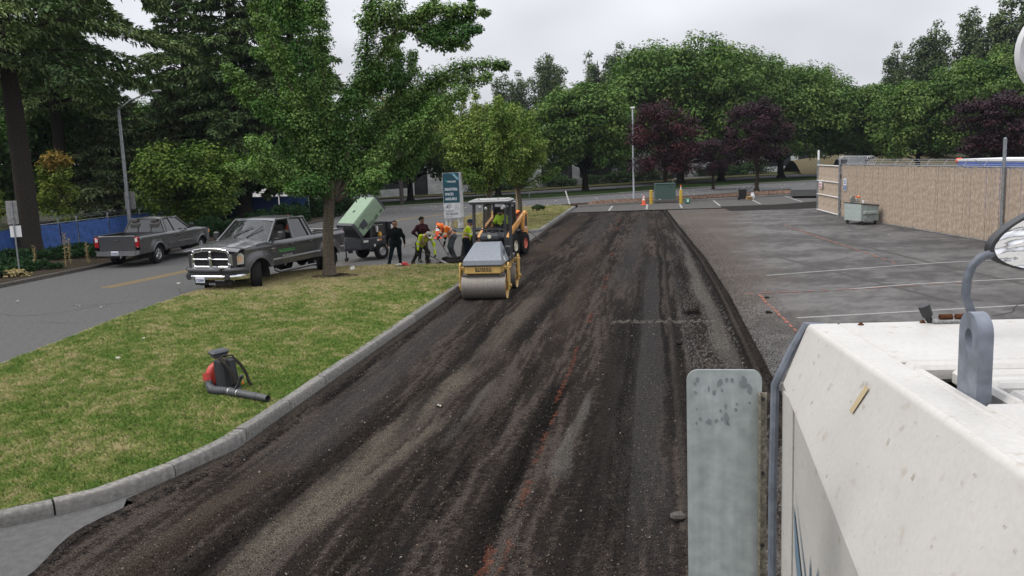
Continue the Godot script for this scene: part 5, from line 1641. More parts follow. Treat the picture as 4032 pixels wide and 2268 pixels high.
	for q in [[[0.285, 2.36], [0.31, 2.33], [0.95, 1.62], [0.89, 1.62]], [[0.29, 2.26], [0.40, 2.10], [0.80, 1.62], [0.62, 1.62], [0.33, 2.06]], [[0.62, 2.20], [0.66, 2.02], [0.60, 2.02]], [[0.75, 2.21], [0.77, 2.04], [0.68, 2.04]], [[0.52, 2.02], [0.95, 2.05], [0.80, 1.92], [0.62, 1.90]]]:
		var b := MB.new()
		var f := []
		for v in q:
			var base: Vector3 = lo.call(v[0])
			f.push_back(Vector3(base.x - 0.004, v[1], v[0]))
		b.face(f, Vector3(1, 1.8, 0.5))
		part(root, "decal", b, dm)
	var rust := mat("rust", Color(0.20, 0.085, 0.045), 0.9, 0, "rust", 6.0)
	for q in [[0.21, 0.05], [0.47, 0.035]]:
		var b := MB.new()
		b.lathe([[0.013, 0.0], [0.013, 0.004], [0.007, 0.005], [0.007, 0.011], [0, 0.012]], Transform3D(Basis(), Vector3(q[0], H, q[1])), 8)
		part(root, "bolt", b, rust)
	var hg := MB.new()
	hg.box(Vector3(0.585, H + 0.008, 0.05), Vector3(0.17, 0.014, 0.05), Basis(), 0.003)
	part(root, "hinge_plate", hg, mat("galv_plate", Color(0.55, 0.55, 0.54), 0.5, 0.3, "rust", 4.0))
	for x in [0.56, 0.625]:
		var b := MB.new()
		b.tube([Vector3(x - 0.025, H + 0.024, 0.045), Vector3(x + 0.025, H + 0.024, 0.045)], [0.013, 0.013], 8)
		part(root, "hinge_knuckle", b, rust)
	var kn := MB.new()
	kn.tube([Vector3(0.50, H + 0.0, 0.04), Vector3(0.488, H + 0.03, 0.04)], [0.012, 0.014], 10)
	kn.tube([Vector3(0.488, H + 0.03, 0.04), Vector3(0.470, H + 0.075, 0.04)], [0.022, 0.024], 12)
	part(root, "latch_knob", kn, mat("black_plastic", Color(0.02, 0.02, 0.022), 0.5))
	# lower body and tracks, below the frame
	var bd := MB.new()
	bd.box(Vector3(0.9, 0.75, 1.4), Vector3(1.7, 0.5, 3.4), Basis(), 0.05)
	part(root, "chassis", bd, trim)
	for x in [0.25, 1.55]:
		for z in [-0.2, 3.0]:
			var tr := MB.new()
			var o := PackedVector2Array()
			for i in 9: o.push_back(Vector2(0.45 + cos(-PI / 2 + PI * i / 8.0) * 0.28, 0.28 + sin(-PI / 2 + PI * i / 8.0) * 0.28))
			for i in 9: o.push_back(Vector2(-0.45 + cos(PI / 2 + PI * i / 8.0) * 0.28, 0.28 + sin(PI / 2 + PI * i / 8.0) * 0.28))
			tr.prism(o, -0.15, 0.15, Transform3D(Basis(Vector3(0, 0, 1), Vector3(0, 1, 0), Vector3(-1, 0, 0)), Vector3(x, -0.045, z)))
			part(root, "crawler_track", tr, mat("rubber", Color(0.03, 0.03, 0.03), 0.85, 0, "grain", 3.0))
	# raised steel side plate left of the hood, on its angle iron and bracket
	var pl := thing("steel_shield", "upright grey steel plate with water marks beside the white hood", "metal plate", Vector3(0.0, 0.0, -2.75))
	var sp := PackedVector2Array([Vector2(0.098, 1.3), Vector2(0.325, 1.3)])
	for i in 7: sp.push_back(Vector2(0.295 + cos(PI / 2 * i / 6.0) * 0.03, 2.985 + sin(PI / 2 * i / 6.0) * 0.035))
	for i in 7: sp.push_back(Vector2(0.129 - sin(PI / 2 * i / 6.0) * 0.035, 2.985 + cos(PI / 2 * i / 6.0) * 0.035))
	var pb := MB.new()
	pb.prism(sp, -0.004, 0.004)
	part(pl, "plate", pb, mat("plate_steel", Color(0.42, 0.46, 0.455), 0.42, 0.12, "plate_wear", 1.4))
	var an := MB.new()
	an.box(Vector3(0.327, 2.12, 0.012), Vector3(0.024, 1.66, 0.006))
	an.box(Vector3(0.314, 2.12, 0.030), Vector3(0.005, 1.66, 0.036))
	part(pl, "angle_iron", an, mat("angle_beige", Color(0.36, 0.33, 0.25), 0.6, 0, "rust", 3.0))
	for i in 6:
		var b := MB.new()
		b.lathe([[0.006, 0], [0.006, 0.004], [0, 0.005]], Transform3D(Basis(Vector3.RIGHT, PI / 2), Vector3(0.328, 2.93 - i * 0.24, 0.0152)), 8)
		part(pl, "bolt", b, mat("black_plastic", Color()))
	rng.seed = 9
	var spot := mat("water_mark", Color(0.19, 0.215, 0.22), 0.3, 0.1)
	for i in 34:
		var b := MB.new()
		var cx := rng.randf_range(0.11, 0.29)
		var cy := 2.99 - pow(rng.randf(), 1.3) * 0.15
		var rx := rng.randf_range(0.0025, 0.0078)
		var ryy := rx * (rng.randf_range(1.0, 1.6) if rng.randf() < 0.75 else rng.randf_range(2.0, 3.4))
		var f := []
		for k in 12: f.push_back(Vector3(cx + cos(TAU * k / 12.0) * rx * rng.randf_range(0.75, 1.15) * (1.0 if k < 6 else 0.75), cy + sin(TAU * k / 12.0) * ryy * rng.randf_range(0.8, 1.15), 0.0045 + 0.00006 * i))
		b.face(f, Vector3(cx, cy, -1))
		part(pl, "water_mark", b, spot)
	var st := MB.new()
	st.box(Vector3(0.36, 1.42, -0.03), Vector3(0.24, 0.1, 0.05), Basis(), 0.006)
	st.box(Vector3(0.36, 1.7, -0.03), Vector3(0.24, 0.06, 0.05), Basis(), 0.006)
	part(pl, "bracket", st, trim)
	# foil wrapped mirror on a bent arm
	var mr := thing("side_mirror", "foil covered machine mirror on a bent grey arm at the right edge", "mirror", Vector3(1.215, 2.97, -3.548))
	var ap := []
	for q in [[1.225, 2.965], [1.215, 3.0], [1.194, 3.058], [1.174, 3.115], [1.177, 3.18], [1.192, 3.23], [1.222, 3.263], [1.27, 3.278], [1.34, 3.285]]: ap.push_back(Vector3(q[0] - 1.215, q[1] - 2.97, 0))
	var ar := MB.new()
	var cv := Curve3D.new()
	for i in ap.size():
		var t: Vector3 = (ap[mini(i + 1, ap.size() - 1)] - ap[maxi(i - 1, 0)]) * 0.18
		cv.add_point(ap[i], -t, t)
	var sm := []
	for i in 33: sm.push_back(cv.sample_baked(cv.get_baked_length() * i / 32.0))
	ar.tube(sm, [0.0165], 14)
	part(mr, "arm", ar, mat("arm_grey", Color(0.12, 0.135, 0.165), 0.5, 0, "mottle", 3.0), 60.0)
	# housing: rounded outline facing the operator
	var outl := []
	for i in 40:
		var a := TAU * i / 40.0
		var cx := 0.30 + cos(a) * 0.265
		var cy := 0.375 + sin(a) * 0.135 * (1.0 + 0.18 * cos(a)) + 0.06 * cos(a) * 0.9
		outl.push_back(Vector3(cx, cy, 0))
	var hs := MB.new()
	var r0 := PackedVector3Array(); var r1 := PackedVector3Array(); var r2 := PackedVector3Array(); var r3 := PackedVector3Array()
	var mc := Vector3(0.30, 0.375, 0)
	for q in outl:
		r0.push_back(mc + (q - mc) * 0.8 + Vector3(0, 0, -0.10)); r1.push_back(q + Vector3(0, 0, -0.05)); r2.push_back(q + Vector3(0, 0, 0.012)); r3.push_back(mc + (q - mc) * 0.945 + Vector3(0, 0, 0.016))
	hs.rings([r0, r1, r2, r3], true, true)
	part(mr, "housing", hs, mat("black_plastic", Color()), 50.0)
	var fo := MB.new()
	var nz := FastNoiseLite.new()
	nz.seed = 40; nz.frequency = 11.0; nz.fractal_octaves = 3; nz.fractal_type = FastNoiseLite.FRACTAL_RIDGED
	var rgs := []
	for k in 13:
		var f := 0.95 * k / 12.0
		var rr := PackedVector3Array()
		for i in 72:
			var q0: Vector3 = outl[(i * 40 / 72) % 40]
			var q1: Vector3 = outl[(i * 40 / 72 + 1) % 40]
			var q := q0.lerp(q1, fmod(i * 40.0 / 72.0, 1.0))
			var p := mc + (q - mc) * maxf(f, 0.02)
			p.z = 0.018 + 0.014 * (1.0 - f) + 0.007 * nz.get_noise_3d(p.x * 0.9, p.y * 2.2, 0.0)
			rr.push_back(p)
		rgs.push_back(rr)
	for k in 12:
		for i in 72:
			var j := (i + 1) % 72
			fo.face([rgs[k][i], rgs[k][j], rgs[k + 1][j], rgs[k + 1][i]], rgs[k][i] - Vector3(0, 0, 1))
	part(mr, "foil", fo, mat("foil", Color(0.80, 0.80, 0.81), 0.2, 1.0), 50.0)
	# second mirror: only its pale rim reaches into the frame
	var m2 := thing("side_mirror", "pale grey mirror rim cut off by the top right edge", "mirror", Vector3(0.98, 2.93, -2.34))
	var rim := MB.new()
	rim.lathe([[0.0, -0.03], [0.10, -0.025], [0.118, 0.0], [0.11, 0.012], [0.098, 0.006], [0.09, -0.004], [0.0, -0.004]], Transform3D(Basis(Vector3.RIGHT, PI / 2), Vector3(0.0, 0.975, 0)), 36)
	part(m2, "rim", rim, mat("mirror_grey", Color(0.50, 0.50, 0.51), 0.4), 50.0)
	var sk := MB.new()
	sk.tube([Vector3(0.02, 0.02, -0.02), Vector3(0.05, 0.5, -0.035), Vector3(0.01, 0.975, -0.04)], [0.012, 0.012, 0.012], 10)
	part(m2, "stalk", sk, mat("arm_grey", Color()))

# ---------------------------------------------------------------- wheels and pickups
# wheel in its own frame: axle along z, outer face at +z, centre at the origin
func wheel(parent: Node, at: Vector3, r: float, w: float, rim_r: float, face: float, spokes: int, tyre_m: Material, rim_m: Material, steer := 0.0, lugs := 0) -> Node3D:
	var t := MB.new()
	var xf := Transform3D(Basis(Vector3.RIGHT, -PI / 2 if face > 0 else PI / 2), Vector3.ZERO)
	# local lathe y is outward along the axle
	xf = Transform3D(Basis(Vector3(1, 0, 0), Vector3(0, 0, face), Vector3(0, -face, 0)), Vector3.ZERO)
	t.lathe([[rim_r * 0.8, -w / 2], [rim_r, -w / 2 * 0.96], [r * 0.90, -w / 2], [r * 0.985, -w * 0.42], [r, -w * 0.30], [r * 0.988, -w * 0.11], [r, -w * 0.10], [r, w * 0.10], [r * 0.988, w * 0.11], [r, w * 0.30], [r * 0.985, w * 0.42], [r * 0.90, w / 2], [rim_r * 1.02, w / 2 * 0.97], [rim_r * 0.97, w / 2 * 0.9]], xf, 36)
	for k in lugs:
		var a := TAU * k / lugs
		for s in [-1.0, 1.0]:
			t.box(Vector3(cos(a + s * 0.09) * (r + 0.004), sin(a + s * 0.09) * (r + 0.004), s * w * 0.26), Vector3(0.035, TAU * r / lugs * 0.55, w * 0.48), Basis(Vector3.BACK, a) * Basis(Vector3.RIGHT, s * 0.35), 0.006)
	var o := part(parent, "wheel", t, tyre_m, 35.0)
	o.position = at; o.rotation.y = steer
	var b := MB.new()
	b.lathe([[rim_r, -w * 0.42], [rim_r * 1.0, w * 0.44], [rim_r * 0.93, w * 0.46], [rim_r * 0.88, w * 0.40], [rim_r * 0.85, w * 0.22]], xf, 30)
	if spokes > 0:
		for k in spokes:
			for s in [-0.13, 0.13]:
				var a: float = TAU * k / spokes + s
				b.bar(Vector3(cos(a) * rim_r * 0.2, sin(a) * rim_r * 0.2, face * w * 0.36), Vector3(cos(a + s * 0.4) * rim_r * 0.9, sin(a + s * 0.4) * rim_r * 0.9, face * w * 0.38), rim_r * 0.12, rim_r * 0.1, Vector3(0, 0, 1), 0.008)
		b.lathe([[rim_r * 0.26, w * 0.2], [rim_r * 0.24, w * 0.42], [rim_r * 0.12, w * 0.45], [0, w * 0.455]], xf, 16)
	else:
		b.lathe([[rim_r * 0.86, w * 0.24], [rim_r * 0.62, w * 0.34], [rim_r * 0.5, w * 0.30], [rim_r * 0.3, w * 0.30], [rim_r * 0.26, w * 0.42], [0, w * 0.43]], xf, 24)
	part(o, "rim", b, rim_m, 35.0)
	var d := MB.new()
	d.lathe([[rim_r * 0.95, w * 0.04], [0.0, w * 0.05]], xf, 20)
	part(o, "brake_disc", d, mat("brake_dark", Color(0.03, 0.03, 0.03), 0.6, 0.4))
	return o

func pane_mat(key: String, c: Color, alpha: float) -> StandardMaterial3D:
	if mats.has(key): return mats[key]
	var m := mat(key, c, 0.03)
	m.transparency = BaseMaterial3D.TRANSPARENCY_ALPHA
	m.albedo_color.a = alpha
	m.metallic_specular = 0.9
	return m

# local frame: x forward, y up, z to the vehicle's right
func pickup(root: Node3D, d: Dictionary) -> void:
	var fx: float = d.fx; var rx: float = d.rx; var wr: float = d.wr; var hw: float = d.hw
	var nose: float = d.nose; var tail: float = d.tail; var sill: float = d.sill; var belt: float = d.belt
	var cowl: float = d.cowl; var cabb: float = d.cabb; var bed: float = d.bed; var ar: float = d.arch
	var paint := mat(d.key + "_paint", d.paint, 0.26, 0.4)
	paint.clearcoat_enabled = true; paint.clearcoat = 0.6; paint.clearcoat_roughness = 0.08
	var black := mat("black_plastic", Color(0.02, 0.02, 0.022), 0.5)
	var chrome := mat("chrome", Color(0.70, 0.70, 0.71), 0.12, 1.0)
	var tyre := mat("tyre", Color(0.028, 0.027, 0.027), 0.85, 0, "grain", 4.0)
	var dark := mat("cabin_dark", Color(0.025, 0.024, 0.024), 0.8)
	var top := func(x: float) -> float:
		if x < cabb: return bed
		if x < cowl: return lerpf(bed, belt, smoothstep(cabb, cabb + 0.05, x))
		return belt + 0.02 - (belt + 0.02 - d.hood) * pow((x - cowl) / (nose - cowl), 1.7)
	var width := func(x: float, y: float) -> float:
		var t: float = (y - sill) / (belt - sill)
		var w := hw - 0.035 * pow(t * 1.6 - 0.85, 2.0) - (0.03 if t > 0.97 else 0.0)
		for ax in [fx, rx]:
			var q := Vector2(x - ax, y - wr).length()
			w += 0.05 * smoothstep(ar + 0.26, ar, q) * smoothstep(belt, belt - 0.25, y)
		w += 0.022 * exp(-pow((y - (belt - 0.12)) / 0.05, 2.0))
		var f := nose - 0.75
		if x > f: w -= 0.13 * pow((x - f) / 0.75, 2.0)
		if x < tail + 0.25: w -= 0.02 * pow((tail + 0.25 - x) / 0.25, 2.0)
		return w
	var xe: float = nose - d.get("lampcut", 0.10)
	for s in [-1.0, 1.0]:
		var b := MB.new()
		b.patch(func(u: float, v: float) -> Variant:
			var x := lerpf(tail, xe, u)
			var y := lerpf(sill, top.call(x), v)
			for ax in [fx, rx]:
				var q := Vector2(x - ax, y - wr)
				var l := q.length()
				if l < ar:
					if l < ar - 0.13: return null
					q = q / l * ar
					x = ax + q.x; y = wr + q.y
			return Vector3(x, y, s * width.call(x, y)), 96, 16, Vector3(0, 0, s))
		part(root, "body_side", b, paint, 50.0)
		for ax in [fx, rx]:
			var lip := MB.new()
			var pts := []
			for i in 15:
				var a := lerpf(-0.12, PI + 0.12, i / 14.0)
				var q := Vector2(ax + cos(a) * ar, wr + sin(a) * ar)
				if q.y < sill - 0.05: continue
				pts.push_back(Vector3(q.x, q.y, s * (width.call(q.x, q.y) - 0.01)))
			lip.tube(pts, [d.lip], 6)
			part(root, "arch_lip", lip, mat("arch_trim", d.trim, 0.5, 0.1))
			var well := MB.new()
			var r0 := PackedVector3Array(); var r1 := PackedVector3Array()
			for i in 15:
				var a := lerpf(-0.2, PI + 0.2, i / 14.0)
				r0.push_back(Vector3(ax + cos(a) * ar, wr + sin(a) * ar, s * (hw - 0.06))); r1.push_back(Vector3(ax + cos(a) * ar, wr + sin(a) * ar, s * (hw - 0.5)))
			for i in 14: well.face([r0[i], r0[i + 1], r1[i + 1], r1[i]], Vector3(ax, wr + 3, s * 0.8))
			part(root, "wheel_well", well, dark)
		# bed wall inside and rail
		var rail := MB.new()
		rail.box(Vector3((tail + cabb) / 2, bed + 0.005, s * (hw - 0.07)), Vector3(cabb - tail, 0.035, 0.10), Basis(), 0.012)
		part(root, "bed_rail", rail, black)
		var inn := MB.new()
		inn.box(Vector3((tail + cabb) / 2, (bed + 0.85) / 2 - 0.02, s * (hw - 0.13)), Vector3(cabb - tail - 0.1, bed - 0.85 - 0.04, 0.03))
		part(root, "bed_wall", inn, dark)
		# mirror, handles, moulding
		var mi := MB.new()
		mi.box(Vector3(cowl - 0.33, belt + 0.16, s * (hw + 0.17)), Vector3(0.10, d.mirror, 0.22), Basis(), 0.04)
		mi.bar(Vector3(cowl - 0.30, belt + 0.05, s * (hw - 0.06)), Vector3(cowl - 0.33, belt + 0.08, s * (hw + 0.20)), 0.09, 0.05, Vector3.UP, 0.015)
		part(root, "side_mirror", mi, black)
		for hx in d.handles:
			var h := MB.new()
			h.box(Vector3(hx, belt - 0.17, s * (width.call(hx, belt - 0.17) + 0.02)), Vector3(0.20, 0.05, 0.04), Basis(), 0.015)
			part(root, "door_handle", h, black)
		for q in d.mould:
			var mo := MB.new()
			mo.bar(Vector3(q[0], q[2], s * (width.call(q[0], q[2]) + 0.008)), Vector3(q[1], q[2], s * (width.call(q[1], q[2]) + 0.008)), 0.025, q[3], Vector3.UP, 0.006)
			part(root, "side_moulding", mo, mat("trim_strip", Color(0.42, 0.42, 0.43), 0.3, 0.6) if d.key == "ram" else paint)
		for gx in d.gaps:
			var gp := MB.new()
			var pts := []
			for i in 8:
				var y := lerpf(sill + 0.03, top.call(gx) - 0.02, i / 7.0)
				pts.push_back(Vector3(gx, y, s * (width.call(gx, y) - 0.004)))
			gp.tube(pts, [0.008], 5)
			part(root, "door_gap", gp, dark)
		# cab pillars and side glass
		var A0 := Vector3(cowl, belt - 0.03, s * (hw - 0.06)); var A1 := Vector3(d.rf, d.roof - 0.05, s * d.rhw)
		var B0 := Vector3(d.bx, belt - 0.03, s * (hw - 0.05)); var B1 := Vector3(d.bx - 0.06, d.roof - 0.04, s * (d.rhw + 0.01))
		var C0 := Vector3(cabb + 0.02, belt - 0.03, s * (hw - 0.06)); var C1 := Vector3(d.rb, d.roof - 0.06, s * d.rhw)
		var pil := MB.new()
		pil.bar(A0, A1, 0.07, 0.06, Vector3(0, 0, 1), 0.015)
		pil.bar(B0, B1, 0.09, 0.05, Vector3(0, 0, 1), 0.012)
		var D0 := C0 + Vector3(d.cw, 0, 0); var D1 := C1 + Vector3(d.cw * 0.9, 0, 0)
		for q in [[C0, D0, D1, C1]]:
			pil.face(q, Vector3(0, 1.5, 0))
		pil.bar(C0, C1, 0.06, 0.06, Vector3(0, 0, 1), 0.015)
		pil.bar(A1 + Vector3(0.03, 0, 0), C1 - Vector3(0.03, 0, 0), 0.06, 0.07, Vector3.UP, 0.02)
		part(root, "cab_frame", pil, paint)
		var off := Vector3(0, 0, -s * 0.012)
		for w in [[A0, B0, B1, A1, 0], [B0, D0, D1, B1, 1]]:
			if d.open and s < 0 and w[4] == 0: continue
			var g := MB.new()
			var q := [w[0] + off, w[1] + off, w[2] + off, w[3] + off]
			var mid: Vector3 = (q[0] + q[1] + q[2] + q[3]) * 0.25
			for i in 4: q[i] = mid + (q[i] - mid) * 0.97
			g.face(q, Vector3(0, 1.5, 0))
			part(root, "side_window", g, pane_mat("glass_tint", Color(0.02, 0.022, 0.024), 0.86) if w[4] == 1 or not d.open else pane_mat("glass_clear", Color(0.03, 0.035, 0.035), 0.35))
			var sealb := MB.new()
			for i in 4: sealb.bar(w[i] + Vector3(0, 0, s * 0.004), w[(i + 1) % 4] + Vector3(0, 0, s * 0.004), 0.02, 0.025, Vector3(0, 0, 1))
			part(root, "window_seal", sealb, black)
		# wheels
		wheel(root, Vector3(fx, wr, s * (hw - 0.15)), wr, d.tw, d.rim, s, d.spokes, tyre, d.rimm, d.steer, 0)
		wheel(root, Vector3(rx, wr, s * (hw - 0.15)), wr, d.tw, d.rim, s, d.spokes, tyre, d.rimm, 0.0, 0)
	# hood
	var hood := MB.new()
	hood.patch(func(u: float, v: float) -> Vector3:
		var x := lerpf(cowl - 0.02, nose - 0.06, u)
		var z := v * 2.0 - 1.0
		var w: float = width.call(minf(x, xe), top.call(minf(x, xe)))
		var y: float = top.call(minf(x, xe)) + 0.075 * (1.0 - pow(absf(z), 3.0)) * (1.0 - 0.5 * u) + 0.022 * smoothstep(0.5, 0.4, absf(z)) * smoothstep(1.0, 0.8, u)
		if u > 0.9: y -= 0.07 * pow((u - 0.9) / 0.1, 2.0)
		return Vector3(x, y, z * w), 24, 24, Vector3.UP)
	part(root, "hood", hood, paint, 50.0)
	# roof
	var rf := MB.new()
	rf.patch(func(u: float, v: float) -> Vector3:
		var z := v * 2.0 - 1.0
		return Vector3(lerpf(d.rb - 0.04, d.rf + 0.06, u), d.roof + 0.03 - 0.055 * z * z - 0.07 * pow(2.0 * u - 1.0, 4.0), z * (d.rhw + 0.03)), 14, 14, Vector3.UP)
	part(root, "roof", rf, paint, 60.0)
	var hl := MB.new()
	hl.box(Vector3((d.rb + d.rf) / 2, d.roof - 0.07, 0), Vector3(d.rf - d.rb, 0.03, d.rhw * 1.9))
	part(root, "headliner", hl, mat("headliner", Color(0.2, 0.19, 0.18), 0.9))
	var ws := MB.new()
	ws.patch(func(u: float, v: float) -> Vector3:
		var z := u * 2.0 - 1.0
		var p0 := Vector3(cowl + 0.05 - 0.14 * z * z, belt + 0.03, z * (hw - 0.10)); var p1 := Vector3(d.rf + 0.06 - 0.09 * z * z, d.roof - 0.045, z * (d.rhw - 0.03))
		return p0.lerp(p1, v), 14, 6, Vector3(1, 1, 0))
	part(root, "windshield", ws, pane_mat("glass_windshield", Color(0.03, 0.035, 0.035), 0.42), 60.0)
	var rw := MB.new()
	rw.face([Vector3(cabb + 0.0, belt, -(hw - 0.12)), Vector3(cabb + 0.0, belt, hw - 0.12), Vector3(d.rb - 0.03, d.roof - 0.08, d.rhw - 0.05), Vector3(d.rb - 0.03, d.roof - 0.08, -(d.rhw - 0.05))], Vector3(0, 1.5, 0))
	part(root, "rear_window", rw, pane_mat("glass_tint", Color(), 0.86))
	var rfm := MB.new()
	for z in [-0.28, 0.28]: rfm.bar(Vector3(cabb - 0.012, belt, z), Vector3(d.rb - 0.042, d.roof - 0.08, z), 0.02, 0.03)
	rfm.bar(Vector3(cabb - 0.01, belt, -hw + 0.1), Vector3(cabb - 0.01, belt, hw - 0.1), 0.03, 0.04)
	part(root, "rear_window_frame", rfm, black)
	for q in [[-0.62, 0.15], [0.08, 0.5]]:
		var wp := MB.new()
		var a: Vector3 = Vector3(cowl + 0.02, belt + 0.06, -q[0] * 0.9)
		var e: Vector3 = Vector3(lerpf(cowl, d.rf, 0.62) + 0.06, lerpf(belt, d.roof, 0.66), -q[1])
		wp.tube([a, a.lerp(e, 0.5), e], [0.012, 0.016, 0.012], 5)
		if d.key == "ram": part(root, "wiper", wp, black)
	# cabin
	var cab := MB.new()
	cab.box(Vector3((cowl + cabb) / 2 - 0.05, 0.72, 0), Vector3(cowl - cabb - 0.1, 0.1, hw * 1.8))
	cab.box(Vector3(cowl - 0.22, belt - 0.12, 0), Vector3(0.4, 0.26, hw * 1.75), Basis(), 0.06)
	cab.box(Vector3(cabb + 0.06, 1.0, 0), Vector3(0.05, belt - 0.75, hw * 1.75))
	part(root, "cabin_lining", cab, dark)
	for z in [-0.42, 0.42]:
		for x in [cowl - 0.95, cabb + 0.4]:
			var se := MB.new()
			se.box(Vector3(x, 0.95, z), Vector3(0.5, 0.2, 0.5), Basis(), 0.06)
			se.box(Vector3(x - 0.25, 1.28, z), Vector3(0.16, 0.62, 0.48), Basis(Vector3.BACK, 0.2), 0.06)
			se.box(Vector3(x - 0.33, 1.66, z), Vector3(0.1, 0.17, 0.26), Basis(), 0.04)
			part(root, "seat", se, mat("seat_grey", Color(0.10, 0.095, 0.09), 0.9))
	var stw := MB.new()
	var sw := []
	for i in 21: sw.push_back(Vector3(cowl - 0.52, belt + 0.02, -0.42) + Basis(Vector3.BACK, 0.45) * Vector3(0, sin(TAU * i / 20.0) * 0.19, cos(TAU * i / 20.0) * 0.19))
	stw.tube(sw, [0.014], 6, false)
	part(root, "steering_wheel", stw, black)
	# bed floor, bulkhead, tailgate
	var fl := MB.new()
	fl.box(Vector3((tail + cabb) / 2, 0.86, 0), Vector3(cabb - tail - 0.06, 0.04, hw * 1.86))
	part(root, "bed_floor", fl, dark)
	var bh := MB.new()
	bh.box(Vector3(cabb - 0.03, (bed + 0.86) / 2, 0), Vector3(0.05, bed - 0.86, hw * 1.8))
	part(root, "bulkhead", bh, paint)
	var tg := MB.new()
	tg.box(Vector3(tail + 0.03, (bed + sill + 0.14) / 2 + 0.01, 0), Vector3(0.07, bed - sill - 0.14, hw * 1.56), Basis(), 0.02)
	var tgo := part(root, "tailgate", tg, paint)
	var th := MB.new()
	th.box(Vector3(tail - 0.012, bed - 0.17, 0), Vector3(0.02, 0.06, 0.18), Basis(), 0.008)
	part(tgo, "handle", th, black)
	for s in [-1.0, 1.0]:
		var tl := MB.new()
		tl.box(Vector3(tail + 0.02, bed - 0.24, s * (hw - 0.12)), Vector3(0.10, 0.40, 0.17), Basis(), 0.03)
		var to := part(root, "tail_lamp", tl, mat("lamp_red", Color(0.30, 0.012, 0.015), 0.15))
		var wl := MB.new()
		wl.box(Vector3(tail - 0.02, bed - 0.16, s * (hw - 0.14)), Vector3(0.03, 0.14, 0.11), Basis(), 0.01)
		part(to, "reversing_lens", wl, mat("lamp_white", Color(0.6, 0.58, 0.56), 0.15))
	var rb := MB.new()
	rb.rings([PackedVector3Array([Vector3(tail - 0.0, sill + 0.0, -hw + 0.05), Vector3(tail - 0.0, sill + 0.16, -hw + 0.05), Vector3(tail + 0.3, sill + 0.16, -hw + 0.02), Vector3(tail + 0.3, sill + 0.0, -hw + 0.02)]), PackedVector3Array([Vector3(tail - 0.16, sill - 0.04, -hw * 0.8), Vector3(tail - 0.16, sill + 0.14, -hw * 0.8), Vector3(tail + 0.1, sill + 0.14, -hw * 0.8), Vector3(tail + 0.1, sill - 0.04, -hw * 0.8)]), PackedVector3Array([Vector3(tail - 0.19, sill - 0.04, 0), Vector3(tail - 0.19, sill + 0.14, 0), Vector3(tail + 0.1, sill + 0.14, 0), Vector3(tail + 0.1, sill - 0.04, 0)]), PackedVector3Array([Vector3(tail - 0.16, sill - 0.04, hw * 0.8), Vector3(tail - 0.16, sill + 0.14, hw * 0.8), Vector3(tail + 0.1, sill + 0.14, hw * 0.8), Vector3(tail + 0.1, sill - 0.04, hw * 0.8)]), PackedVector3Array([Vector3(tail - 0.0, sill + 0.0, hw - 0.05), Vector3(tail - 0.0, sill + 0.16, hw - 0.05), Vector3(tail + 0.3, sill + 0.16, hw - 0.02), Vector3(tail + 0.3, sill + 0.0, hw - 0.02)])])
	part(root, "rear_bumper", rb, mat("bumper_steel", Color(0.45, 0.45, 0.46), 0.25, 0.9))
	var und := MB.new()
	und.box(Vector3((nose + tail) / 2, sill - 0.02, 0), Vector3(nose - tail - 0.5, 0.12, hw * 1.2))
	for ax in [fx, rx]:
		und.tube([Vector3(ax, wr, -hw + 0.2), Vector3(ax, wr, hw - 0.2)], [0.06, 0.06], 8)
		und.ball(Vector3(ax, wr, 0.1), Vector3(0.17, 0.17, 0.17), 10, 8)
	und.tube([Vector3(tail + 0.1, sill - 0.15, 0.5), Vector3(rx, sill - 0.1, 0.5), Vector3(0, sill - 0.12, 0.3)], [0.04, 0.04, 0.04], 6)
	part(root, "underbody", und, dark)

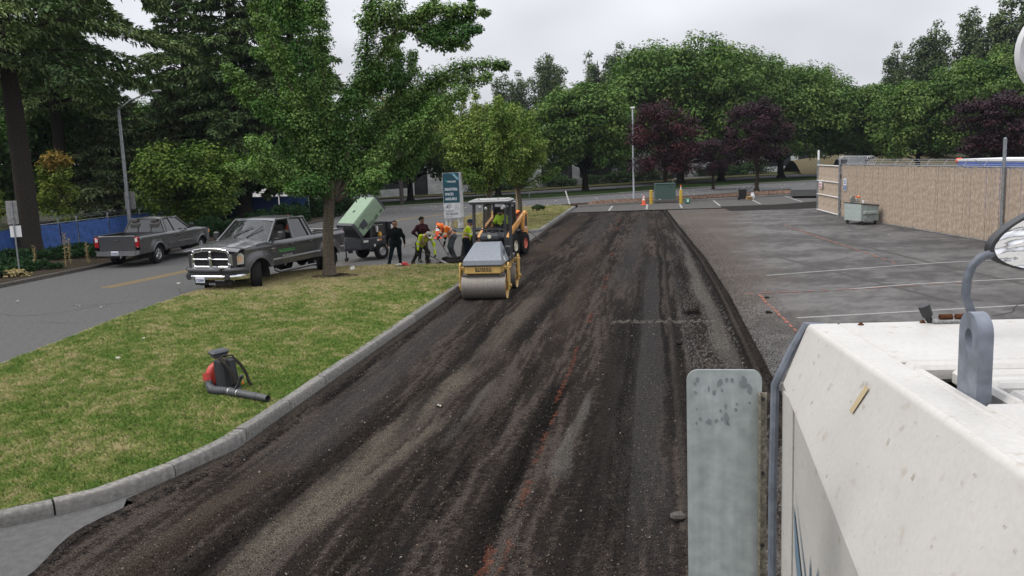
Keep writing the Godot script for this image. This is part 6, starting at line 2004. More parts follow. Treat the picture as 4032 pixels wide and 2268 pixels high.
func make_trucks() -> void:
	# front pickup, turning out of the street towards us
	var th := atan2(-0.978, -0.21)
	var f := Vector3(-0.21, 0, 0.978)
	var S := 1.065
	var ram := thing("pickup_truck", "grey four door pickup facing us with chrome grille and green door lettering", "pickup", Vector3(-12.88, 0.004, -25.1) - f * 1.75 * S, th, "grey pickups")
	ram.scale = Vector3.ONE * S
	var chrome := mat("chrome", Color(0.70, 0.70, 0.71), 0.12, 1.0)
	var black := mat("black_plastic", Color(0.02, 0.02, 0.022), 0.5)
	pickup(ram, {key = "ram", lampcut = 0.33, fx = 1.75, rx = -1.85, wr = 0.415, tw = 0.29, rim = 0.225, hw = 0.99, nose = 2.66, tail = -2.82, sill = 0.62, belt = 1.33, hood = 1.20, cowl = 1.22, cabb = -1.08, bed = 1.37, arch = 0.53, roof = 1.97, rf = 0.50, rb = -0.86, rhw = 0.72, bx = 0.0, cw = 0.20, mirror = 0.24, handles = [0.18, -0.82], mould = [[1.1, -1.08, 0.80, 0.05], [-1.1, -1.3, 0.80, 0.05], [-2.5, -2.75, 0.80, 0.05]], gaps = [1.06, 0.03, -1.09], lip = 0.02, paint = Color(0.095, 0.095, 0.10), trim = Color(0.10, 0.10, 0.105), open = true, spokes = 8, rimm = chrome, steer = 0.68})
	# front end
	var back := MB.new()
	back.box(Vector3(2.53, 0.98, 0), Vector3(0.06, 0.50, 1.62))
	part(ram, "grille_backing", back, mat("cabin_dark", Color()))
	var bl := MB.new()
	bl.box(Vector3(2.50, 1.16, 0), Vector3(0.12, 0.16, 1.7), Basis(), 0.03)
	bl.box(Vector3(2.2, 0.98, 0.74), Vector3(0.2, 0.5, 0.36), Basis(), 0.03)
	bl.box(Vector3(2.2, 0.98, -0.74), Vector3(0.2, 0.5, 0.36), Basis(), 0.03)
	part(ram, "nose_panel", bl, mat("ram_paint", Color()))
	var go := [Vector2(-0.60, 0.74), Vector2(-0.64, 0.86), Vector2(-0.63, 1.12), Vector2(-0.57, 1.20), Vector2(-0.25, 1.245), Vector2(0.25, 1.245), Vector2(0.57, 1.20), Vector2(0.63, 1.12), Vector2(0.64, 0.86), Vector2(0.60, 0.74)]
	var gr := MB.new()
	for i in go.size():
		var a: Vector2 = go[i]
		var b: Vector2 = go[(i + 1) % go.size()]
		gr.bar(Vector3(2.60, a.y, a.x), Vector3(2.60, b.y, b.x), 0.10, 0.075 if i > 1 and i < 7 else 0.04, Vector3(1, 0, 0), 0.015)
	var g := part(ram, "grille", gr, chrome)
	var cr := MB.new()
	cr.box(Vector3(2.62, 0.98, 0), Vector3(0.06, 0.46, 0.10), Basis(), 0.02)
	cr.box(Vector3(2.61, 0.98, 0), Vector3(0.05, 0.035, 1.22), Basis(), 0.012)
	part(g, "cross_bars", cr, chrome)
	for y in [0.78, 0.82, 0.86, 0.90, 0.94, 1.02, 1.06, 1.10, 1.14, 1.18]:
		var s := MB.new()
		s.box(Vector3(2.58, y, 0), Vector3(0.04, 0.014, 1.18))
		part(g, "slat", s, black)
	var em := MB.new()
	em.ball(Vector3(2.655, 0.985, 0), Vector3(0.02, 0.055, 0.045), 8, 6)
	em.tube([Vector3(2.66, 1.02, -0.03), Vector3(2.66, 1.0, -0.07), Vector3(2.66, 0.95, -0.055)], [0.014, 0.012, 0.006], 5)
	em.tube([Vector3(2.66, 1.02, 0.03), Vector3(2.66, 1.0, 0.07), Vector3(2.66, 0.95, 0.055)], [0.014, 0.012, 0.006], 5)
	part(g, "emblem", em, chrome)
	for s in [-1.0, 1.0]:
		var hp := MB.new()
		var poly := PackedVector2Array([Vector2(0.02, 0.80), Vector2(0.40, 0.83), Vector2(0.42, 1.06), Vector2(0.36, 1.14), Vector2(0.03, 1.12)])
		var xf := Transform3D(Basis(Vector3(-0.62, 0, s * 0.785), Vector3(0, 1, 0), Vector3(0.785, 0, s * 0.62)), Vector3(2.63, 0, s * 0.63))
		hp.prism(poly, -0.09, -0.05, xf)
		var ho := part(ram, "headlamp", hp, mat("reflector", Color(0.55, 0.54, 0.52), 0.25, 0.6))
		var rf := MB.new()
		rf.lathe([[0.085, -0.01], [0.08, 0.012], [0.04, 0.0], [0.0, 0.02]], xf * Transform3D(Basis(Vector3.RIGHT, PI / 2), Vector3(0.13, 0.965, -0.04)), 18)
		part(ho, "bulb_bowl", rf, chrome)
		var am := MB.new()
		am.prism(PackedVector2Array([Vector2(0.22, 0.87), Vector2(0.36, 0.88), Vector2(0.38, 1.04), Vector2(0.24, 1.06)]), -0.049, -0.03, xf)
		part(ho, "indicator", am, mat("amber", Color(0.62, 0.24, 0.07), 0.2))
		var ln := MB.new()
		ln.prism(poly, -0.012, -0.006, xf)
		part(ho, "lens", ln, pane_mat("lens_clear", Color(0.9, 0.88, 0.82), 0.16))
	# bumper: painted upper, chrome lower, swept round
	var sweep := func(prof: Array, called: String, m: Material) -> MeshInstance3D:
		var rs := []
		for i in 17:
			var z := lerpf(-1.0, 1.0, i / 16.0)
			var x := 2.82 - 0.10 * z * z - 0.28 * pow(absf(z), 8.0)
			var ring := PackedVector3Array()
			for q in prof: ring.push_back(Vector3(x + q[0], q[1], z * 0.995))
			rs.push_back(ring)
		var b := MB.new()
		b.rings(rs)
		return part(ram, called, b, m, 50.0)
	sweep.call([[-0.22, 0.66], [-0.01, 0.66], [0.0, 0.70], [-0.02, 0.74], [-0.22, 0.76]], "bumper_top", mat("ram_paint", Color()))
	var cb: MeshInstance3D = sweep.call([[-0.24, 0.42], [-0.03, 0.42], [0.01, 0.47], [0.012, 0.53], [-0.02, 0.56], [-0.24, 0.56]], "bumper_chrome", chrome)
	sweep.call([[-0.24, 0.563], [-0.07, 0.563], [-0.07, 0.657], [-0.24, 0.657]], "bumper_intake", black)
	for z in [-0.66, 0.66]:
		var fg := MB.new()
		fg.lathe([[0.085, -0.02], [0.085, 0.02], [0.07, 0.024]], Transform3D(Basis(Vector3.BACK, -PI / 2), Vector3(2.775, 0.50, z)), 18)
		fg.lathe([[0.07, 0.022], [0.0, 0.02]], Transform3D(Basis(Vector3.BACK, -PI / 2), Vector3(2.775, 0.50, z)), 18)
		part(cb, "fog_lamp_hole", fg, black)
	var yf := Basis(Vector3(0, 0, -1), Vector3(0, 1, 0), Vector3(1, 0, 0))
	var lp := MB.new()
	lp.box(Vector3(2.845, 0.43, 0.22), Vector3(0.01, 0.16, 0.31), Basis(), 0.003)
	var lo := part(ram, "number_plate", lp, mat("plate_white", Color(0.62, 0.64, 0.68), 0.5))
	lettering(lo, "C22204S", 0.07, Vector3(2.853, 0.415, 0.22), yf, mat("plate_blue", Color(0.04, 0.06, 0.16), 0.5), 0.27)
	var pm := MB.new()
	pm.box(Vector3(2.55, 0.30, 0.0), Vector3(0.10, 0.11, 1.25), Basis(), 0.01)
	pm.box(Vector3(2.50, 0.36, 0.42), Vector3(0.2, 0.26, 0.05), Basis(), 0.01)
	pm.box(Vector3(2.50, 0.36, -0.42), Vector3(0.2, 0.26, 0.05), Basis(), 0.01)
	pm.box(Vector3(2.58, 0.34, -0.62), Vector3(0.12, 0.14, 0.09), Basis(), 0.01)
	var po := part(ram, "plow_mount", pm, mat("cabin_dark", Color()))
	lettering(po, "BOSS", 0.06, Vector3(2.604, 0.28, 0.02), yf, mat("plate_white", Color()), 0.22)
	var hook := MB.new()
	hook.box(Vector3(2.80, 0.70, -0.47), Vector3(0.10, 0.10, 0.06), Basis(), 0.015)
	hook.box(Vector3(2.80, 0.745, -0.50), Vector3(0.06, 0.04, 0.16), Basis(), 0.01)
	part(ram, "plow_plug", hook, black)
	for s in [-1.0, 1.0]:
		var st := MB.new()
		st.tube([Vector3(0.95, 0.50, s * 0.9), Vector3(0.85, 0.42, s * 1.02), Vector3(-0.95, 0.42, s * 1.02), Vector3(-1.1, 0.50, s * 0.9)], [0.045, 0.045, 0.045, 0.045], 8)
		part(ram, "step_bar", st, mat("step_grey", Color(0.16, 0.16, 0.16), 0.35, 0.6))
	# lettering on the driver's door (left side faces us)
	var lf := Basis(Vector3(-1, 0, 0), Vector3(0, 1, 0), Vector3(0, 0, -1))
	lettering(ram, "Rain City Paving, Inc.", 0.085, Vector3(0.42, 1.03, -1.008), lf, mat("letter_green", Color(0.06, 0.33, 0.05), 0.5), 0.80)
	lettering(ram, "425-229-5156", 0.06, Vector3(0.42, 0.87, -1.008), lf, mat("letter_grey", Color(0.38, 0.38, 0.38), 0.5), 0.50)
	var ul := MB.new()
	ul.box(Vector3(0.42, 0.985, -1.006), Vector3(0.7, 0.008, 0.004))
	part(ram, "door_rule", ul, mat("letter_grey", Color()))
	var bdg := MB.new()
	bdg.box(Vector3(0.98 + 0.12, 1.08, -1.008), Vector3(0.22, 0.11, 0.01), Basis(), 0.003)
	part(ram, "badge", bdg, chrome)
	# what the bed carries
	var bw := ram.transform
	var bx := MB.new()
	bx.box(Vector3(0, 0.26, 0), Vector3(0.56, 0.52, 1.1), Basis(), 0.02)
	bx.box(Vector3(0, 0.545, 0), Vector3(0.60, 0.05, 1.16), Basis(), 0.015)
	single("tool_box", bx, mat("box_white", Color(0.62, 0.61, 0.58), 0.5, 0, "mottle", 1.0), "white lidded box in the bed of the front pickup", "box", bw * Vector3(-1.50, 0.88, 0.05), th)
	var c := cone_shape(0.52)
	plant(c, "traffic_cone", "orange and white cone in the bed of the front pickup", "cone", bw * Vector3(-1.50, 1.45, 0.25), 0.3, "traffic cones")
	# parked pickup
	var tun := thing("pickup_truck", "grey pickup parked at the far kerb, tailgate towards us", "pickup", Vector3(-20.85, 0.004, -34.35), PI / 2, "grey pickups")
	tun.scale = Vector3.ONE * 1.03
	pickup(tun, {key = "parked", fx = 1.72, rx = -1.62, wr = 0.375, tw = 0.26, rim = 0.215, hw = 0.97, nose = 2.68, tail = -2.86, sill = 0.50, belt = 1.18, hood = 1.06, cowl = 1.02, cabb = -0.96, bed = 1.20, arch = 0.47, roof = 1.76, rf = 0.32, rb = -0.78, rhw = 0.66, bx = -0.22, cw = 0.10, mirror = 0.17, handles = [-0.05, -0.36], mould = [[1.1, -0.2, 0.72, 0.07], [-0.24, -0.9, 0.72, 0.07]], gaps = [0.92, -0.2, -0.97], lip = 0.045, paint = Color(0.075, 0.075, 0.078), trim = Color(0.26, 0.26, 0.265), open = false, spokes = 5, rimm = mat("alloy", Color(0.55, 0.55, 0.56), 0.35, 0.9), steer = 0.0})
	var tp := MB.new()
	tp.box(Vector3(-3.05, 0.57, 0), Vector3(0.01, 0.15, 0.30), Basis(), 0.003)
	var tpo := part(tun, "number_plate", tp, mat("plate_white", Color()))
	lettering(tpo, "B41826K", 0.06, Vector3(-3.058, 0.555, 0), Basis(Vector3(0, 0, 1), Vector3(0, 1, 0), Vector3(-1, 0, 0)), mat("plate_blue", Color()), 0.25)
	var fp := MB.new()
	fp.box(Vector3(2.55, 0.72, 0), Vector3(0.12, 0.5, 1.75), Basis(), 0.04)
	part(tun, "front_bumper", fp, mat("bumper_steel", Color()))
	for s in [-1.0, 1.0]:
		var hl := MB.new()
		hl.box(Vector3(2.55, 0.93, s * 0.76), Vector3(0.22, 0.2, 0.26), Basis(), 0.05)
		part(tun, "headlamp", hl, mat("amber", Color()))

func cone_shape(h: float) -> Node3D:
	var root := Node3D.new()
	var b := MB.new()
	b.box(Vector3(0, 0.015, 0), Vector3(h * 0.5, 0.03, h * 0.5), Basis(), 0.008)
	part(root, "base", b, mat("cone_orange", Color(0.72, 0.10, 0.03), 0.55))
	var r := func(t: float) -> float: return h * lerpf(0.19, 0.035, t)
	for q in [[0.03 / h, 0.45, "cone_orange", "body"], [0.45, 0.62, "cone_white", "collar"], [0.62, 0.70, "cone_orange", "body"], [0.70, 0.86, "cone_white", "collar"], [0.86, 1.0, "cone_orange", "tip"]]:
		var c := MB.new()
		c.lathe([[r.call(q[0]), h * q[0]], [r.call(q[1]), h * q[1]]] if q[3] != "tip" else [[r.call(q[0]), h * q[0]], [r.call(1.0), h], [0.0, h * 1.005]], Transform3D(), 18)
		part(root, q[3], c, mat("cone_orange", Color()) if q[2] == "cone_orange" else mat("cone_white", Color(0.75, 0.74, 0.73), 0.4))
	return root

# ---------------------------------------------------------------- towed compressor
func make_compressor() -> void:
	# x forward to the hitch, z to its right; its left side faces us
	var root := thing("air_compressor", "towed green air compressor with its hood tipped open", "compressor", Vector3(-10.98, 0.004, -33.0), atan2(-0.85, -0.52))
	root.scale = Vector3.ONE * 0.91
	var blk := mat("comp_black", Color(0.028, 0.03, 0.036), 0.5, 0, "paint", 1.5)
	var fr := MB.new()
	fr.box(Vector3(-0.02, 0.72, 0), Vector3(2.05, 0.46, 1.14), Basis(), 0.03)
	fr.box(Vector3(0.99, 0.68, 0), Vector3(0.05, 0.40, 1.0), Basis(), 0.01)
	var fo := part(root, "frame", fr, blk)
	var sk := mat("sticker", Color(0.6, 0.6, 0.56), 0.6)
	for q in [[0.78, 0.83, 0.26, 0.09, 0], [0.1, 0.83, 0.12, 0.08, 0], [0.3, 0.62, 0.1, 0.1, 0], [-0.1, 0.55, 0.06, 0.08, 0], [-0.02, 0.84, 0.14, 0.08, 1]]:
		var b := MB.new()
		b.box(Vector3(q[0], q[1], -0.573), Vector3(q[2], q[3], 0.004))
		part(fo, "sticker", b, sk if q[4] == 0 else mat("amber", Color(0.62, 0.24, 0.07), 0.2))
	var tg := MB.new()
	tg.bar(Vector3(0.9, 0.50, 0), Vector3(2.35, 0.50, 0), 0.09, 0.10, Vector3.UP, 0.01)
	tg.bar(Vector3(0.9, 0.50, 0.4), Vector3(1.6, 0.50, 0.03), 0.06, 0.07)
	tg.bar(Vector3(0.9, 0.50, -0.4), Vector3(1.6, 0.50, -0.03), 0.06, 0.07)
	tg.box(Vector3(1.25, 0.42, -0.1), Vector3(0.2, 0.12, 0.1), Basis(), 0.01)
	part(root, "tow_bar", tg, blk)
	var jk := MB.new()
	jk.tube([Vector3(1.5, 0.18, -0.12), Vector3(1.5, 0.85, -0.12)], [0.03, 0.03], 8)
	jk.lathe([[0.0, -0.03], [0.09, -0.03], [0.09, 0.03], [0.0, 0.03]], Transform3D(Basis(Vector3.RIGHT, PI / 2), Vector3(1.5, 0.12, -0.12)), 12)
	jk.tube([Vector3(1.5, 0.8, -0.12), Vector3(1.62, 0.88, -0.16)], [0.015, 0.015], 6)
	part(root, "jockey_wheel", jk, blk)
	var ax := MB.new()
	ax.tube([Vector3(0, 0.34, -0.5), Vector3(0, 0.34, 0.5)], [0.05, 0.05], 8)
	ax.bar(Vector3(0.5, 0.55, -0.4), Vector3(0.05, 0.36, -0.4), 0.05, 0.05)
	ax.bar(Vector3(0.5, 0.55, 0.4), Vector3(0.05, 0.36, 0.4), 0.05, 0.05)
	part(root, "axle", ax, blk)
	var tyre := mat("tyre", Color())
	for s in [-1.0, 1.0]: wheel(root, Vector3(0, 0.345, s * 0.62), 0.345, 0.20, 0.185, s, 0, tyre, mat("rim_silver", Color(0.42, 0.42, 0.42), 0.4, 0.7))
	# hood
	var green := mat("comp_green", Color(0.28, 0.40, 0.265), 0.45, 0, "paint", 1.0)
	var hood := Node3D.new()
	hood.name = "hood"; root.add_child(hood)
	hood.position = Vector3(0.98, 0.97, 0); hood.basis = Basis(Vector3.BACK, -0.70)
	var hb := MB.new()
	var prof := [[-0.56, 0.0], [-0.56, 0.66], [-0.50, 0.74], [0.50, 0.74], [0.56, 0.66], [0.56, 0.0]]
	for k in 5:
		hb.face([Vector3(-0.14, prof[k][1], prof[k][0]), Vector3(-1.72, prof[k][1], prof[k][0]), Vector3(-1.72, prof[k + 1][1], prof[k + 1][0]), Vector3(-0.14, prof[k + 1][1], prof[k + 1][0])], Vector3(-0.9, 0.3, 0))
	part(hood, "shell", hb, green, 50.0)
	for e in [[-0.07, 0.14, "front_grille"], [-1.78, 0.12, "rear_cap"]]:
		var b := MB.new()
		var rs := []
		for x in [e[0] - e[1] / 2, e[0] + e[1] / 2]:
			var r := PackedVector3Array()
			for q in prof: r.push_back(Vector3(x, q[1], q[0] * 0.995))
			rs.push_back(r)
		b.rings(rs)
		part(hood, e[2], b, mat("comp_plastic", Color(0.045, 0.048, 0.055), 0.55))
	for k in 9:
		var b := MB.new()
		b.box(Vector3(0.008, 0.10 + k * 0.055, 0), Vector3(0.03, 0.022, 0.86))
		part(hood, "grille_bar", b, mat("black_plastic", Color()))
	var dr := MB.new()
	dr.box(Vector3(-0.48, 0.36, -0.57), Vector3(0.36, 0.30, 0.03), Basis(), 0.02)
	part(hood, "panel_door", dr, mat("comp_plastic", Color()))
	var ex := MB.new()
	ex.lathe([[0.075, 0.0], [0.075, 0.006], [0, 0.007]], Transform3D(Basis(), Vector3(-0.85, 0.74, 0.05)), 16)
	part(hood, "exhaust_hole", ex, mat("black_plastic", Color()))
	var lf := Basis(Vector3(-1, 0, 0), Vector3(0, 1, 0), Vector3(0, 0, -1))
	var ink := mat("ink_black", Color(0.02, 0.025, 0.02), 0.5)
	lettering(hood, "SULLAIR", 0.13, Vector3(-1.0, 0.10, -0.563), lf, ink, 0.62)
	lettering(hood, "185", 0.13, Vector3(-1.55, 0.10, -0.563), lf, ink, 0.22)
	lettering(hood, "1 423", 0.09, Vector3(-0.2, 0.42, -0.563), lf, ink, 0.18)
	var lg := MB.new()
	lg.lathe([[0.05, 0.0], [0.085, 0.0], [0.085, 0.004], [0.05, 0.004]], Transform3D(Basis(Vector3.RIGHT, -PI / 2), Vector3(-0.58, 0.12, -0.561)), 18)
	part(hood, "logo_ring", lg, ink)
	var en := MB.new()
	en.box(Vector3(-0.15, 1.22, 0.0), Vector3(0.7, 0.5, 0.6), Basis(), 0.05)
	en.box(Vector3(0.35, 1.15, 0), Vector3(0.14, 0.5, 0.9), Basis(), 0.02)
	en.tube([Vector3(-0.5, 1.52, -0.1), Vector3(0.1, 1.56, -0.15), Vector3(0.3, 1.42, -0.2)], [0.06, 0.06, 0.05], 8)
	part(root, "engine", en, mat("engine_dark", Color(0.04, 0.038, 0.036), 0.6, 0.2))
	for q in [[-0.62, 0.24, 0.34, 0.0], [-0.88, 0.20, 0.32, -0.25]]:
		var b := MB.new()
		b.lathe([[q[1], 0.0], [q[1], q[2] + 0.26], [q[1] * 0.8, q[2] + 0.3], [0, q[2] + 0.31]], Transform3D(Basis(), Vector3(q[0], 0.95, q[3])), 16)
		part(root, "separator_tank", b, blk)
	var la := MB.new()
	la.box(Vector3(-0.86, 1.28, -0.452), Vector3(0.2, 0.30, 0.012))
	part(root, "instruction_plate", la, sk)
	var oil := MB.new()
	oil.lathe([[0.06, 0], [0.06, 0.22], [0.03, 0.24], [0, 0.24]], Transform3D(Basis(), Vector3(0.02, 1.17, -0.42)), 12)
	part(root, "oil_filter", oil, sk)
	var yp := MB.new()
	yp.lathe([[0.05, 0], [0.1, 0.02], [0.1, 0.1], [0.07, 0.2], [0, 0.21]], Transform3D(Basis(), Vector3(-0.12, 0.95, -0.42)), 12)
	part(root, "yellow_pump", yp, mat("pump_yellow", Color(0.5, 0.27, 0.03), 0.5))

# ---------------------------------------------------------------- tandem roller
func make_roller() -> void:
	# z forward (towards us), x to the right in the picture
	var root := thing("road_roller", "small yellow tandem roller with smooth steel drums on the milled lane", "road roller", Vector3(-4.56, -0.042, -24.05), 0.02)
	var yel := mat("roller_yellow", Color(0.62, 0.40, 0.12), 0.5, 0, "paint", 1.2)
	var grey := mat("roller_grey", Color(0.24, 0.26, 0.29), 0.5, 0, "paint", 1.5)
	var blk := mat("roller_black", Color(0.022, 0.023, 0.026), 0.5)
	var steel := mat("drum_steel", Color(0.30, 0.27, 0.24), 0.5, 0.45, "plate_wear", 1.2)
	var R := 0.36
	var lay := Basis(Vector3.BACK, -PI / 2)   # lathe axis along x
	for z in [1.0, -1.0]:
		var d := MB.new()
		d.lathe([[R * 0.97, -0.60], [R, -0.59], [R, 0.59], [R * 0.97, 0.60]], Transform3D(lay, Vector3(0, R, z)), 48)
		var o := part(root, "drum", d, steel, 30.0)
		for s in [-1.0, 1.0]:
			var c := MB.new()
			var xf := Transform3D(Basis(Vector3.BACK, -s * PI / 2), Vector3(s * 0.0, R, z))
			c.lathe([[R * 0.97, 0.60], [R * 0.93, 0.585], [R * 0.91, 0.54], [0.16, 0.53], [0.14, 0.60], [0.0, 0.61]], xf, 36)
			part(o, "end_plate", c, yel, 35.0)
		var fk := MB.new()
		for s in [-1.0, 1.0]:
			fk.prism(PackedVector2Array([Vector2(-0.13, 0.25), Vector2(0.1, 0.25), Vector2(0.17, 0.62), Vector2(0.12, 0.94), Vector2(0.02, 1.0), Vector2(-0.16, 0.93), Vector2(-0.18, 0.6)]), -0.02, 0.02, Transform3D(Basis(Vector3(0, 0, 1), Vector3(0, 1, 0), Vector3(-1, 0, 0)), Vector3(s * 0.655, 0, z + 0.02)))
			fk.box(Vector3(s * 0.60, 0.84, z + 0.02), Vector3(0.13, 0.10, 0.16), Basis(), 0.02)
			fk.lathe([[0.05, 0], [0.05, 0.05], [0, 0.055]], Transform3D(Basis(Vector3.BACK, -s * PI / 2), Vector3(s * 0.67, 0.36, z)), 12)
			fk.lathe([[0.05, 0], [0.05, 0.03], [0, 0.035]], Transform3D(Basis(Vector3.BACK, -s * PI / 2), Vector3(s * 0.675, 0.84, z)), 12)
		part(root, "fork", fk, yel)
		var sc := MB.new()
		sc.box(Vector3(0, 0.655, z + 0.22 * signf(z)), Vector3(1.16, 0.09, 0.04), Basis(Vector3.RIGHT, 0.3 * signf(z)), 0.008)
		for k in 4: sc.box(Vector3(-0.45 + k * 0.3, 0.66, z + 0.25 * signf(z)), Vector3(0.06, 0.05, 0.03))
		part(root, "scraper", sc, mat("scraper_grey", Color(0.24, 0.215, 0.17), 0.7, 0, "rust", 3.0))
	var bm := MB.new()
	bm.box(Vector3(0, 0.84, 1.24), Vector3(0.98, 0.24, 0.16), Basis(), 0.02)
	bm.box(Vector3(0, 0.78, 0.7), Vector3(0.9, 0.24, 1.0), Basis(), 0.03)
	bm.box(Vector3(0, 0.75, -0.75), Vector3(0.96, 0.26, 1.15), Basis(), 0.03)
	var bo := part(root, "main_frame", bm, yel)
	lettering(bo, "BOMAG", 0.085, Vector3(0.02, 0.845, 1.322), Basis(), mat("ink_black", Color()), 0.44)
	lettering(bo, "FAYAT GROUP", 0.028, Vector3(0.10, 0.785, 1.322), Basis(), mat("ink_black", Color()), 0.28)
	var ink := MB.new()
	ink.box(Vector3(-0.13, 0.795, 1.322), Vector3(0.13, 0.025, 0.004))
	part(bo, "name_bar", ink, mat("ink_black", Color()))
	# engine hood: faceted
	var h := MB.new()
	h.rings([PackedVector3Array([Vector3(-0.52, 0.96, 1.34), Vector3(-0.52, 1.08, 1.32), Vector3(0.52, 1.08, 1.32), Vector3(0.52, 0.96, 1.34)]),
		PackedVector3Array([Vector3(-0.53, 0.96, 1.22), Vector3(-0.48, 1.17, 1.16), Vector3(0.48, 1.17, 1.16), Vector3(0.53, 0.96, 1.22)]),
		PackedVector3Array([Vector3(-0.54, 0.96, 0.45), Vector3(-0.36, 1.46, 0.42), Vector3(0.36, 1.46, 0.42), Vector3(0.54, 0.96, 0.45)]),
		PackedVector3Array([Vector3(-0.54, 0.96, 0.12), Vector3(-0.36, 1.47, 0.14), Vector3(0.36, 1.47, 0.14), Vector3(0.54, 0.96, 0.12)])])
	var ho := part(root, "engine_hood", h, grey, 20.0)
	for k in 8:
		var b := MB.new()
		b.box(Vector3(0.478, 1.16 + k * 0.022, 0.48 - k * 0.004), Vector3(0.012, 0.010, 0.20), Basis(Vector3.BACK, 0.345))
		part(ho, "louvre", b, blk)
	var la := MB.new()
	la.box(Vector3(0.515, 1.06, 0.75), Vector3(0.004, 0.12, 0.16), Basis(Vector3.BACK, 0.345))
	part(ho, "sticker", la, mat("sticker", Color()))
	var seal := MB.new()
	seal.box(Vector3(0, 0.945, 0.72), Vector3(1.07, 0.04, 1.26), Basis(), 0.01)
	part(root, "hood_seal", seal, blk)
	# deck, seat, console
	var dk := MB.new()
	dk.box(Vector3(0, 0.95, -0.5), Vector3(1.12, 0.14, 1.2), Basis(), 0.02)
	dk.box(Vector3(0.46, 1.12, -0.25), Vector3(0.18, 0.36, 0.35), Basis(), 0.02)
	dk.box(Vector3(-0.46, 1.08, -0.25), Vector3(0.18, 0.3, 0.35), Basis(), 0.02)
	part(root, "deck", dk, blk)
	var st := MB.new()
	st.box(Vector3(0, 1.32, -0.30), Vector3(0.5, 0.14, 0.45), Basis(), 0.05)
	st.box(Vector3(0, 1.58, -0.06), Vector3(0.55, 0.22, 0.13), Basis(Vector3.RIGHT, 0.2), 0.06)
	st.box(Vector3(0, 1.14, -0.30), Vector3(0.3, 0.25, 0.3))
	var so := part(root, "seat", st, mat("roller_seat", Color(0.055, 0.058, 0.065), 0.6))
	var eb := MB.new()
	eb.lathe([[0.055, 0], [0.055, 0.006], [0, 0.007]], Transform3D(Basis(Vector3.RIGHT, PI / 2), Vector3(0, 1.60, 0.02)), 16)
	part(so, "round_label", eb, mat("label_cream", Color(0.55, 0.52, 0.36), 0.6))
	var cs := MB.new()
	cs.box(Vector3(0, 1.52, -0.78), Vector3(0.6, 0.14, 0.22), Basis(Vector3.RIGHT, 0.5), 0.03)
	cs.box(Vector3(0, 1.24, -0.84), Vector3(0.3, 0.5, 0.2), Basis(), 0.02)
	part(root, "console", cs, blk)
	var sw := MB.new()
	var ring := []
	for i in 25: ring.push_back(Vector3(0, 1.70, -0.66) + Basis(Vector3.RIGHT, 0.45) * Vector3(cos(TAU * i / 24.0) * 0.2, 0, sin(TAU * i / 24.0) * 0.2))
	sw.tube(ring, [0.014], 6, false)
	for k in 3: sw.tube([Vector3(0, 1.68, -0.66), Vector3(0, 1.70, -0.66) + Basis(Vector3.RIGHT, 0.45) * Vector3(cos(2.1 * k) * 0.2, 0, sin(2.1 * k) * 0.2)], [0.012, 0.012], 5)
	sw.tube([Vector3(0, 1.45, -0.8), Vector3(0, 1.68, -0.66)], [0.02, 0.02], 6)
	part(root, "steering_wheel", sw, blk)
	for s in [-1.0, 1.0]:
		var hr := MB.new()
		hr.tube([Vector3(s * 0.42, 1.02, -0.02), Vector3(s * 0.44, 1.7, 0.0), Vector3(s * 0.38, 1.80, 0.0), Vector3(0, 1.80, 0.0)], [0.018], 8)
		hr.tube([Vector3(s * 0.42, 1.25, -0.02), Vector3(s * 0.5, 1.25, -0.5), Vector3(s * 0.5, 1.02, -0.6)], [0.018], 8)
		part(root, "hand_rail", hr, blk)
	# roll frame and canopy
	for s in [-1.0, 1.0]:
		var ps := MB.new()
		ps.bar(Vector3(s * 0.53, 0.9, -0.42), Vector3(s * 0.52, 2.52, -0.62), 0.085, 0.085, Vector3.BACK, 0.015)
		part(root, "roll_post", ps, blk)
	var cn := MB.new()
	cn.box(Vector3(0, 2.57, -0.6), Vector3(1.15, 0.06, 1.15), Basis(), 0.025)
	cn.box(Vector3(0, 2.61, -0.6), Vector3(1.0, 0.03, 1.0), Basis(), 0.012)
	part(root, "canopy", cn, mat("canopy_grey", Color(0.36, 0.36, 0.35), 0.6, 0, "paint", 1.5))
	var cu := MB.new()
	cu.box(Vector3(0, 2.52, -0.6), Vector3(1.1, 0.05, 1.1), Basis(), 0.01)
	part(root, "canopy_frame", cu, blk)
	for q in [[-0.3, -0.25], [0.25, -0.25], [-0.1, -0.9], [0.35, -0.9]]:
		var b := MB.new()
		b.lathe([[0.02, 0], [0.02, 0.02], [0, 0.025]], Transform3D(Basis(), Vector3(q[0], 2.625, q[1])), 8)
		part(root, "canopy_bolt", b, blk)
	for x in [-0.25, 0.42]:
		var b := MB.new()
		b.ball(Vector3(x, 2.42, -0.1), Vector3(0.055, 0.06, 0.05), 12, 8)
		b.bar(Vector3(x, 2.46, -0.1), Vector3(x, 2.52, -0.12), 0.02, 0.02)
		part(root, "work_lamp", b, mat("lamp_grey", Color(0.4, 0.4, 0.4), 0.3))

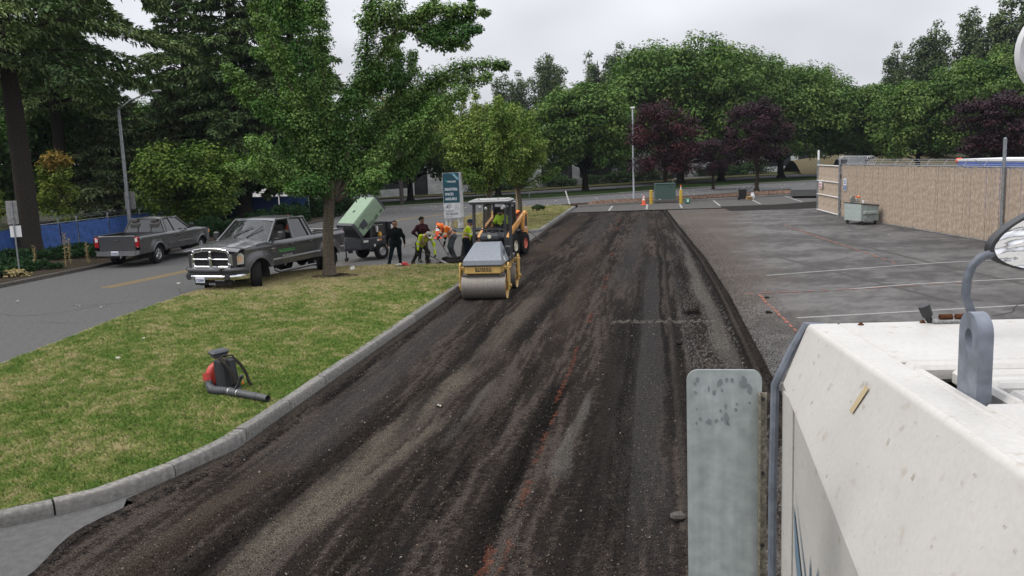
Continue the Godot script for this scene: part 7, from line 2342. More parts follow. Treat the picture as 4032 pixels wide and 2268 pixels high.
# ---------------------------------------------------------------- skid steer
func make_skid_steer() -> void:
	# z forward (bucket end), its left side (+x) is seen
	var root := thing("skid_steer", "orange yellow skid steer loader with caged cab behind the roller", "skid steer", Vector3(-5.92, -0.03, -33.6), -0.22)
	var org := mat("skid_orange", Color(0.64, 0.31, 0.08), 0.45, 0, "paint", 1.0)
	var blk := mat("skid_black", Color(0.022, 0.023, 0.026), 0.5)
	var tyre := mat("tyre", Color())
	var bd := MB.new()
	bd.box(Vector3(0, 0.62, -0.15), Vector3(1.02, 0.62, 1.9), Basis(), 0.04)
	bd.box(Vector3(0, 1.0, -0.85), Vector3(1.0, 0.5, 0.6), Basis(), 0.06)
	part(root, "chassis", bd, mat("skid_dark", Color(0.05, 0.05, 0.055), 0.6))
	for s in [-1.0, 1.0]:
		for q in [[-0.52, "wheel_red"], [0.52, "wheel_cream"]]:
			wheel(root, Vector3(s * 0.70, 0.42, q[0]), 0.415, 0.30, 0.215, 1.0, 0, tyre, mat("rim_red", Color(0.52, 0.13, 0.08), 0.5) if q[1] == "wheel_red" else mat("rim_cream", Color(0.55, 0.52, 0.42), 0.5), s * PI / 2, 22)
		# rear tower, lift arm, cylinder
		var tw := MB.new()
		var side := Transform3D(Basis(Vector3(0, 0, 1), Vector3(0, 1, 0), Vector3(-1, 0, 0)), Vector3(s * 0.66, 0, 0))
		tw.prism(PackedVector2Array([Vector2(-1.10, 0.55), Vector2(-0.72, 0.6), Vector2(-0.62, 1.15), Vector2(-0.86, 1.62), Vector2(-1.0, 1.66), Vector2(-1.1, 1.55)]), -0.06, 0.06, side)
		tw.lathe([[0.06, 0.0], [0.06, 0.04], [0, 0.045]], Transform3D(Basis(Vector3.BACK, -s * PI / 2), Vector3(s * 0.72, 1.55, -0.97)), 12)
		var to := part(root, "arm_tower", tw, org)
		var soot := MB.new()
		soot.prism(PackedVector2Array([Vector2(-1.06, 0.98), Vector2(-0.80, 1.05), Vector2(-0.76, 1.22), Vector2(-0.86, 1.5), Vector2(-0.96, 1.56), Vector2(-1.02, 1.4)]), -0.064, 0.064, side)
		part(to, "black_panel", soot, blk)
		if s > 0:
			var sl := MB.new()
			sl.box(Vector3(0.727, 0.98, -0.9), Vector3(0.004, 0.14, 0.2))
			part(to, "sticker", sl, mat("sticker", Color()))
			lettering(to, "60", 0.08, Vector3(0.731, 0.95, -0.9), Basis(Vector3(0, 0, -1), Vector3(0, 1, 0), Vector3(1, 0, 0)), mat("decal_red", Color(0.4, 0.05, 0.04), 0.5), 0.16)
		var am := MB.new()
		am.prism(PackedVector2Array([Vector2(-1.0, 1.60), Vector2(-0.9, 1.46), Vector2(0.62, 0.62), Vector2(0.86, 0.30), Vector2(1.0, 0.32), Vector2(0.95, 0.56), Vector2(0.72, 0.86), Vector2(0.30, 1.08)]), -0.055, 0.055, Transform3D(side.basis, Vector3(s * 0.60, 0, 0)))
		var ao := part(root, "lift_arm", am, org)
		if s > 0: lettering(ao, "MUSTANG", 0.085, Vector3(0.664, 0.93, 0.16), Basis(Vector3(0, 0, -1), Vector3(0, 1, 0), Vector3(1, 0, 0)) * Basis(Vector3.BACK, 0.46), mat("ink_black", Color()), 0.5)
		var cy := MB.new()
		cy.tube([Vector3(s * 0.62, 0.92, -0.85), Vector3(s * 0.62, 0.95, 0.0)], [0.045, 0.045], 8)
		cy.tube([Vector3(s * 0.62, 0.95, 0.0), Vector3(s * 0.62, 0.96, 0.35)], [0.025, 0.025], 8)
		part(root, "lift_cylinder", cy, blk)
		# cab frame with side mesh
		var cab := MB.new()
		cab.bar(Vector3(s * 0.44, 0.9, 0.62), Vector3(s * 0.44, 2.0, 0.50), 0.07, 0.07, Vector3.BACK, 0.012)
		cab.bar(Vector3(s * 0.44, 0.9, -0.52), Vector3(s * 0.44, 2.0, -0.45), 0.07, 0.07, Vector3.BACK, 0.012)
		cab.bar(Vector3(s * 0.44, 2.0, 0.52), Vector3(s * 0.44, 2.0, -0.48), 0.07, 0.07, Vector3.UP, 0.012)
		cab.bar(Vector3(s * 0.44, 0.94, 0.62), Vector3(s * 0.44, 0.94, -0.52), 0.07, 0.07, Vector3.UP, 0.012)
		part(root, "cab_frame", cab, blk)
		var ms := MB.new()
		for k in 13: ms.tube([Vector3(s * 0.44, 0.96, -0.46 + k * 0.083), Vector3(s * 0.44, 1.98, -0.42 + k * 0.073)], [0.006], 4, false)
		for k in 13: ms.tube([Vector3(s * 0.44, 1.0 + k * 0.08, -0.5), Vector3(s * 0.44, 1.0 + k * 0.08, 0.56)], [0.006], 4, false)
		part(root, "side_mesh", ms, blk)
		var lp := MB.new()
		lp.ball(Vector3(s * 0.34, 1.86, 0.57), Vector3(0.06, 0.06, 0.05), 12, 8)
		part(root, "work_lamp", lp, mat("lamp_grey", Color()))
	var rf := MB.new()
	rf.box(Vector3(0, 2.05, 0.02), Vector3(0.96, 0.05, 1.1), Basis(), 0.02)
	part(root, "cab_roof", rf, mat("canopy_grey", Color()))
	var rr := MB.new()
	rr.box(Vector3(0, 1.4, -0.5), Vector3(0.86, 0.9, 0.04))
	part(root, "rear_screen", rr, pane_mat("glass_tint", Color(), 0.86))
	var st := MB.new()
	st.box(Vector3(0, 0.98, -0.12), Vector3(0.5, 0.14, 0.5), Basis(), 0.04)
	st.box(Vector3(0, 1.25, -0.36), Vector3(0.48, 0.55, 0.12), Basis(), 0.05)
	part(root, "seat", st, blk)
	for s in [-1.0, 1.0]:
		var lv := MB.new()
		lv.tube([Vector3(s * 0.28, 0.95, 0.35), Vector3(s * 0.26, 1.30, 0.32)], [0.016, 0.014], 6)
		lv.ball(Vector3(s * 0.26, 1.33, 0.32), Vector3(0.03, 0.05, 0.03), 8, 6)
		part(root, "control_lever", lv, blk)
	# bucket
	var bk := MB.new()
	for k in 10:
		var a0 := lerpf(-1.4, 1.5, k / 10.0)
		var a1 := lerpf(-1.4, 1.5, (k + 1) / 10.0)
		var p := func(a: float, r: float, x: float) -> Vector3: return Vector3(x, 0.42 + sin(a) * r, 1.5 - cos(a) * r)
		bk.face([p.call(a0, 0.42, -0.88), p.call(a0, 0.42, 0.88), p.call(a1, 0.42, 0.88), p.call(a1, 0.42, -0.88)], Vector3(0, 0.42, 1.5))
		bk.face([p.call(a0, 0.39, -0.88), p.call(a0, 0.39, 0.88), p.call(a1, 0.39, 0.88), p.call(a1, 0.39, -0.88)], Vector3(0, 0.42, -3))
	for s in [-0.87, 0.87]:
		bk.prism(PackedVector2Array([Vector2(1.10, 0.05), Vector2(1.62, 0.02), Vector2(1.95, 0.05), Vector2(1.62, 0.84), Vector2(1.3, 0.8), Vector2(1.1, 0.5)]), -0.015, 0.015, Transform3D(Basis(Vector3(0, 0, 1), Vector3(0, 1, 0), Vector3(-1, 0, 0)), Vector3(s, 0, 0)))
	bk.box(Vector3(0, 0.02, 1.72), Vector3(1.76, 0.03, 0.5))
	part(root, "bucket", bk, mat("bucket_steel", Color(0.085, 0.08, 0.078), 0.6, 0.3, "rust", 2.0))
	for k in 8:
		var b := MB.new()
		b.box(Vector3(-0.78 + k * 0.223, 0.02, 2.03), Vector3(0.06, 0.035, 0.16), Basis(), 0.008)
		part(root, "bucket_tooth", b, mat("bucket_steel", Color()))

# ---------------------------------------------------------------- people
# bones: [a, b, ra, rb, tint]; one smooth surface through all of them, added to V, N, C
func flesh(bones: Array, cell: float, k: float, V: PackedVector3Array, N: PackedVector3Array, C: PackedColorArray, I: PackedInt32Array, tint: Callable) -> void:
	var lo := Vector3(9, 9, 9)
	var hi := Vector3(-9, -9, -9)
	for b in bones:
		var r := maxf(b[2], b[3]) + cell * 2.5
		for q in [b[0], b[1]]:
			lo = lo.min(q - Vector3.ONE * r); hi = hi.max(q + Vector3.ONE * r)
	var n := Vector3i(((hi - lo) / cell).ceil()) + Vector3i.ONE
	var f := PackedFloat32Array()
	f.resize(n.x * n.y * n.z); f.fill(0.5)
	for b in bones:
		var a: Vector3 = b[0]
		var ba: Vector3 = b[1] - a
		var l2 := maxf(ba.length_squared(), 1e-8)
		var r := maxf(b[2], b[3]) + cell * 2.0 + k * 0.6
		var i0 := Vector3i(((a.min(b[1]) - Vector3.ONE * r - lo) / cell).floor()).max(Vector3i.ZERO)
		var i1 := Vector3i(((a.max(b[1]) + Vector3.ONE * r - lo) / cell).ceil()).min(n - Vector3i.ONE)
		var ra: float = b[2]
		var rb: float = b[3]
		for z in range(i0.z, i1.z + 1):
			for y in range(i0.y, i1.y + 1):
				var q := (z * n.y + y) * n.x
				for x in range(i0.x, i1.x + 1):
					var p := lo + Vector3(x, y, z) * cell - a
					var t := clampf(p.dot(ba) / l2, 0.0, 1.0)
					var d := (p - ba * t).length() - lerpf(ra, rb, t)
					var v := f[q + x]
					var h := maxf(k - absf(d - v), 0.0) / k
					f[q + x] = minf(d, v) - h * h * k * 0.25
	var id := {}
	var off := [0, 1, n.x, n.x + 1, n.x * n.y, n.x * n.y + 1, n.x * n.y + n.x, n.x * n.y + n.x + 1]
	var cor := [Vector3(0, 0, 0), Vector3(1, 0, 0), Vector3(0, 1, 0), Vector3(1, 1, 0), Vector3(0, 0, 1), Vector3(1, 0, 1), Vector3(0, 1, 1), Vector3(1, 1, 1)]
	var edges := [[0, 1], [2, 3], [4, 5], [6, 7], [0, 2], [1, 3], [4, 6], [5, 7], [0, 4], [1, 5], [2, 6], [3, 7]]
	for z in n.z - 1:
		for y in n.y - 1:
			for x in n.x - 1:
				var q := (z * n.y + y) * n.x + x
				var s := 0
				for o in off:
					if f[q + o] < 0.0: s += 1
				if s == 0 or s == 8: continue
				var m := Vector3.ZERO
				var c := 0
				for e in edges:
					var a := f[q + off[e[0]]]
					var b := f[q + off[e[1]]]
					if (a < 0.0) != (b < 0.0):
						m += cor[e[0]].lerp(cor[e[1]], a / (a - b)); c += 1
				m /= c
				var g := Vector3.ZERO
				for e in 8: g += (cor[e] * 2.0 - Vector3.ONE) * f[q + off[e]]
				id[q] = V.size()
				var p := lo + (Vector3(x, y, z) + m) * cell
				V.push_back(p); N.push_back(g.normalized())
				var bd := 9.0
				var best: Array = bones[0]
				var bt := 0.0
				for b in bones:
					var ba: Vector3 = b[1] - b[0]
					var t := clampf((p - b[0]).dot(ba) / maxf(ba.length_squared(), 1e-8), 0.0, 1.0)
					var d: float = (p - b[0] - ba * t).length() - lerpf(b[2], b[3], t)
					if d < bd:
						bd = d; best = b; bt = t
				C.push_back(tint.call(best[4], p, bt))
	var ax := [1, n.x, n.x * n.y]
	for z in range(1, n.z - 1):
		for y in range(1, n.y - 1):
			for x in range(1, n.x - 1):
				var q := (z * n.y + y) * n.x + x
				for e in 3:
					var a := f[q]
					var b := f[q + ax[e]]
					if (a < 0.0) == (b < 0.0): continue
					var u: int = ax[(e + 1) % 3]
					var w: int = ax[(e + 2) % 3]
					var v0: int = id[q]; var v1: int = id[q - u]; var v2: int = id[q - u - w]; var v3: int = id[q - w]
					if a < 0.0: I.append_array(PackedInt32Array([v0, v2, v1, v0, v3, v2]))
					else: I.append_array(PackedInt32Array([v0, v1, v2, v0, v2, v3]))

# fingers curled about the palm normal nn; side points to the thumb
func hand_bones(w: Vector3, d: Vector3, nn: Vector3, side: Vector3, curl: float, tint: String) -> Array:
	var r := [[w, w + d * 0.04, 0.026, 0.027, tint]]
	for i in 4:
		var o := side * (0.030 - 0.02 * i)
		var k := [0.075, 0.085, 0.08, 0.062][i] as float
		var a := w + d * 0.05 + o
		r.push_back([w + d * 0.02 + o * 0.8, a + d * 0.03, 0.014, 0.0115, tint])
		var d1 := (d * cos(curl) + nn * sin(curl)).normalized()
		var d2 := (d * cos(curl * 2.1) + nn * sin(curl * 2.1)).normalized()
		r.push_back([a + d * 0.03, a + d * 0.03 + d1 * k * 0.5, 0.0105, 0.0095, tint])
		r.push_back([a + d * 0.03 + d1 * k * 0.5, a + d * 0.03 + d1 * k * 0.5 + d2 * k * 0.5, 0.0095, 0.0085, tint])
	var t := w + d * 0.02 + side * 0.032
	var t1 := t + (d * 0.7 + side * 0.6 + nn * 0.35).normalized() * 0.04
	r.push_back([t, t1, 0.013, 0.011, tint]); r.push_back([t1, t1 + (d * 0.8 + nn * 0.5).normalized() * 0.032, 0.0105, 0.009, tint])
	return r

# J: joints in metres, z forward, x to the figure's left; S: looks
func person(label: String, at: Vector3, turn: float, J: Dictionary, S: Dictionary) -> Node3D:
	var D := {pel = Vector3(0, 0.95, 0), che = Vector3(0, 1.28, 0.0), nek = Vector3(0, 1.47, -0.01), hed = Vector3(0, 1.62, 0.02), look = Vector3(0, 0, 1), up = Vector3(0, 1, 0),
		sl = Vector3(0.175, 1.385, -0.01), sr = Vector3(-0.175, 1.385, -0.01), el = Vector3(0.25, 1.14, -0.03), er = Vector3(-0.25, 1.14, -0.03), wl = Vector3(0.27, 0.88, 0.05), wr = Vector3(-0.27, 0.88, 0.05),
		hl = Vector3(0.10, 0.92, 0), hr = Vector3(-0.10, 0.92, 0), kl = Vector3(0.13, 0.50, 0.03), kr = Vector3(-0.13, 0.50, 0.03), al = Vector3(0.16, 0.09, -0.02), ar = Vector3(-0.16, 0.09, -0.02), tl = Vector3(0.19, 0.04, 0.17), tr = Vector3(-0.19, 0.04, 0.17), curl = 0.35}
	D.merge(J, true)
	var V := PackedVector3Array(); var N := PackedVector3Array(); var C := PackedColorArray(); var I := PackedInt32Array()
	var G: float = S.get("girth", 1.0)
	var bones := [[D.pel + Vector3(0.07, 0, 0), D.pel - Vector3(0.07, 0, 0), 0.125 * G, 0.125 * G, "pants"], [D.pel + (D.che - D.pel) * 0.15, D.che, 0.135 * G, 0.14 * G, "shirt"], [D.che, D.nek, 0.13, 0.075, "shirt"], [D.sl, D.sr, 0.078, 0.078, "shirt"], [D.che + (D.sl - D.nek) * 0.5, D.che + (D.sr - D.nek) * 0.5, 0.12 * G, 0.12 * G, "shirt"], [D.nek, D.hed, 0.062, 0.058, "skin"]]
	for s in ["l", "r"]:
		bones.append_array([[D["s" + s], D["e" + s], 0.072, 0.056, "sleeve"], [D["e" + s], D["w" + s], 0.055, 0.040, "cuff"], [D["h" + s], D["k" + s], 0.105 * lerpf(1.0, G, 0.5), 0.072, "pants"], [D["k" + s], D["a" + s], 0.070, 0.058, "pants"], [D["a" + s] - Vector3(0, 0.02, 0), D["t" + s], 0.052, 0.040, "shoe"], [D["a" + s] - Vector3(0, 0.04, 0) - (D["t" + s] - D["a" + s]) * 0.2, D["t" + s] - Vector3(0, 0.0, 0), 0.04, 0.036, "shoe"]])
	var cols: Dictionary = S.cols
	var vis: bool = S.get("bands", false)
	var band := Color(0.62, 0.60, 0.58)
	var edge: Color = S.get("edge", Color(0.75, 0.22, 0.05))
	var tint := func(kind: String, p: Vector3, t: float) -> Color:
		if vis:
			if kind == "shirt":
				var v: float = (p - D.pel).dot((D.nek - D.pel).normalized()) / D.pel.distance_to(D.nek)
				var x: float = (p - D.che).dot((D.sl - D.sr).normalized())
				if absf(v - 0.30) < 0.035 or absf(v - 0.55) < 0.03: return band
				if absf(v - 0.30) < 0.075 or absf(v - 0.55) < 0.06: return edge
				if v > 0.5 and absf(absf(x) - 0.10) < 0.022: return band
				if v > 0.5 and absf(absf(x) - 0.10) < 0.04: return edge
			if kind == "sleeve" and absf(t - 0.72) < 0.09: return band
			if kind == "cuff" and absf(t - 0.45) < 0.1: return band
		if kind == "sleeve" and not cols.has("sleeve"): return cols.shirt
		if kind == "cuff" and not cols.has("cuff"): return cols.get("sleeve", cols.shirt)
		return cols.get(kind, cols.shirt)
	flesh(bones, 0.021, 0.06, V, N, C, I, tint)
	# head on its own finer grid
	var lk: Vector3 = (D.look as Vector3).normalized()
	var up: Vector3 = (D.up as Vector3).normalized()
	var sd := up.cross(lk).normalized()
	up = lk.cross(sd).normalized()
	var H := func(x: float, y: float, z: float) -> Vector3: return D.hed + sd * x + up * y + lk * z
	var hb := [[H.call(0, 0.035, -0.015), H.call(0, 0.03, 0.02), 0.088, 0.080, "skin"], [H.call(0, -0.03, 0.035), H.call(0, -0.065, 0.055), 0.060, 0.038, "skin"], [H.call(0, 0.0, 0.085), H.call(0, -0.03, 0.108), 0.012, 0.016, "skin"], [H.call(0.03, 0.025, 0.08), H.call(-0.03, 0.025, 0.08), 0.018, 0.018, "skin"], [H.call(0, -0.055, 0.08), H.call(0, -0.056, 0.085), 0.02, 0.02, "lip"], [H.call(0.085, 0.0, 0.0), H.call(0.088, -0.03, 0.0), 0.016, 0.012, "skin"], [H.call(-0.085, 0.0, 0.0), H.call(-0.088, -0.03, 0.0), 0.016, 0.012, "skin"], [D.nek, H.call(0, -0.05, -0.015), 0.058, 0.055, "skin"]]
	var face := func(kind: String, p: Vector3, _t: float) -> Color:
		var q: Vector3 = p - D.hed
		var x := absf(q.dot(sd))
		var y := q.dot(up)
		if q.dot(lk) > 0.055:
			if Vector2((x - 0.032) / 0.015, (y - 0.004) / 0.008).length() < 1.0: return Color(0.02, 0.015, 0.012)
			if Vector2((x - 0.033) / 0.02, (y - 0.026) / 0.007).length() < 1.0: return Color(0.03, 0.02, 0.015)
			if Vector2(x / 0.026, (y + 0.052) / 0.006).length() < 1.0: return Color(0.13, 0.05, 0.04)
			if S.get("beard", false) and y < -0.03: return Color(0.05, 0.035, 0.028)
		return cols.skin
	flesh(hb, 0.0105, 0.03, V, N, C, I, face)
	for s in ["l", "r"]:
		var w: Vector3 = D["w" + s]
		var d: Vector3 = D.get("d" + s, (w - D["e" + s]).normalized())
		var nn: Vector3 = D.get("n" + s, Vector3(-1 if s == "l" else 1, 0, 0.2))
		nn = (nn - d * nn.dot(d)).normalized()
		var th := nn.cross(d) * (1.0 if s == "l" else -1.0)
		if th.z < 0.0 and not D.has("n" + s): th = -th
		flesh(hand_bones(w, d, nn, th, D.curl, "skin"), 0.0075, 0.008, V, N, C, I, func(_k: String, _p: Vector3, _t: float) -> Color: return cols.get("hand", cols.skin))
	var ar := []
	ar.resize(Mesh.ARRAY_MAX)
	ar[Mesh.ARRAY_VERTEX] = V; ar[Mesh.ARRAY_NORMAL] = N; ar[Mesh.ARRAY_COLOR] = C; ar[Mesh.ARRAY_INDEX] = I
	var m := ArrayMesh.new()
	m.add_surface_from_arrays(Mesh.PRIMITIVE_TRIANGLES, ar)
	var root := thing("person", label, "person", at, turn)
	obj(root, "body", m, vmat("person_cloth", 0.85, Color(0, 0, 0), "cloth", 3.0, 0.5))
	var hf := Basis(sd, up, lk)
	match S.get("head", "hair"):
		"hair":
			var hv := PackedVector3Array(); var hn := PackedVector3Array(); var hc := PackedColorArray(); var hi := PackedInt32Array()
			var q := [[H.call(0, 0.048, -0.035), H.call(0, 0.078, -0.005), 0.090, 0.070, "h"], [H.call(0.05, 0.02, -0.03), H.call(0.07, -0.01, -0.02), 0.05, 0.03, "h"], [H.call(-0.05, 0.02, -0.03), H.call(-0.07, -0.01, -0.02), 0.05, 0.03, "h"]]
			rng.seed = 3
			for k in int(S.get("curls", 0)):
				var e := rdir()
				e = Vector3(e.x, absf(e.y), e.z - 0.2)
				var c: Vector3 = H.call(e.x * 0.09, 0.045 + e.y * 0.085, e.z * 0.09)
				q.push_back([c, c, 0.028, 0.028, "h"])
			flesh(q, 0.012, 0.02, hv, hn, hc, hi, func(_k: String, _p: Vector3, _t: float) -> Color: return Color(0.014, 0.012, 0.011))
			ar[Mesh.ARRAY_VERTEX] = hv; ar[Mesh.ARRAY_NORMAL] = hn; ar[Mesh.ARRAY_COLOR] = hc; ar[Mesh.ARRAY_INDEX] = hi
			var hm := ArrayMesh.new()
			hm.add_surface_from_arrays(Mesh.PRIMITIVE_TRIANGLES, ar)
			obj(root, "hair", hm, vmat("hair", 0.9))
		"cap":
			var b := MB.new()
			b.lathe([[0.107, -0.005], [0.108, 0.03], [0.098, 0.075], [0.065, 0.105], [0.02, 0.117], [0, 0.118]], Transform3D(hf, H.call(0, 0.035, -0.005)), 20)
			var co := part(root, "cap", b, mat("cap_" + S.cap, S.capcol, 0.9, 0, "grain", 8.0), 60.0)
			var br := MB.new()
			var o := PackedVector2Array()
			for i in 11: o.push_back(Vector2(cos(PI * i / 10.0) * 0.085, 0.06 + sin(PI * i / 10.0) * 0.12))
			br.prism(o, -0.005, 0.005, Transform3D(Basis(sd, (lk - up * 0.22).normalized(), -up), H.call(0, 0.035, 0.01)))
			part(co, "brim", br, mat("brim_" + S.cap, S.brim, 0.9))
			if S.has("badge"):
				var bd := MB.new()
				bd.box(H.call(0, 0.085, 0.098), Vector3(0.06, 0.045, 0.006), hf * Basis(Vector3.RIGHT, -0.25))
				part(co, "badge", bd, mat("black_plastic", Color()))
		"hood":
			var b := MB.new()
			var rs := []
			for i in 7:
				var t := i / 6.0
				var ring := PackedVector3Array()
				for j in 18:
					var a := TAU * j / 18.0
					var r := lerpf(0.035, 0.128, sin(minf(t * 1.9, PI * 0.5)))
					ring.push_back(H.call(cos(a) * r, 0.005 + sin(a) * r * 1.12 - (1.0 - t) * 0.01, lerpf(-0.15, 0.075 + 0.02 * sin(a), t)))
				rs.push_back(ring)
			b.rings(rs, true, false)
			b.tube([H.call(0, -0.11, -0.05), D.nek - up * 0.03], [0.105, 0.11], 12, false)
			part(root, "hood", b, mat("hood_orange", Color(0.80, 0.15, 0.015), 0.8), 70.0)
	return root

# long handled tool between two world points
func shovel(called: String, label: String, top: Vector3, tip: Vector3, wood: Color, rake := false) -> void:
	var root := thing(called, label, "shovel" if not rake else "rake", tip)
	var a := top - tip
	var u := a.normalized()
	var h := MB.new()
	h.tube([u * 0.22, a], [0.017, 0.017], 8)
	part(root, "handle", h, mat("handle_" + called, wood, 0.7, 0, "bark", 2.0))
	var s := u.cross(Vector3.UP).normalized()
	var b := MB.new()
	if rake:
		b.bar(s * 0.3 + u * 0.05, s * -0.3 + u * 0.05, 0.02, 0.09, u, 0.004)
		b.tube([u * 0.05, u * 0.25], [0.015, 0.018], 6)
	else:
		var nrm := s.cross(u).normalized()
		b.patch(func(p: float, q: float) -> Vector3:
			var w := lerpf(0.115, 0.10, q) * (1.0 - 0.55 * pow(1.0 - q, 6.0))
			return s * ((p * 2 - 1) * w) + u * (q * 0.26) + nrm * (0.02 * pow(p * 2 - 1, 2.0) + 0.012), 8, 8, nrm)
		b.tube([u * 0.2, u * 0.34], [0.022, 0.019], 8)
	part(root, "blade" if not rake else "rake_head", b, mat("tool_steel", Color(0.16, 0.15, 0.14), 0.5, 0.5))

func make_people() -> void:
	var Z := 0.95
	var dkskin := Color(0.34, 0.19, 0.13)
	var p := person("man in black sweater and dark jeans standing with arms hanging, watching us", Vector3(-9.08, 0.004, -29.98), 0.25, {al = Vector3(0.13, 0.09, -0.14), tl = Vector3(0.17, 0.04, 0.05), kl = Vector3(0.12, 0.5, -0.02), ar = Vector3(-0.30, 0.09, 0.12), tr = Vector3(-0.38, 0.04, 0.29), kr = Vector3(-0.20, 0.5, 0.10), el = Vector3(0.30, 1.15, -0.03), er = Vector3(-0.30, 1.15, -0.03), wl = Vector3(0.33, 0.89, 0.05), wr = Vector3(-0.33, 0.89, 0.05)}, {girth = 1.22, cols = {shirt = Color(0.011, 0.012, 0.015), pants = Color(0.015, 0.016, 0.021), shoe = Color(0.11, 0.05, 0.025), skin = dkskin}, head = "hair"})
	p.scale = Vector3.ONE * Z
	p = person("curly haired man in maroon hoodie with hand on hip", Vector3(-8.52, 0.004, -31.55), 0.75, {look = Vector3(0.25, 0, 1), el = Vector3(0.34, 1.17, -0.10), er = Vector3(-0.36, 1.17, -0.08), wl = Vector3(0.19, 0.98, 0.06), wr = Vector3(-0.19, 0.98, 0.05), curl = 0.6}, {girth = 1.1, curls = 46, cols = {shirt = Color(0.055, 0.022, 0.024), pants = Color(0.03, 0.032, 0.036), shoe = Color(0.09, 0.085, 0.08), skin = Color(0.38, 0.21, 0.14)}, head = "hair"})
	p.scale = Vector3.ONE * Z
	# bent over a shovel, facing the dig
	p = person("worker in yellow vest and grey cap bent over, digging with a shovel", Vector3(-8.22, 0.004, -30.42), 0.75, {pel = Vector3(0, 0.80, -0.16), che = Vector3(0.02, 1.02, 0.10), nek = Vector3(0.03, 1.14, 0.27), hed = Vector3(0.04, 1.16, 0.41), look = Vector3(0.1, -0.62, 0.75), up = Vector3(0, 0.75, 0.6), sl = Vector3(0.21, 1.10, 0.20), sr = Vector3(-0.16, 1.12, 0.20), el = Vector3(0.30, 0.82, 0.32), er = Vector3(-0.28, 0.86, 0.16), wl = Vector3(0.26, 0.42, 0.46), wr = Vector3(-0.33, 0.63, 0.24), hl = Vector3(0.10, 0.80, -0.14), hr = Vector3(-0.10, 0.80, -0.14), kl = Vector3(0.20, 0.47, 0.06), al = Vector3(0.20, 0.09, -0.05), tl = Vector3(0.25, 0.04, 0.13), kr = Vector3(-0.22, 0.45, -0.08), ar = Vector3(-0.26, 0.13, -0.36), tr = Vector3(-0.28, 0.04, -0.20), curl = 0.9}, {girth = 1.15, bands = true, cols = {shirt = Color(0.55, 0.72, 0.03), pants = Color(0.05, 0.045, 0.038), shoe = Color(0.06, 0.05, 0.04), skin = Color(0.32, 0.18, 0.12), hand = Color(0.015, 0.015, 0.016)}, head = "cap", cap = "grey", capcol = Color(0.42, 0.40, 0.36), brim = Color(0.55, 0.53, 0.48), badge = true})
	p.scale = Vector3.ONE * Z
	shovel("shovel", "long wooden shovel held by the bent worker in yellow", Vector3(-8.62, 0.68, -30.50), Vector3(-7.33, 0.05, -30.25), Color(0.20, 0.12, 0.07))
	p = person("worker in orange hooded jacket leaning on a shovel", Vector3(-7.68, 0.004, -32.4), -1.05, {pel = Vector3(0, 0.88, -0.14), che = Vector3(0, 1.16, 0.08), nek = Vector3(0, 1.27, 0.24), hed = Vector3(0, 1.33, 0.38), look = Vector3(0, -0.5, 0.85), up = Vector3(0, 0.85, 0.5), sl = Vector3(0.18, 1.24, 0.17), sr = Vector3(-0.18, 1.24, 0.17), el = Vector3(0.24, 0.93, 0.24), er = Vector3(-0.24, 0.98, 0.30), wl = Vector3(0.14, 0.60, 0.28), wr = Vector3(-0.05, 0.84, 0.48), hl = Vector3(0.10, 0.88, -0.12), hr = Vector3(-0.10, 0.88, -0.12), kl = Vector3(0.13, 0.48, -0.02), kr = Vector3(-0.14, 0.48, 0.0), al = Vector3(0.14, 0.09, -0.14), tl = Vector3(0.17, 0.04, 0.05), ar = Vector3(-0.16, 0.09, -0.08), tr = Vector3(-0.18, 0.04, 0.11), curl = 0.9}, {girth = 1.08, bands = true, edge = Color(0.70, 0.50, 0.42), cols = {shirt = Color(0.85, 0.19, 0.02), pants = Color(0.10, 0.115, 0.125), shoe = Color(0.08, 0.08, 0.08), cuff = Color(0.02, 0.02, 0.022), skin = Color(0.36, 0.20, 0.135)}, head = "hood"})
	p.scale = Vector3.ONE * Z
	shovel("shovel", "shovel standing in the rubble, held by the worker in orange", Vector3(-8.26, 0.93, -32.52), Vector3(-7.66, 0.05, -32.18), Color(0.36, 0.22, 0.12))
	p = person("worker in yellow vest and navy cap standing behind the roller", Vector3(-6.55, 0.004, -30.1), 1.75, {look = Vector3(-0.25, -0.1, 1), che = Vector3(0, 1.27, 0.07), nek = Vector3(0, 1.44, 0.12), hed = Vector3(0, 1.58, 0.18), sl = Vector3(0.19, 1.39, 0.10), sr = Vector3(-0.19, 1.39, 0.10), er = Vector3(-0.27, 1.12, 0.20), wr = Vector3(-0.24, 0.98, 0.42), el = Vector3(0.26, 1.12, 0.14), wl = Vector3(0.24, 0.92, 0.34)}, {girth = 1.15, bands = true, cols = {shirt = Color(0.55, 0.72, 0.03), sleeve = Color(0.55, 0.72, 0.03), cuff = Color(0.02, 0.022, 0.03), pants = Color(0.015, 0.017, 0.026), shoe = Color(0.04, 0.035, 0.03), skin = Color(0.36, 0.20, 0.135)}, head = "cap", cap = "navy", capcol = Color(0.03, 0.042, 0.08), brim = Color(0.025, 0.03, 0.05)})
	p.scale = Vector3.ONE * Z
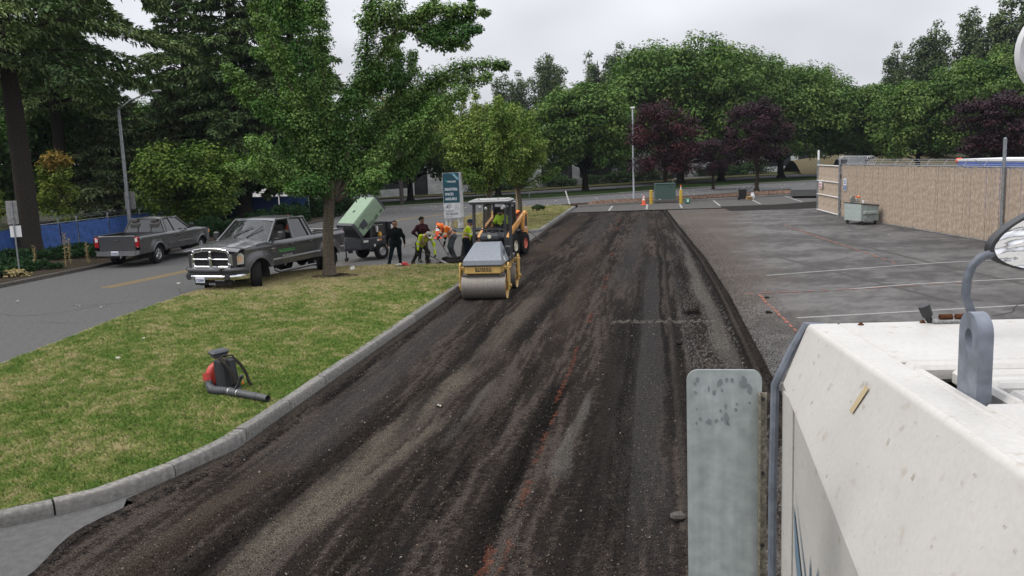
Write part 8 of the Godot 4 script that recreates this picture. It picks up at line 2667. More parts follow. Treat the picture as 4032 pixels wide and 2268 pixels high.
	# at the controls, seat top at 1.05
	p = person("operator in lime shirt and cap seated in the skid steer cab", Vector3(-5.90, -0.02, -33.72), -0.22, {pel = Vector3(0, 1.13, -0.06), che = Vector3(0, 1.38, -0.06), nek = Vector3(0, 1.53, -0.04), hed = Vector3(0, 1.64, 0.0), look = Vector3(-0.45, -0.25, 1), sl = Vector3(0.18, 1.48, -0.05), sr = Vector3(-0.18, 1.48, -0.05), el = Vector3(0.27, 1.25, 0.10), er = Vector3(-0.27, 1.25, 0.10), wl = Vector3(0.26, 1.30, 0.30), wr = Vector3(-0.26, 1.30, 0.30), hl = Vector3(0.10, 1.11, -0.02), hr = Vector3(-0.10, 1.11, -0.02), kl = Vector3(0.13, 1.06, 0.38), kr = Vector3(-0.13, 1.06, 0.38), al = Vector3(0.13, 1.0, 0.50), ar = Vector3(-0.13, 1.0, 0.50), tl = Vector3(0.13, 0.98, 0.56), tr = Vector3(-0.13, 0.98, 0.56), curl = 0.9}, {girth = 1.25, beard = true, cols = {shirt = Color(0.46, 0.70, 0.07), pants = Color(0.03, 0.03, 0.035), shoe = Color(0.03, 0.03, 0.03), skin = Color(0.36, 0.20, 0.135)}, head = "cap", cap = "tan", capcol = Color(0.10, 0.085, 0.07), brim = Color(0.30, 0.27, 0.22), badge = true})
	p = person("worker in orange hood raking behind the skid steer", Vector3(-6.22, 0.004, -38.5), 0.9, {pel = Vector3(0, 0.84, -0.16), che = Vector3(0, 1.10, 0.06), nek = Vector3(0, 1.22, 0.20), hed = Vector3(0, 1.30, 0.32), look = Vector3(0, -0.5, 0.85), up = Vector3(0, 0.85, 0.5), sl = Vector3(0.18, 1.19, 0.14), sr = Vector3(-0.18, 1.19, 0.14), el = Vector3(0.24, 0.90, 0.25), er = Vector3(-0.24, 0.93, 0.25), wl = Vector3(0.16, 0.68, 0.42), wr = Vector3(-0.02, 0.80, 0.34), hl = Vector3(0.1, 0.84, -0.14), hr = Vector3(-0.1, 0.84, -0.14), curl = 0.9}, {bands = true, edge = Color(0.7, 0.5, 0.42), cols = {shirt = Color(0.85, 0.19, 0.02), pants = Color(0.05, 0.055, 0.06), shoe = Color(0.05, 0.05, 0.05), skin = dkskin}, head = "hood"})
	shovel("asphalt_rake", "long handled asphalt rake reaching out right of the skid steer", Vector3(-6.0, 0.95, -38.2), Vector3(-4.95, 0.0, -38.55), Color(0.30, 0.27, 0.22), true)

# ---------------------------------------------------------------- backpack blower on the lawn
func make_blower() -> void:
	# x to the right along the harness, z towards us; harness side faces right and towards us
	var root := thing("backpack_blower", "red and black backpack leaf blower lying ready on the lawn", "leaf blower", Vector3(-6.93, 0.135, -12.95), 0.85)
	root.scale = Vector3.ONE * 1.12
	var blk := mat("blower_black", Color(0.018, 0.018, 0.02), 0.55)
	var grey := mat("blower_grey", Color(0.075, 0.078, 0.085), 0.55, 0, "mottle", 3.0)
	var red := mat("blower_red", Color(0.42, 0.045, 0.035), 0.4)
	var fr := MB.new()
	fr.box(Vector3(0.02, 0.02, 0), Vector3(0.34, 0.035, 0.30), Basis(), 0.012)
	fr.tube([Vector3(-0.13, 0.03, 0.10), Vector3(-0.12, 0.45, 0.03), Vector3(0.0, 0.52, 0.02), Vector3(0.14, 0.50, 0.02), Vector3(0.17, 0.03, 0.12)], [0.014], 6)
	part(root, "frame", fr, blk)
	var pad := MB.new()
	for x in [-0.07, 0.09]:
		pad.box(Vector3(x, 0.27, 0.085), Vector3(0.12, 0.40, 0.06), Basis(Vector3.RIGHT, -0.13), 0.028)
	pad.box(Vector3(0.01, 0.25, 0.05), Vector3(0.32, 0.46, 0.06), Basis(Vector3.RIGHT, -0.13), 0.025)
	part(root, "back_pad", pad, blk)
	var fan := MB.new()
	fan.lathe([[0.0, -0.09], [0.15, -0.085], [0.185, -0.03], [0.185, 0.05], [0.15, 0.08], [0.0, 0.08]], Transform3D(Basis(Vector3.RIGHT, PI / 2), Vector3(-0.04, 0.24, -0.10)), 26)
	part(root, "fan_housing", fan, red, 50.0)
	for k in 9:
		var b := MB.new()
		b.bar(Vector3(-0.13, 0.12 + k * 0.028, 0.0), Vector3(-0.04, 0.12 + k * 0.028, 0.015), 0.012, 0.012)
		part(root, "intake_fin", b, blk)
	var en := MB.new()
	en.box(Vector3(0.05, 0.28, -0.18), Vector3(0.24, 0.30, 0.16), Basis(), 0.05)
	part(root, "engine_cover", en, red)
	var tk := MB.new()
	tk.box(Vector3(-0.02, 0.56, -0.09), Vector3(0.25, 0.065, 0.21), Basis(Vector3.BACK, 0.06), 0.025)
	tk.box(Vector3(-0.02, 0.52, -0.09), Vector3(0.21, 0.08, 0.17), Basis(), 0.02)
	part(root, "air_filter_box", tk, mat("filter_grey", Color(0.045, 0.048, 0.055), 0.5))
	var gas := MB.new()
	gas.box(Vector3(0.02, 0.10, -0.10), Vector3(0.3, 0.12, 0.22), Basis(), 0.03)
	part(root, "fuel_tank", gas, blk)
	var lb := MB.new()
	lb.box(Vector3(-0.235, 0.175, -0.02), Vector3(0.07, 0.035, 0.012), Basis(Vector3.UP, -0.5))
	part(root, "label", lb, mat("sticker", Color()))
	var el := MB.new()
	el.tube([Vector3(-0.21, 0.28, -0.08), Vector3(-0.215, 0.18, -0.06)], [0.075, 0.068], 16)
	part(root, "outlet_collar", el, red)
	el = MB.new()
	el.tube([Vector3(-0.215, 0.18, -0.06), Vector3(-0.22, 0.10, -0.02), Vector3(-0.20, 0.055, 0.10)], [0.055, 0.057, 0.057], 16)
	part(root, "elbow", el, grey, 60.0)
	var hz := MB.new()
	var pts := []
	var rr := []
	for i in 33:
		var t := i / 32.0
		pts.push_back(Vector3(lerpf(-0.215, -0.09, t * t), 0.06, lerpf(0.02, 0.29, t)))
		rr.push_back(0.064 if i % 4 < 2 else 0.056)
	hz.tube(pts, rr, 16)
	part(root, "flexible_hose", hz, grey, 25.0)
	var tb := MB.new()
	var d := Vector3(0.28, 0, 0.96).normalized()
	var a := Vector3(-0.09, 0.06, 0.30)
	for q in [[0.0, 0.16, 0.055, 0.055], [0.15, 0.22, 0.060, 0.060], [0.21, 0.58, 0.054, 0.051], [0.56, 0.64, 0.054, 0.054], [0.62, 0.86, 0.050, 0.046]]:
		tb.tube([a + d * q[0], a + d * q[1]], [q[2], q[3]], 20, q[1] < 0.8)
	tb.tube([a + d * 0.86, a + d * 0.70], [0.042, 0.042], 20, false)
	part(root, "blow_tube", tb, grey, 40.0)
	var mo := MB.new()
	mo.tube([a + d * 0.72, a + d * 0.73], [0.042, 0.042], 16)
	part(root, "tube_bore", mo, blk)
	for t in [0.06, 0.24]:
		var c := MB.new()
		c.tube([a + d * t, a + d * (t + 0.018)], [0.0605, 0.0605], 18)
		part(root, "clamp_band", c, mat("clamp_steel", Color(0.5, 0.5, 0.5), 0.35, 0.8))
	var hd := MB.new()
	hd.tube([a + d * 0.20 + Vector3(0, 0.055, 0), a + d * 0.22 + Vector3(0.02, 0.12, 0.0), a + d * 0.30 + Vector3(0.03, 0.22, -0.03)], [0.03, 0.019, 0.026], 10)
	hd.ball(a + d * 0.31 + Vector3(0.03, 0.235, -0.03), Vector3(0.034, 0.03, 0.03), 10, 8)
	var ho := part(root, "control_handle", hd, blk, 60.0)
	var tr := MB.new()
	tr.box(a + d * 0.30 + Vector3(0.04, 0.15, 0.0), Vector3(0.02, 0.05, 0.02), Basis(), 0.006)
	part(ho, "trigger", tr, mat("trigger_orange", Color(0.6, 0.1, 0.02), 0.5))
	for q in [[[-0.06, 0.50, 0.06], [-0.02, 0.42, 0.13], [0.05, 0.28, 0.17], [0.10, 0.12, 0.19]], [[0.12, 0.48, 0.06], [0.22, 0.36, 0.08], [0.30, 0.20, 0.08], [0.33, 0.06, 0.08], [0.36, 0.02, 0.09]]]:
		var sp := MB.new()
		for i in q.size() - 1: sp.bar(Vector3(q[i][0], q[i][1], q[i][2]), Vector3(q[i + 1][0], q[i + 1][1], q[i + 1][2]), 0.045, 0.014, Vector3(0, 0, 1), 0.005)
		part(root, "strap", sp, mat("strap_worn", Color(0.07, 0.06, 0.052), 0.9, 0, "cloth", 6.0))

# ---------------------------------------------------------------- lease sign
func make_lease_sign() -> void:
	# two panels set in a V, open to the back; front panel faces us
	var root := thing("lease_sign", "tall white and teal V shaped lease sign with phone number", "sign", Vector3(-10.25, 0.13, -44.2), 0.30)
	var white := mat("sign_white", Color(0.74, 0.74, 0.75), 0.5, 0, "mottle", 0.6)
	var teal := mat("sign_teal", Color(0.008, 0.058, 0.082), 0.4)
	var ink := mat("sign_ink", Color(0.09, 0.10, 0.12), 0.5)
	for s in [0, 1]:
		var p := Node3D.new()
		p.name = "panel_frame"; root.add_child(p, true)
		p.rotation.y = 0.0 if s == 0 else 1.30
		p.position = Vector3(-0.45, 0, 0) if s == 0 else Vector3(0.40, 0, -0.06)
		var b := MB.new()
		b.box(Vector3(0.42, 1.79, 0), Vector3(0.86, 2.32, 0.03), Basis(), 0.004)
		part(p, "board", b, white)
		for x in [0.10, 0.74]:
			var l := MB.new()
			l.box(Vector3(x, 1.42, -0.07), Vector3(0.10, 2.94, 0.10), Basis(), 0.006)
			part(p, "post", l, white)
		var br := MB.new()
		br.bar(Vector3(0.5, 2.3, -0.12), Vector3(0.45, 0.0, -0.75), 0.05, 0.09)
		part(p, "brace", br, white)
		if s == 0:
			var t := MB.new()
			t.box(Vector3(0.42, 2.18, 0.017), Vector3(0.84, 1.52, 0.006))
			part(p, "teal_field", t, teal)
			var rb := MB.new()
			rb.prism(PackedVector2Array([Vector2(0.40, 2.935), Vector2(0.60, 2.935), Vector2(0.838, 2.68), Vector2(0.838, 2.52)]), 0.021, 0.024)
			part(p, "corner_ribbon", rb, mat("sign_cyan", Color(0.05, 0.22, 0.30), 0.5))
			var w := mat("sign_letter", Color(0.72, 0.75, 0.76), 0.5)
			lettering(p, "FOR LEASE", 0.06, Vector3(0.66, 2.73, 0.026), Basis(Vector3.BACK, -0.85), w, 0.30)
			lettering(p, "PROLOGIS", 0.085, Vector3(0.46, 2.50, 0.022), Basis(), w, 0.42)
			var lg := MB.new()
			lg.lathe([[0.035, 0], [0.06, 0], [0.06, 0.005], [0.035, 0.005]], Transform3D(Basis(Vector3.RIGHT, PI / 2), Vector3(0.18, 2.54, 0.021)), 14)
			part(p, "logo_ring", lg, mat("logo_green", Color(0.03, 0.30, 0.20), 0.5))
			for q in [["INDUSTRIAL", 2.11, 0.42, 0.66], ["SPACES", 1.86, 0.31, 0.42], ["AVAILABLE", 1.62, 0.39, 0.58]]: lettering(p, q[0], 0.13, Vector3(q[2], q[1], 0.022), Basis(), w, q[3])
			var tri := MB.new()
			tri.prism(PackedVector2Array([Vector2(0.10, 1.17), Vector2(0.21, 1.17), Vector2(0.19, 1.32)]), 0.017, 0.021)
			part(p, "logo_sail", tri, ink)
			for q in [["ANDOVER", 1.30, 0.025], ["COMPANY INC", 1.24, 0.025], ["BROKERAGE", 1.18, 0.025]]: lettering(p, q[0], q[2], Vector3(0.32, q[1], 0.018), Basis(), ink, 0.2)
			lettering(p, "BRIAN BRUININKS", 0.05, Vector3(0.30, 1.0, 0.018), Basis(), ink, 0.42, false)
			lettering(p, "206.244.0770", 0.10, Vector3(0.40, 0.85, 0.018), Basis(), ink, 0.62)
			lettering(p, "prologis.com", 0.04, Vector3(0.26, 0.73, 0.018), Basis(), mat("sign_grey", Color(0.3, 0.3, 0.32), 0.5), 0.3, false)

# ---------------------------------------------------------------- things along the far side
func post(called: String, label: String, cat: String, at: Vector3, r: float, h: float, m: Material, lean := Vector3.ZERO) -> Node3D:
	var root := thing(called, label, cat, at)
	var b := MB.new()
	b.tube([Vector3(0, -0.05, 0), Vector3(0, h, 0) + lean], [r, r * 0.9], 10)
	part(root, "shaft", b, m)
	return root

func make_far_things() -> void:
	var galv := mat("galvanised", Color())
	# street lamp at the left
	var L := thing("street_lamp", "tall grey street lamp with long arm beside the parked pickup", "street lamp", Vector3(-28.3, 0.09, -44.0), 0.0)
	var b := MB.new()
	b.tube([Vector3(0, -0.05, 0), Vector3(0, 3.5, 0), Vector3(0, 7.1, 0)], [0.12, 0.095, 0.07], 12)
	part(L, "pole", b, galv, 60.0)
	b = MB.new()
	b.tube([Vector3(0, 6.95, 0), Vector3(0.8, 7.4, 0.1), Vector3(2.0, 7.72, 0.3)], [0.05, 0.04, 0.035], 8)
	part(L, "arm", b, galv, 60.0)
	b = MB.new()
	b.ball(Vector3(2.38, 7.76, 0.35), Vector3(0.42, 0.09, 0.15), 16, 8, Basis(Vector3.BACK, 0.1))
	b.lathe([[0.05, 0], [0.05, 0.1], [0, 0.11]], Transform3D(Basis(), Vector3(2.3, 7.84, 0.35)), 10)
	part(L, "lamp_head", b, mat("lamp_head_grey", Color(0.33, 0.34, 0.36), 0.5, 0.3), 60.0)
	b = MB.new()
	b.box(Vector3(0.06, 2.1, -0.13), Vector3(0.62, 0.92, 0.02), Basis(), 0.004)
	part(L, "sign_back", b, mat("sign_back_grey", Color(0.36, 0.35, 0.34), 0.6, 0.2, "mottle", 1.0))
	# sign post at the left edge
	var S := thing("road_sign", "road sign seen from behind with a small white card, at the left edge", "sign", Vector3(-23.4, 0.09, -29.1), 0.25)
	b = MB.new()
	b.tube([Vector3(0, -0.05, 0), Vector3(0, 2.72, 0)], [0.03, 0.03], 8)
	part(S, "post", b, galv)
	b = MB.new()
	b.box(Vector3(-0.03, 2.3, -0.045), Vector3(0.40, 0.86, 0.012), Basis(), 0.003)
	part(S, "sign_plate", b, mat("sign_back_grey", Color()))
	b = MB.new()
	b.box(Vector3(0.02, 1.6, -0.042), Vector3(0.40, 0.42, 0.008), Basis(), 0.002)
	part(S, "white_card", b, mat("card_white", Color(0.72, 0.72, 0.72), 0.6))
	var U := thing("utility_pole", "brown wooden utility pole cut off by the left edge", "utility pole", Vector3(-27.9, 0.09, -32.9))
	b = MB.new()
	b.tube([Vector3(0, -0.05, 0), Vector3(0.05, 4.3, 0)], [0.16, 0.15], 12)
	part(U, "shaft", b, mat("pole_wood", Color(0.30, 0.20, 0.12), 0.9, 0, "bark", 0.8, 0.8), 60.0)
	b = MB.new()
	b.tube([Vector3(0.17, 0.0, 0.03), Vector3(0.2, 2.0, 0.03)], [0.025, 0.025], 6)
	part(U, "conduit", b, galv)
	# white lamp pole behind the lane
	var W := thing("lamp_pole", "white lamp pole at the far end of the lane beside the red plum", "lamp pole", Vector3(-1.62, 0.12, -72.4))
	b = MB.new()
	b.tube([Vector3(0, -0.1, 0), Vector3(0, 0.5, 0), Vector3(0, 7.2, 0)], [0.11, 0.085, 0.065], 10)
	part(W, "pole", b, mat("pole_white", Color(0.50, 0.53, 0.58), 0.5, 0.2), 60.0)
	b = MB.new()
	b.box(Vector3(0.02, 7.24, 0), Vector3(0.34, 0.13, 0.24), Basis(), 0.03)
	part(W, "lamp_head", b, mat("card_white", Color()))
	# transformer between bollards
	var T := thing("transformer_cabinet", "dark green transformer cabinet between two yellow bollards", "cabinet", Vector3(0.80, 0.12, -66.9), 0.12)
	b = MB.new()
	b.box(Vector3(0, 0.02, 0), Vector3(1.75, 0.22, 1.3), Basis(), 0.02)
	part(T, "pad", b, mat("pad_concrete", Color(0.28, 0.26, 0.24), 0.9, 0, "concrete", 1.0, 0.8))
	b = MB.new()
	b.box(Vector3(0, 0.70, 0), Vector3(1.46, 1.14, 1.05), Basis(), 0.015)
	var grn := mat("cabinet_green", Color(0.045, 0.085, 0.07), 0.5)
	part(T, "body", b, grn)
	b = MB.new()
	b.box(Vector3(0, 1.30, 0.02), Vector3(1.52, 0.06, 1.12), Basis(), 0.02)
	part(T, "lid", b, grn)
	b = MB.new()
	b.box(Vector3(0.35, 1.06, 0.53), Vector3(0.22, 0.11, 0.012))
	part(T, "lock_plate", b, mat("cabinet_dark", Color(0.02, 0.04, 0.033), 0.5))
	b = MB.new()
	b.box(Vector3(-0.45, 0.16, 0.53), Vector3(0.16, 0.04, 0.012))
	part(T, "sticker", b, mat("sticker", Color()))
	b = MB.new()
	b.tube([Vector3(0.66, 1.3, -0.4), Vector3(0.66, 1.55, -0.4)], [0.02, 0.02], 6)
	part(T, "vent_pipe", b, galv)
	var yel := mat("bollard_yellow", Color(0.66, 0.43, 0.045), 0.5, 0, "mottle", 1.5)
	for q in [[-0.22, -65.4, "yellow bollard left of the transformer, grimy top"], [1.92, -65.0, "yellow bollard right of the transformer with a red topped can on it"]]:
		var B := thing("bollard", q[2], "bollard", Vector3(q[0], 0.0, q[1]), 0.0, "yellow bollards")
		b = MB.new()
		b.lathe([[0.115, -0.03], [0.115, 0.96], [0.09, 1.0], [0.0, 1.02]], Transform3D(), 16)
		part(B, "sleeve", b, yel, 50.0)
		b = MB.new()
		b.lathe([[0.118, 0.93], [0.118, 0.95]], Transform3D(), 16)
		part(B, "rim", b, yel)
	var can := thing("spray_can", "small red topped spray can standing on the right yellow bollard", "spray can", Vector3(1.92, 1.015, -65.0))
	b = MB.new()
	b.lathe([[0.035, 0], [0.035, 0.18], [0.03, 0.2]], Transform3D(), 12)
	part(can, "body", b, mat("card_white", Color()))
	b = MB.new()
	b.lathe([[0.05, 0.2], [0.055, 0.28], [0.03, 0.32], [0, 0.32]], Transform3D(), 12)
	part(can, "cap", b, mat("cone_orange", Color()))
	plant(cone_shape(0.75), "traffic_cone", "tall orange cone with two white collars beside the left bollard", "cone", Vector3(-0.75, 0.0, -64.6), 0.2, "traffic cones")
	plant(cone_shape(0.8), "traffic_cone", "orange and white cone at the foot of the lease sign", "cone", Vector3(-10.35, 0.0, -41.2), 0.5, "traffic cones")
	# small green case, burner, propane, carton
	var gb := thing("plastic_case", "small green plastic case beside the right yellow bollard", "case", Vector3(2.38, 0, -64.6), 0.1)
	b = MB.new()
	b.box(Vector3(0, 0.20, 0), Vector3(0.36, 0.40, 0.22), Basis(), 0.04)
	part(gb, "shell", b, mat("case_green", Color(0.01, 0.13, 0.08), 0.45))
	b = MB.new()
	b.box(Vector3(0, 0.22, 0.113), Vector3(0.15, 0.2, 0.006))
	part(gb, "label", b, mat("sticker", Color()))
	var bu := thing("crack_sealer", "rusty black kettle burner cart near the plum trunk", "burner", Vector3(6.5, 0, -67.6), 0.2)
	var iron := mat("burnt_iron", Color(0.035, 0.03, 0.028), 0.8, 0.2, "rust", 2.0)
	b = MB.new()
	b.lathe([[0.0, 0.14], [0.27, 0.14], [0.28, 0.2], [0.28, 0.78], [0.25, 0.80], [0, 0.80]], Transform3D(), 16)
	part(bu, "kettle", b, iron)
	b = MB.new()
	for x in [-0.25, 0.25]: b.tube([Vector3(x, 0.2, 0.2), Vector3(x, 0.98, 0.26), Vector3(x, 1.02, 0.2)], [0.016], 6)
	b.tube([Vector3(0.25, 0.6, 0.0), Vector3(1.0, 1.1, -0.3), Vector3(1.05, 1.25, -0.3)], [0.02], 6)
	part(bu, "handle_bars", b, iron)
	for x in [-0.3, 0.3]:
		b = MB.new()
		b.lathe([[0.0, -0.04], [0.11, -0.04], [0.11, 0.04], [0, 0.04]], Transform3D(Basis(Vector3.BACK, PI / 2), Vector3(x, 0.11, 0.1)), 14)
		part(bu, "wheel", b, mat("tyre", Color()))
	b = MB.new()
	b.box(Vector3(0, 0.1, 0.0), Vector3(0.5, 0.06, 0.5))
	part(bu, "cart_frame", b, iron)
	var pr := thing("propane_cylinder", "white propane cylinder beside the burner cart", "gas cylinder", Vector3(7.25, 0, -67.7))
	b = MB.new()
	b.lathe([[0.11, 0.0], [0.11, 0.04], [0.15, 0.10], [0.155, 0.30], [0.12, 0.40], [0.05, 0.44], [0, 0.44]], Transform3D(), 18)
	part(pr, "tank", b, mat("propane_white", Color(0.6, 0.62, 0.64), 0.4), 50.0)
	b = MB.new()
	b.lathe([[0.10, 0.40], [0.10, 0.52], [0.09, 0.52], [0.09, 0.42]], Transform3D(), 14)
	part(pr, "collar", b, mat("propane_white", Color()))
	b = MB.new()
	b.box(Vector3(0, 0.13, 0), Vector3(0.42, 0.24, 0.3), Basis(), 0.01)
	b.box(Vector3(0.0, 0.255, 0.19), Vector3(0.40, 0.008, 0.14), Basis(Vector3.RIGHT, 0.5))
	b.box(Vector3(0.0, 0.255, -0.19), Vector3(0.40, 0.008, 0.14), Basis(Vector3.RIGHT, -0.4))
	single("cardboard_carton", b, mat("carton", Color(0.40, 0.27, 0.15), 0.9, 0, "mottle", 2.0), "open cardboard carton in front of the propane cylinder", "carton", Vector3(6.95, 0.0, -67.05), 0.3)
	# sweeper attachment half hidden by the gate
	var sw := thing("sweeper_broom", "grey sweeper broom attachment half hidden by the gate post", "sweeper", Vector3(11.2, 0, -68.0), -0.3)
	b = MB.new()
	b.rings([PackedVector3Array([Vector3(-1.1, 0.15, 0.5), Vector3(-1.1, 0.62, 0.42), Vector3(-1.1, 0.8, -0.2), Vector3(-1.1, 0.3, -0.5)]), PackedVector3Array([Vector3(1.1, 0.15, 0.5), Vector3(1.1, 0.62, 0.42), Vector3(1.1, 0.8, -0.2), Vector3(1.1, 0.3, -0.5)])])
	part(sw, "hood", b, mat("sweeper_grey", Color(0.12, 0.12, 0.115), 0.6, 0.2, "rust", 1.0))
	b = MB.new()
	b.lathe([[0.0, -1.0], [0.28, -1.0], [0.28, 1.0], [0, 1.0]], Transform3D(Basis(Vector3.BACK, PI / 2), Vector3(0, 0.28, 0.1)), 18)
	part(sw, "broom", b, mat("black_plastic", Color()))
	# leaning white stake, wooden stake, white gate post, thin no parking posts
	post("marker_stake", "short white stake leaning at the end of the grass island", "stake", Vector3(-6.25, 0.05, -66.0), 0.05, 1.1, mat("card_white", Color()), Vector3(-0.32, 0, 0))
	post("marker_stake", "thin brown wooden stake beside the island pear", "stake", Vector3(-9.6, 0.13, -61.5), 0.055, 1.9, mat("stake_wood", Color(0.33, 0.24, 0.15), 0.9))
	post("gate_stop_post", "white post rising behind the gate hinge", "post", Vector3(10.5, 0, -59.5), 0.07, 3.5, mat("card_white", Color()))
	var np := post("sign_post", "thin grey post with a small sign on the far lawn", "sign", Vector3(-11.2, 0.13, -79.2), 0.035, 2.6, galv)
	b = MB.new()
	b.box(Vector3(0, 2.4, 0.04), Vector3(0.3, 0.45, 0.01))
	part(np, "sign_plate", b, mat("sign_back_grey", Color()))
	# white car end showing beside the gate
	var car := thing("parked_van", "white vehicle nose showing left of the gate post", "van", Vector3(23.6, 0.01, -113.5), 0.9)
	b = MB.new()
	b.rings([PackedVector3Array([Vector3(-2.4, 0.4, 0.95), Vector3(-2.4, 1.2, 0.95), Vector3(-1.7, 2.2, 0.8), Vector3(2.4, 2.3, 0.8), Vector3(2.5, 0.4, 0.95)]), PackedVector3Array([Vector3(-2.4, 0.4, -0.95), Vector3(-2.4, 1.2, -0.95), Vector3(-1.7, 2.2, -0.8), Vector3(2.4, 2.3, -0.8), Vector3(2.5, 0.4, -0.95)])])
	part(car, "body", b, mat("van_white", Color(0.72, 0.72, 0.72), 0.3), 20.0)
	b = MB.new()
	b.face([Vector3(-2.36, 1.28, 0.85), Vector3(-2.36, 1.28, -0.85), Vector3(-1.78, 2.1, -0.75), Vector3(-1.78, 2.1, 0.75)], Vector3(0, 1, 0))
	part(car, "windshield", b, pane_mat("glass_tint", Color(), 0.86))
	for q in [[-1.5, 0.9], [1.6, 0.9], [-1.5, -0.9], [1.6, -0.9]]:
		b = MB.new()
		b.lathe([[0.0, -0.1], [0.36, -0.1], [0.38, 0.0], [0.36, 0.1], [0, 0.1]], Transform3D(Basis(Vector3.RIGHT, PI / 2), Vector3(q[0], 0.38, q[1])), 18)
		part(car, "wheel", b, mat("tyre", Color()))

# ---------------------------------------------------------------- dumpster and what lies behind the tan fence
func make_yard_things() -> void:
	var D := thing("dumpster", "pale grey green dumpster on casters against the tan fence", "dumpster", Vector3(9.72, 0, -43.85), 1.95)
	D.scale = Vector3(0.92, 1.04, 0.92)
	var pg := mat("dumpster_green", Color(0.40, 0.46, 0.44), 0.6, 0, "paint", 1.0)
	var b := MB.new()
	# x along its length, z towards the lot
	b.prism(PackedVector2Array([Vector2(-0.5, 0.18), Vector2(0.5, 0.18), Vector2(0.5, 0.84), Vector2(-0.5, 0.95)]), -0.72, 0.72, Transform3D(Basis(Vector3(0, 0, 1), Vector3(0, 1, 0), Vector3(-1, 0, 0)), Vector3.ZERO))
	part(D, "bin", b, pg)
	b = MB.new()
	for y in [0.32, 0.62]: b.box(Vector3(0, y, 0.51), Vector3(1.40, 0.09, 0.05), Basis(), 0.015)
	for z in [-0.25, 0.25]: b.box(Vector3(-0.74, 0.55, z), Vector3(0.05, 0.6, 0.07), Basis(), 0.012)
	b.box(Vector3(-0.76, 0.55, 0), Vector3(0.12, 0.14, 0.75), Basis(), 0.02)
	b.box(Vector3(0.76, 0.55, 0), Vector3(0.12, 0.14, 0.75), Basis(), 0.02)
	part(D, "ribs", b, pg)
	b = MB.new()
	b.box(Vector3(0, 0.915, 0.0), Vector3(1.56, 0.04, 1.06), Basis(Vector3.RIGHT, 0.11), 0.012)
	part(D, "lid", b, mat("lid_black", Color(0.04, 0.042, 0.045), 0.7, 0, "rust", 2.0))
	for q in [[-0.62, 0.38], [0.62, 0.38], [-0.62, -0.38], [0.62, -0.38]]:
		b = MB.new()
		b.lathe([[0, -0.03], [0.085, -0.03], [0.085, 0.03], [0, 0.03]], Transform3D(Basis(Vector3.RIGHT, PI / 2), Vector3(q[0], 0.085, q[1])), 14)
		b.box(Vector3(q[0], 0.15, q[1]), Vector3(0.06, 0.07, 0.1))
		part(D, "caster", b, mat("black_plastic", Color()))
	for q in [[-0.35, 0.5, 0.30, 0.34, "notice_blue"], [-0.05, 0.66, 0.16, 0.22, "sticker"], [-0.6, 0.68, 0.14, 0.22, "sticker"], [0.35, 0.50, 0.55, 0.10, "sticker"]]:
		b = MB.new()
		b.box(Vector3(q[0], q[1], 0.54), Vector3(q[2], q[3], 0.004))
		part(D, "sticker", b, mat(q[4], Color()))
	# cut off saw on the lid, cup beside it
	var s := thing("cut_off_saw", "orange and white cut off saw lying on the dumpster lid", "power saw", Vector3(9.50, 1.0, -44.1), 0.5)
	b = MB.new()
	b.box(Vector3(0.08, 0.12, 0), Vector3(0.30, 0.22, 0.22), Basis(), 0.05)
	part(s, "engine", b, mat("saw_white", Color(0.5, 0.48, 0.42), 0.6))
	b = MB.new()
	b.box(Vector3(0.12, 0.26, 0), Vector3(0.24, 0.10, 0.2), Basis(Vector3.BACK, 0.2), 0.04)
	part(s, "top_cover", b, mat("saw_orange", Color(0.66, 0.15, 0.03), 0.5))
	b = MB.new()
	b.lathe([[0, -0.02], [0.16, -0.02], [0.16, 0.02], [0, 0.02]], Transform3D(Basis(Vector3.RIGHT, PI / 2), Vector3(-0.22, 0.16, 0.06)), 20)
	part(s, "blade_guard", b, mat("guard_grey", Color(0.3, 0.3, 0.28), 0.6, 0.3))
	b = MB.new()
	b.tube([Vector3(-0.02, 0.12, -0.12), Vector3(-0.02, 0.30, -0.10), Vector3(-0.02, 0.32, 0.1), Vector3(-0.02, 0.12, 0.13)], [0.014], 8)
	part(s, "handle", b, mat("black_plastic", Color()))
	b = MB.new()
	b.lathe([[0.0, 0], [0.045, 0], [0.055, 0.14], [0.06, 0.14], [0.06, 0.165], [0.0, 0.17]], Transform3D(), 14)
	single("paper_cup", b, mat("card_white", Color()), "white paper cup on the dumpster lid", "cup", Vector3(9.75, 0.965, -43.6))
	# blue and white box trailers standing behind the fence
	var d := Vector3(2.6, 0, 14.9).normalized()
	for q in [[15.2, -40.0, 2.86, 9.5, "low blue and white trailer roof behind the tan fence"], [19.2, -34.0, 3.3, 9.0, "taller grey and blue trailer with orange corner behind the tan fence"]]:
		var t := thing("box_trailer", q[4], "trailer", Vector3(q[0], 0.0, q[1]), atan2(-d.z, d.x), "trailers behind the tan fence")
		var L: float = q[3]
		var H: float = q[2]
		b = MB.new()
		b.box(Vector3(L / 2 - 3.0, H / 2 + 0.25, 0), Vector3(L, H - 0.5, 2.3), Basis(), 0.04)
		part(t, "box", b, mat("trailer_blue", Color(0.05, 0.10, 0.34), 0.5))
		b = MB.new()
		b.box(Vector3(L / 2 - 3.0, H + 0.02, 0), Vector3(L + 0.04, 0.10, 2.36), Basis(), 0.02)
		part(t, "roof_edge", b, mat("trailer_white", Color(0.62, 0.63, 0.65), 0.5))
		b = MB.new()
		b.box(Vector3(-2.98, H - 0.02, 1.05), Vector3(0.34, 0.26, 0.34), Basis(), 0.1)
		part(t, "corner_cap", b, mat("cone_orange", Color()))
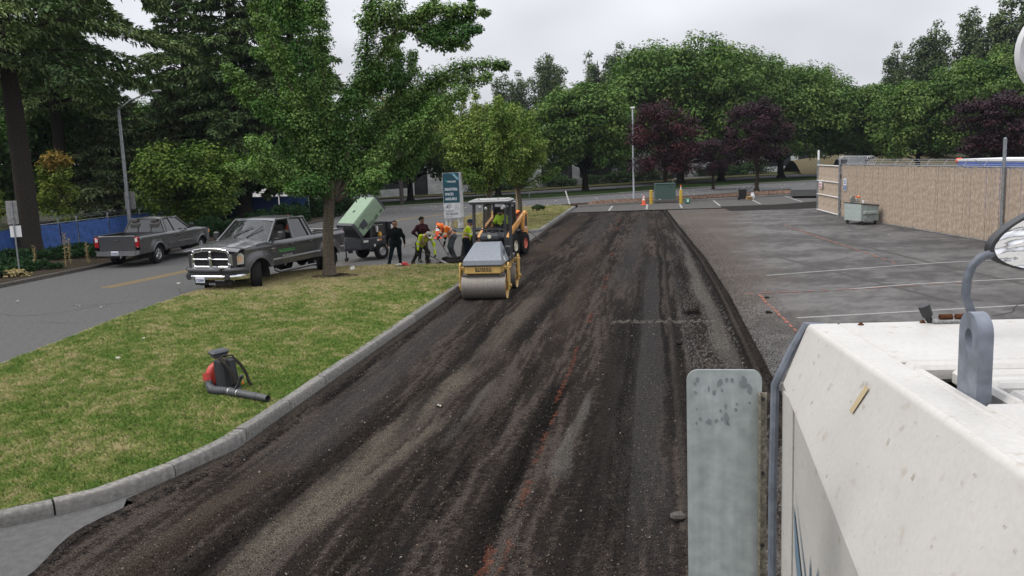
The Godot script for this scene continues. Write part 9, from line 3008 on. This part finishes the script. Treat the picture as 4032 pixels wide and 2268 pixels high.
		for x in [0.0, L - 4.5]:
			for z in [-1.0, 1.0]:
				b = MB.new()
				b.lathe([[0, -0.12], [0.45, -0.12], [0.48, 0], [0.45, 0.12], [0, 0.12]], Transform3D(Basis(Vector3.RIGHT, PI / 2), Vector3(x, 0.48, z)), 16)
				part(t, "wheel", b, mat("tyre", Color()))

# ---------------------------------------------------------------- small things on the ground
func make_small_things() -> void:
	rng.seed = 301
	# rubble round the dig in the driveway
	var rub := [[-7.15, -30.55, 0.22], [-6.95, -30.9, 0.26], [-7.45, -31.2, 0.18], [-6.8, -30.35, 0.2], [-7.3, -31.6, 0.24], [-7.0, -31.5, 0.3], [-6.7, -30.75, 0.25], [-7.75, -31.9, 0.2], [-7.6, -30.75, 0.14], [-6.75, -31.2, 0.2]]
	var words := ["nearest the shovel blade", "beside the roller hood", "behind the shovel blade", "closest to the lawn", "by the orange worker's boots", "at the middle of the heap", "in front of the bucket", "behind the orange worker's shovel", "left of the heap", "under the bucket lip"]
	for i in rub.size():
		var q: Array = rub[i]
		var b := MB.new()
		lump(b, q[2])
		single("asphalt_lump", b, mat("lump", Color(0.055, 0.05, 0.047), 0.95, 0, "dirt", 2.0, 1.0), "broken dark asphalt slab " + words[i], "rubble", Vector3(q[0], 0.02, q[1]), i * 1.3, "broken asphalt in the driveway")
	var heap := MB.new()
	heap.patch(func(u: float, v: float) -> Vector3:
		var a := u * TAU
		var r := v * (0.85 + 0.2 * sin(a * 3.0) + 0.1 * sin(a * 7.0))
		return Vector3(cos(a) * r * 0.95, 0.14 * (1.0 - v) * (1.0 + 0.4 * sin(a * 5.0 + v * 9.0)) + 0.008, sin(a) * r * 1.1), 36, 8, Vector3.UP)
	single("dirt_heap", heap, mat("heap", Color(0.055, 0.047, 0.042), 0.95, 0, "milled", 0.9, 1.2), "low heap of dark dug dirt in front of the shovels", "dirt heap", Vector3(-7.05, 0.0, -31.1))
	var stone := MB.new()
	lump(stone, 0.095)
	single("grey_stone", stone, mat("stone", Color(0.19, 0.175, 0.16), 0.95, 0, "concrete", 3.0, 1.0), "single grey stone lying left of the steel plate", "stone", Vector3(0.2, -0.02, -8.72), 0.4)
	for q in [[2.55, -20.3, 0.09, "dark lump at the foot of the spilled crumbs near the survey line"], [2.75, -22.4, 0.07, "small dark lump beside the orange corner mark"], [0.45, -17.0, 0.08, "dark lump on the last milled pass"]]:
		var b := MB.new()
		lump(b, q[2])
		single("asphalt_lump", b, mat("lump", Color()), q[3], "rubble", Vector3(q[0], 0.0, q[1]), q[0])
	# cut off machine by the driveway edge
	var m := thing("power_trowel_saw", "flat red and black power tool on the edge of the lawn", "power tool", Vector3(-8.62, 0.13, -29.1), 0.1)
	var pb := MB.new()
	pb.box(Vector3(0, 0.02, 0), Vector3(0.52, 0.035, 0.22), Basis(), 0.012)
	part(m, "base_plate", pb, mat("black_plastic", Color()))
	pb = MB.new()
	pb.box(Vector3(0.08, 0.10, 0), Vector3(0.2, 0.12, 0.16), Basis(), 0.03)
	pb.box(Vector3(0.18, 0.06, 0.02), Vector3(0.14, 0.06, 0.14), Basis(), 0.02)
	part(m, "motor", pb, mat("tool_red", Color(0.40, 0.03, 0.035), 0.45))
	pb = MB.new()
	pb.tube([Vector3(0.0, 0.05, 0), Vector3(-0.08, 0.1, 0), Vector3(-0.2, 0.07, 0.02)], [0.022], 8)
	part(m, "grip", pb, mat("sticker", Color()))
	# coiled hose at the sign
	var hs := MB.new()
	for k in 6:
		var pts := []
		for i in 25: pts.push_back(Vector3(cos(TAU * i / 24.0) * (0.55 + 0.05 * k + 0.04 * sin(i * 1.7 + k)) * 1.2, 0.03 + 0.022 * k + 0.01 * sin(i * 2.0 + k), sin(TAU * i / 24.0) * (0.5 - 0.03 * k)))
		hs.tube(pts, [0.02], 6, false)
	single("coiled_hose", hs, mat("hose_blue", Color(0.045, 0.06, 0.08), 0.5), "coiled dark blue air hose on the grass by the lease sign", "hose", Vector3(-9.3, 0.13, -43.2))
	# pin flag near the pear
	var fl := thing("pin_flag", "little white pin flag beside the pear trunk", "flag", Vector3(-9.75, 0.125, -26.9), 0.2)
	pb = MB.new()
	pb.tube([Vector3(-0.25, 0, 0), Vector3(0.06, 0.25, 0)], [0.006], 5)
	part(fl, "wire", pb, mat("stake_wood", Color(0.33, 0.24, 0.15), 0.9))
	pb = MB.new()
	pb.box(Vector3(0.10, 0.26, 0), Vector3(0.14, 0.1, 0.004), Basis(Vector3.BACK, 0.3))
	part(fl, "flag", pb, mat("card_white", Color()))
	# scraps of paper and pale leaves
	var scraps := [[-7.05, 0.14, -20.3, "white paper scrap on the near lawn by the kerb"], [-3.3, -0.03, -12.7, "pale leaf on the milled lane right of the blower"], [-10.9, 0.14, -17.0, "pale leaf on the lawn near the street edge"], [-9.1, 0.14, -19.0, "small pale leaf in the middle of the lawn"], [-10.3, 0.14, -15.2, "pale scrap on the lawn above the blower"], [9.6, 0.01, -38.2, "crumpled white scrap at the foot of the tan fence"], [-16.2, 0.01, -22.3, "yellow leaf on the street before the pickup"], [-15.3, 0.01, -22.1, "white leaf on the street before the pickup"]]
	for q in scraps:
		var b := MB.new()
		b.patch(func(u: float, v: float) -> Vector3: return Vector3((u - 0.5) * 0.11, 0.012 + 0.02 * sin(u * 4.0 + v * 3.0), (v - 0.5) * 0.075), 4, 3, Vector3.UP)
		single("paper_scrap", b, mat("scrap", Color(0.42, 0.40, 0.32), 0.8), q[3], "litter", Vector3(q[0], q[1], q[2]), q[0] * 3.0, "scattered scraps")
	# petals strewn on the far road, uncountable
	var mm := MultiMesh.new()
	var pt := MB.new()
	pt.quad(Vector3(-0.5, 0, 0.35), Vector3(0.5, 0.15, 0.35), Vector3(0.5, 0, -0.35), Vector3(-0.5, 0.1, -0.35))
	mm.transform_format = MultiMesh.TRANSFORM_3D; mm.mesh = pt.mesh(); mm.instance_count = 150
	for i in 150:
		var t := rng.randf()
		var p := Vector3(lerpf(-20, 17, t), 0.02, lerpf(-62, -88, t) - rng.randf_range(-3.0, 8.0))
		if i > 140: p = Vector3(rng.randf_range(-21, -13), 0.02, rng.randf_range(-60, -18))
		mm.set_instance_transform(i, Transform3D(Basis(Vector3.UP, rng.randf() * TAU).scaled(Vector3.ONE * rng.randf_range(0.08, 0.2)), p))
	var mi := MultiMeshInstance3D.new()
	mi.name = "fallen_leaves"; mi.multimesh = mm; mi.material_override = mat("petal", Color(0.55, 0.52, 0.44), 0.8)
	add_child(mi)
	mi.set_meta("kind", "stuff"); tag(mi, "pale fallen leaves strewn over the roads", "leaves")
	# dry stalks by the far kerb
	for q in [[-23.3, -31.6, 1.3, "tall dry weed stalk left of the parked pickup"], [-23.6, -32.3, 1.0, "dry weed stalk second from the parked pickup"], [-23.0, -32.6, 0.8, "short dry weed stalk nearest the parked pickup"], [-24.0, -30.7, 0.9, "dry weed stalk beside the juniper at the kerb"]]:
		var w := thing("dry_weed", q[3], "weed", Vector3(q[0], 0.09, q[1]), q[1], "dry weeds at the kerb")
		var st := MB.new()
		st.tube([Vector3(0, -0.03, 0), Vector3(0.03, q[2] * 0.6, 0.02), Vector3(0.10, q[2], 0)], [0.018, 0.012, 0.006], 5)
		part(w, "stem", st, mat("straw", Color(0.34, 0.25, 0.13), 0.9))
		var lb := LB.new()
		for k in 70:
			var y := rng.randf_range(0.05, 1.0) * float(q[2])
			var dr := (rdir() + Vector3(0, 0.3, 0)).normalized()
			var g := rng.randf_range(0.7, 1.3)
			lb.leaf(Vector3(0.06 * y, y, 0), dr, dr.cross(rdir()).normalized(), 0.12, 0.025, Color(0.34 * g, 0.26 * g, 0.14 * g))
		obj(w, "leaves", lb.mesh(), vmat("leafy", 0.55))
	# dark weed clump on the island and dry grass at the sign post
	var wd := shrub(0.9, 0.4, 14, 0.12, Color(0.03, 0.06, 0.02), Color(0.06, 0.09, 0.03), vmat("leafy", 0.55))
	plant(wd, "weed_clump", "dark green weed clump on the far grass island", "weed", Vector3(-7.75, 0.13, -58.9))
	var dg := shrub(1.5, 0.22, 22, 0.09, Color(0.27, 0.21, 0.11), Color(0.36, 0.28, 0.15), vmat("leafy", 0.55))
	plant(dg, "dry_grass_tuft", "dry straw tuft at the foot of the left road sign", "grass", Vector3(-23.3, 0.09, -28.7))

# rough irregular slab
func lump(b: MB, r: float) -> void:
	var rs := []
	for k in 4:
		var ring := PackedVector3Array()
		for j in 8:
			var a := TAU * j / 8.0
			var q: float = r * [0.72, 1.0, 0.86, 0.45][k] * rng.randf_range(0.75, 1.15)
			ring.push_back(Vector3(cos(a) * q, r * [-0.15, 0.12, 0.42, 0.55][k] * rng.randf_range(0.85, 1.15), sin(a) * q * 0.75))
		rs.push_back(ring)
	b.rings(rs)
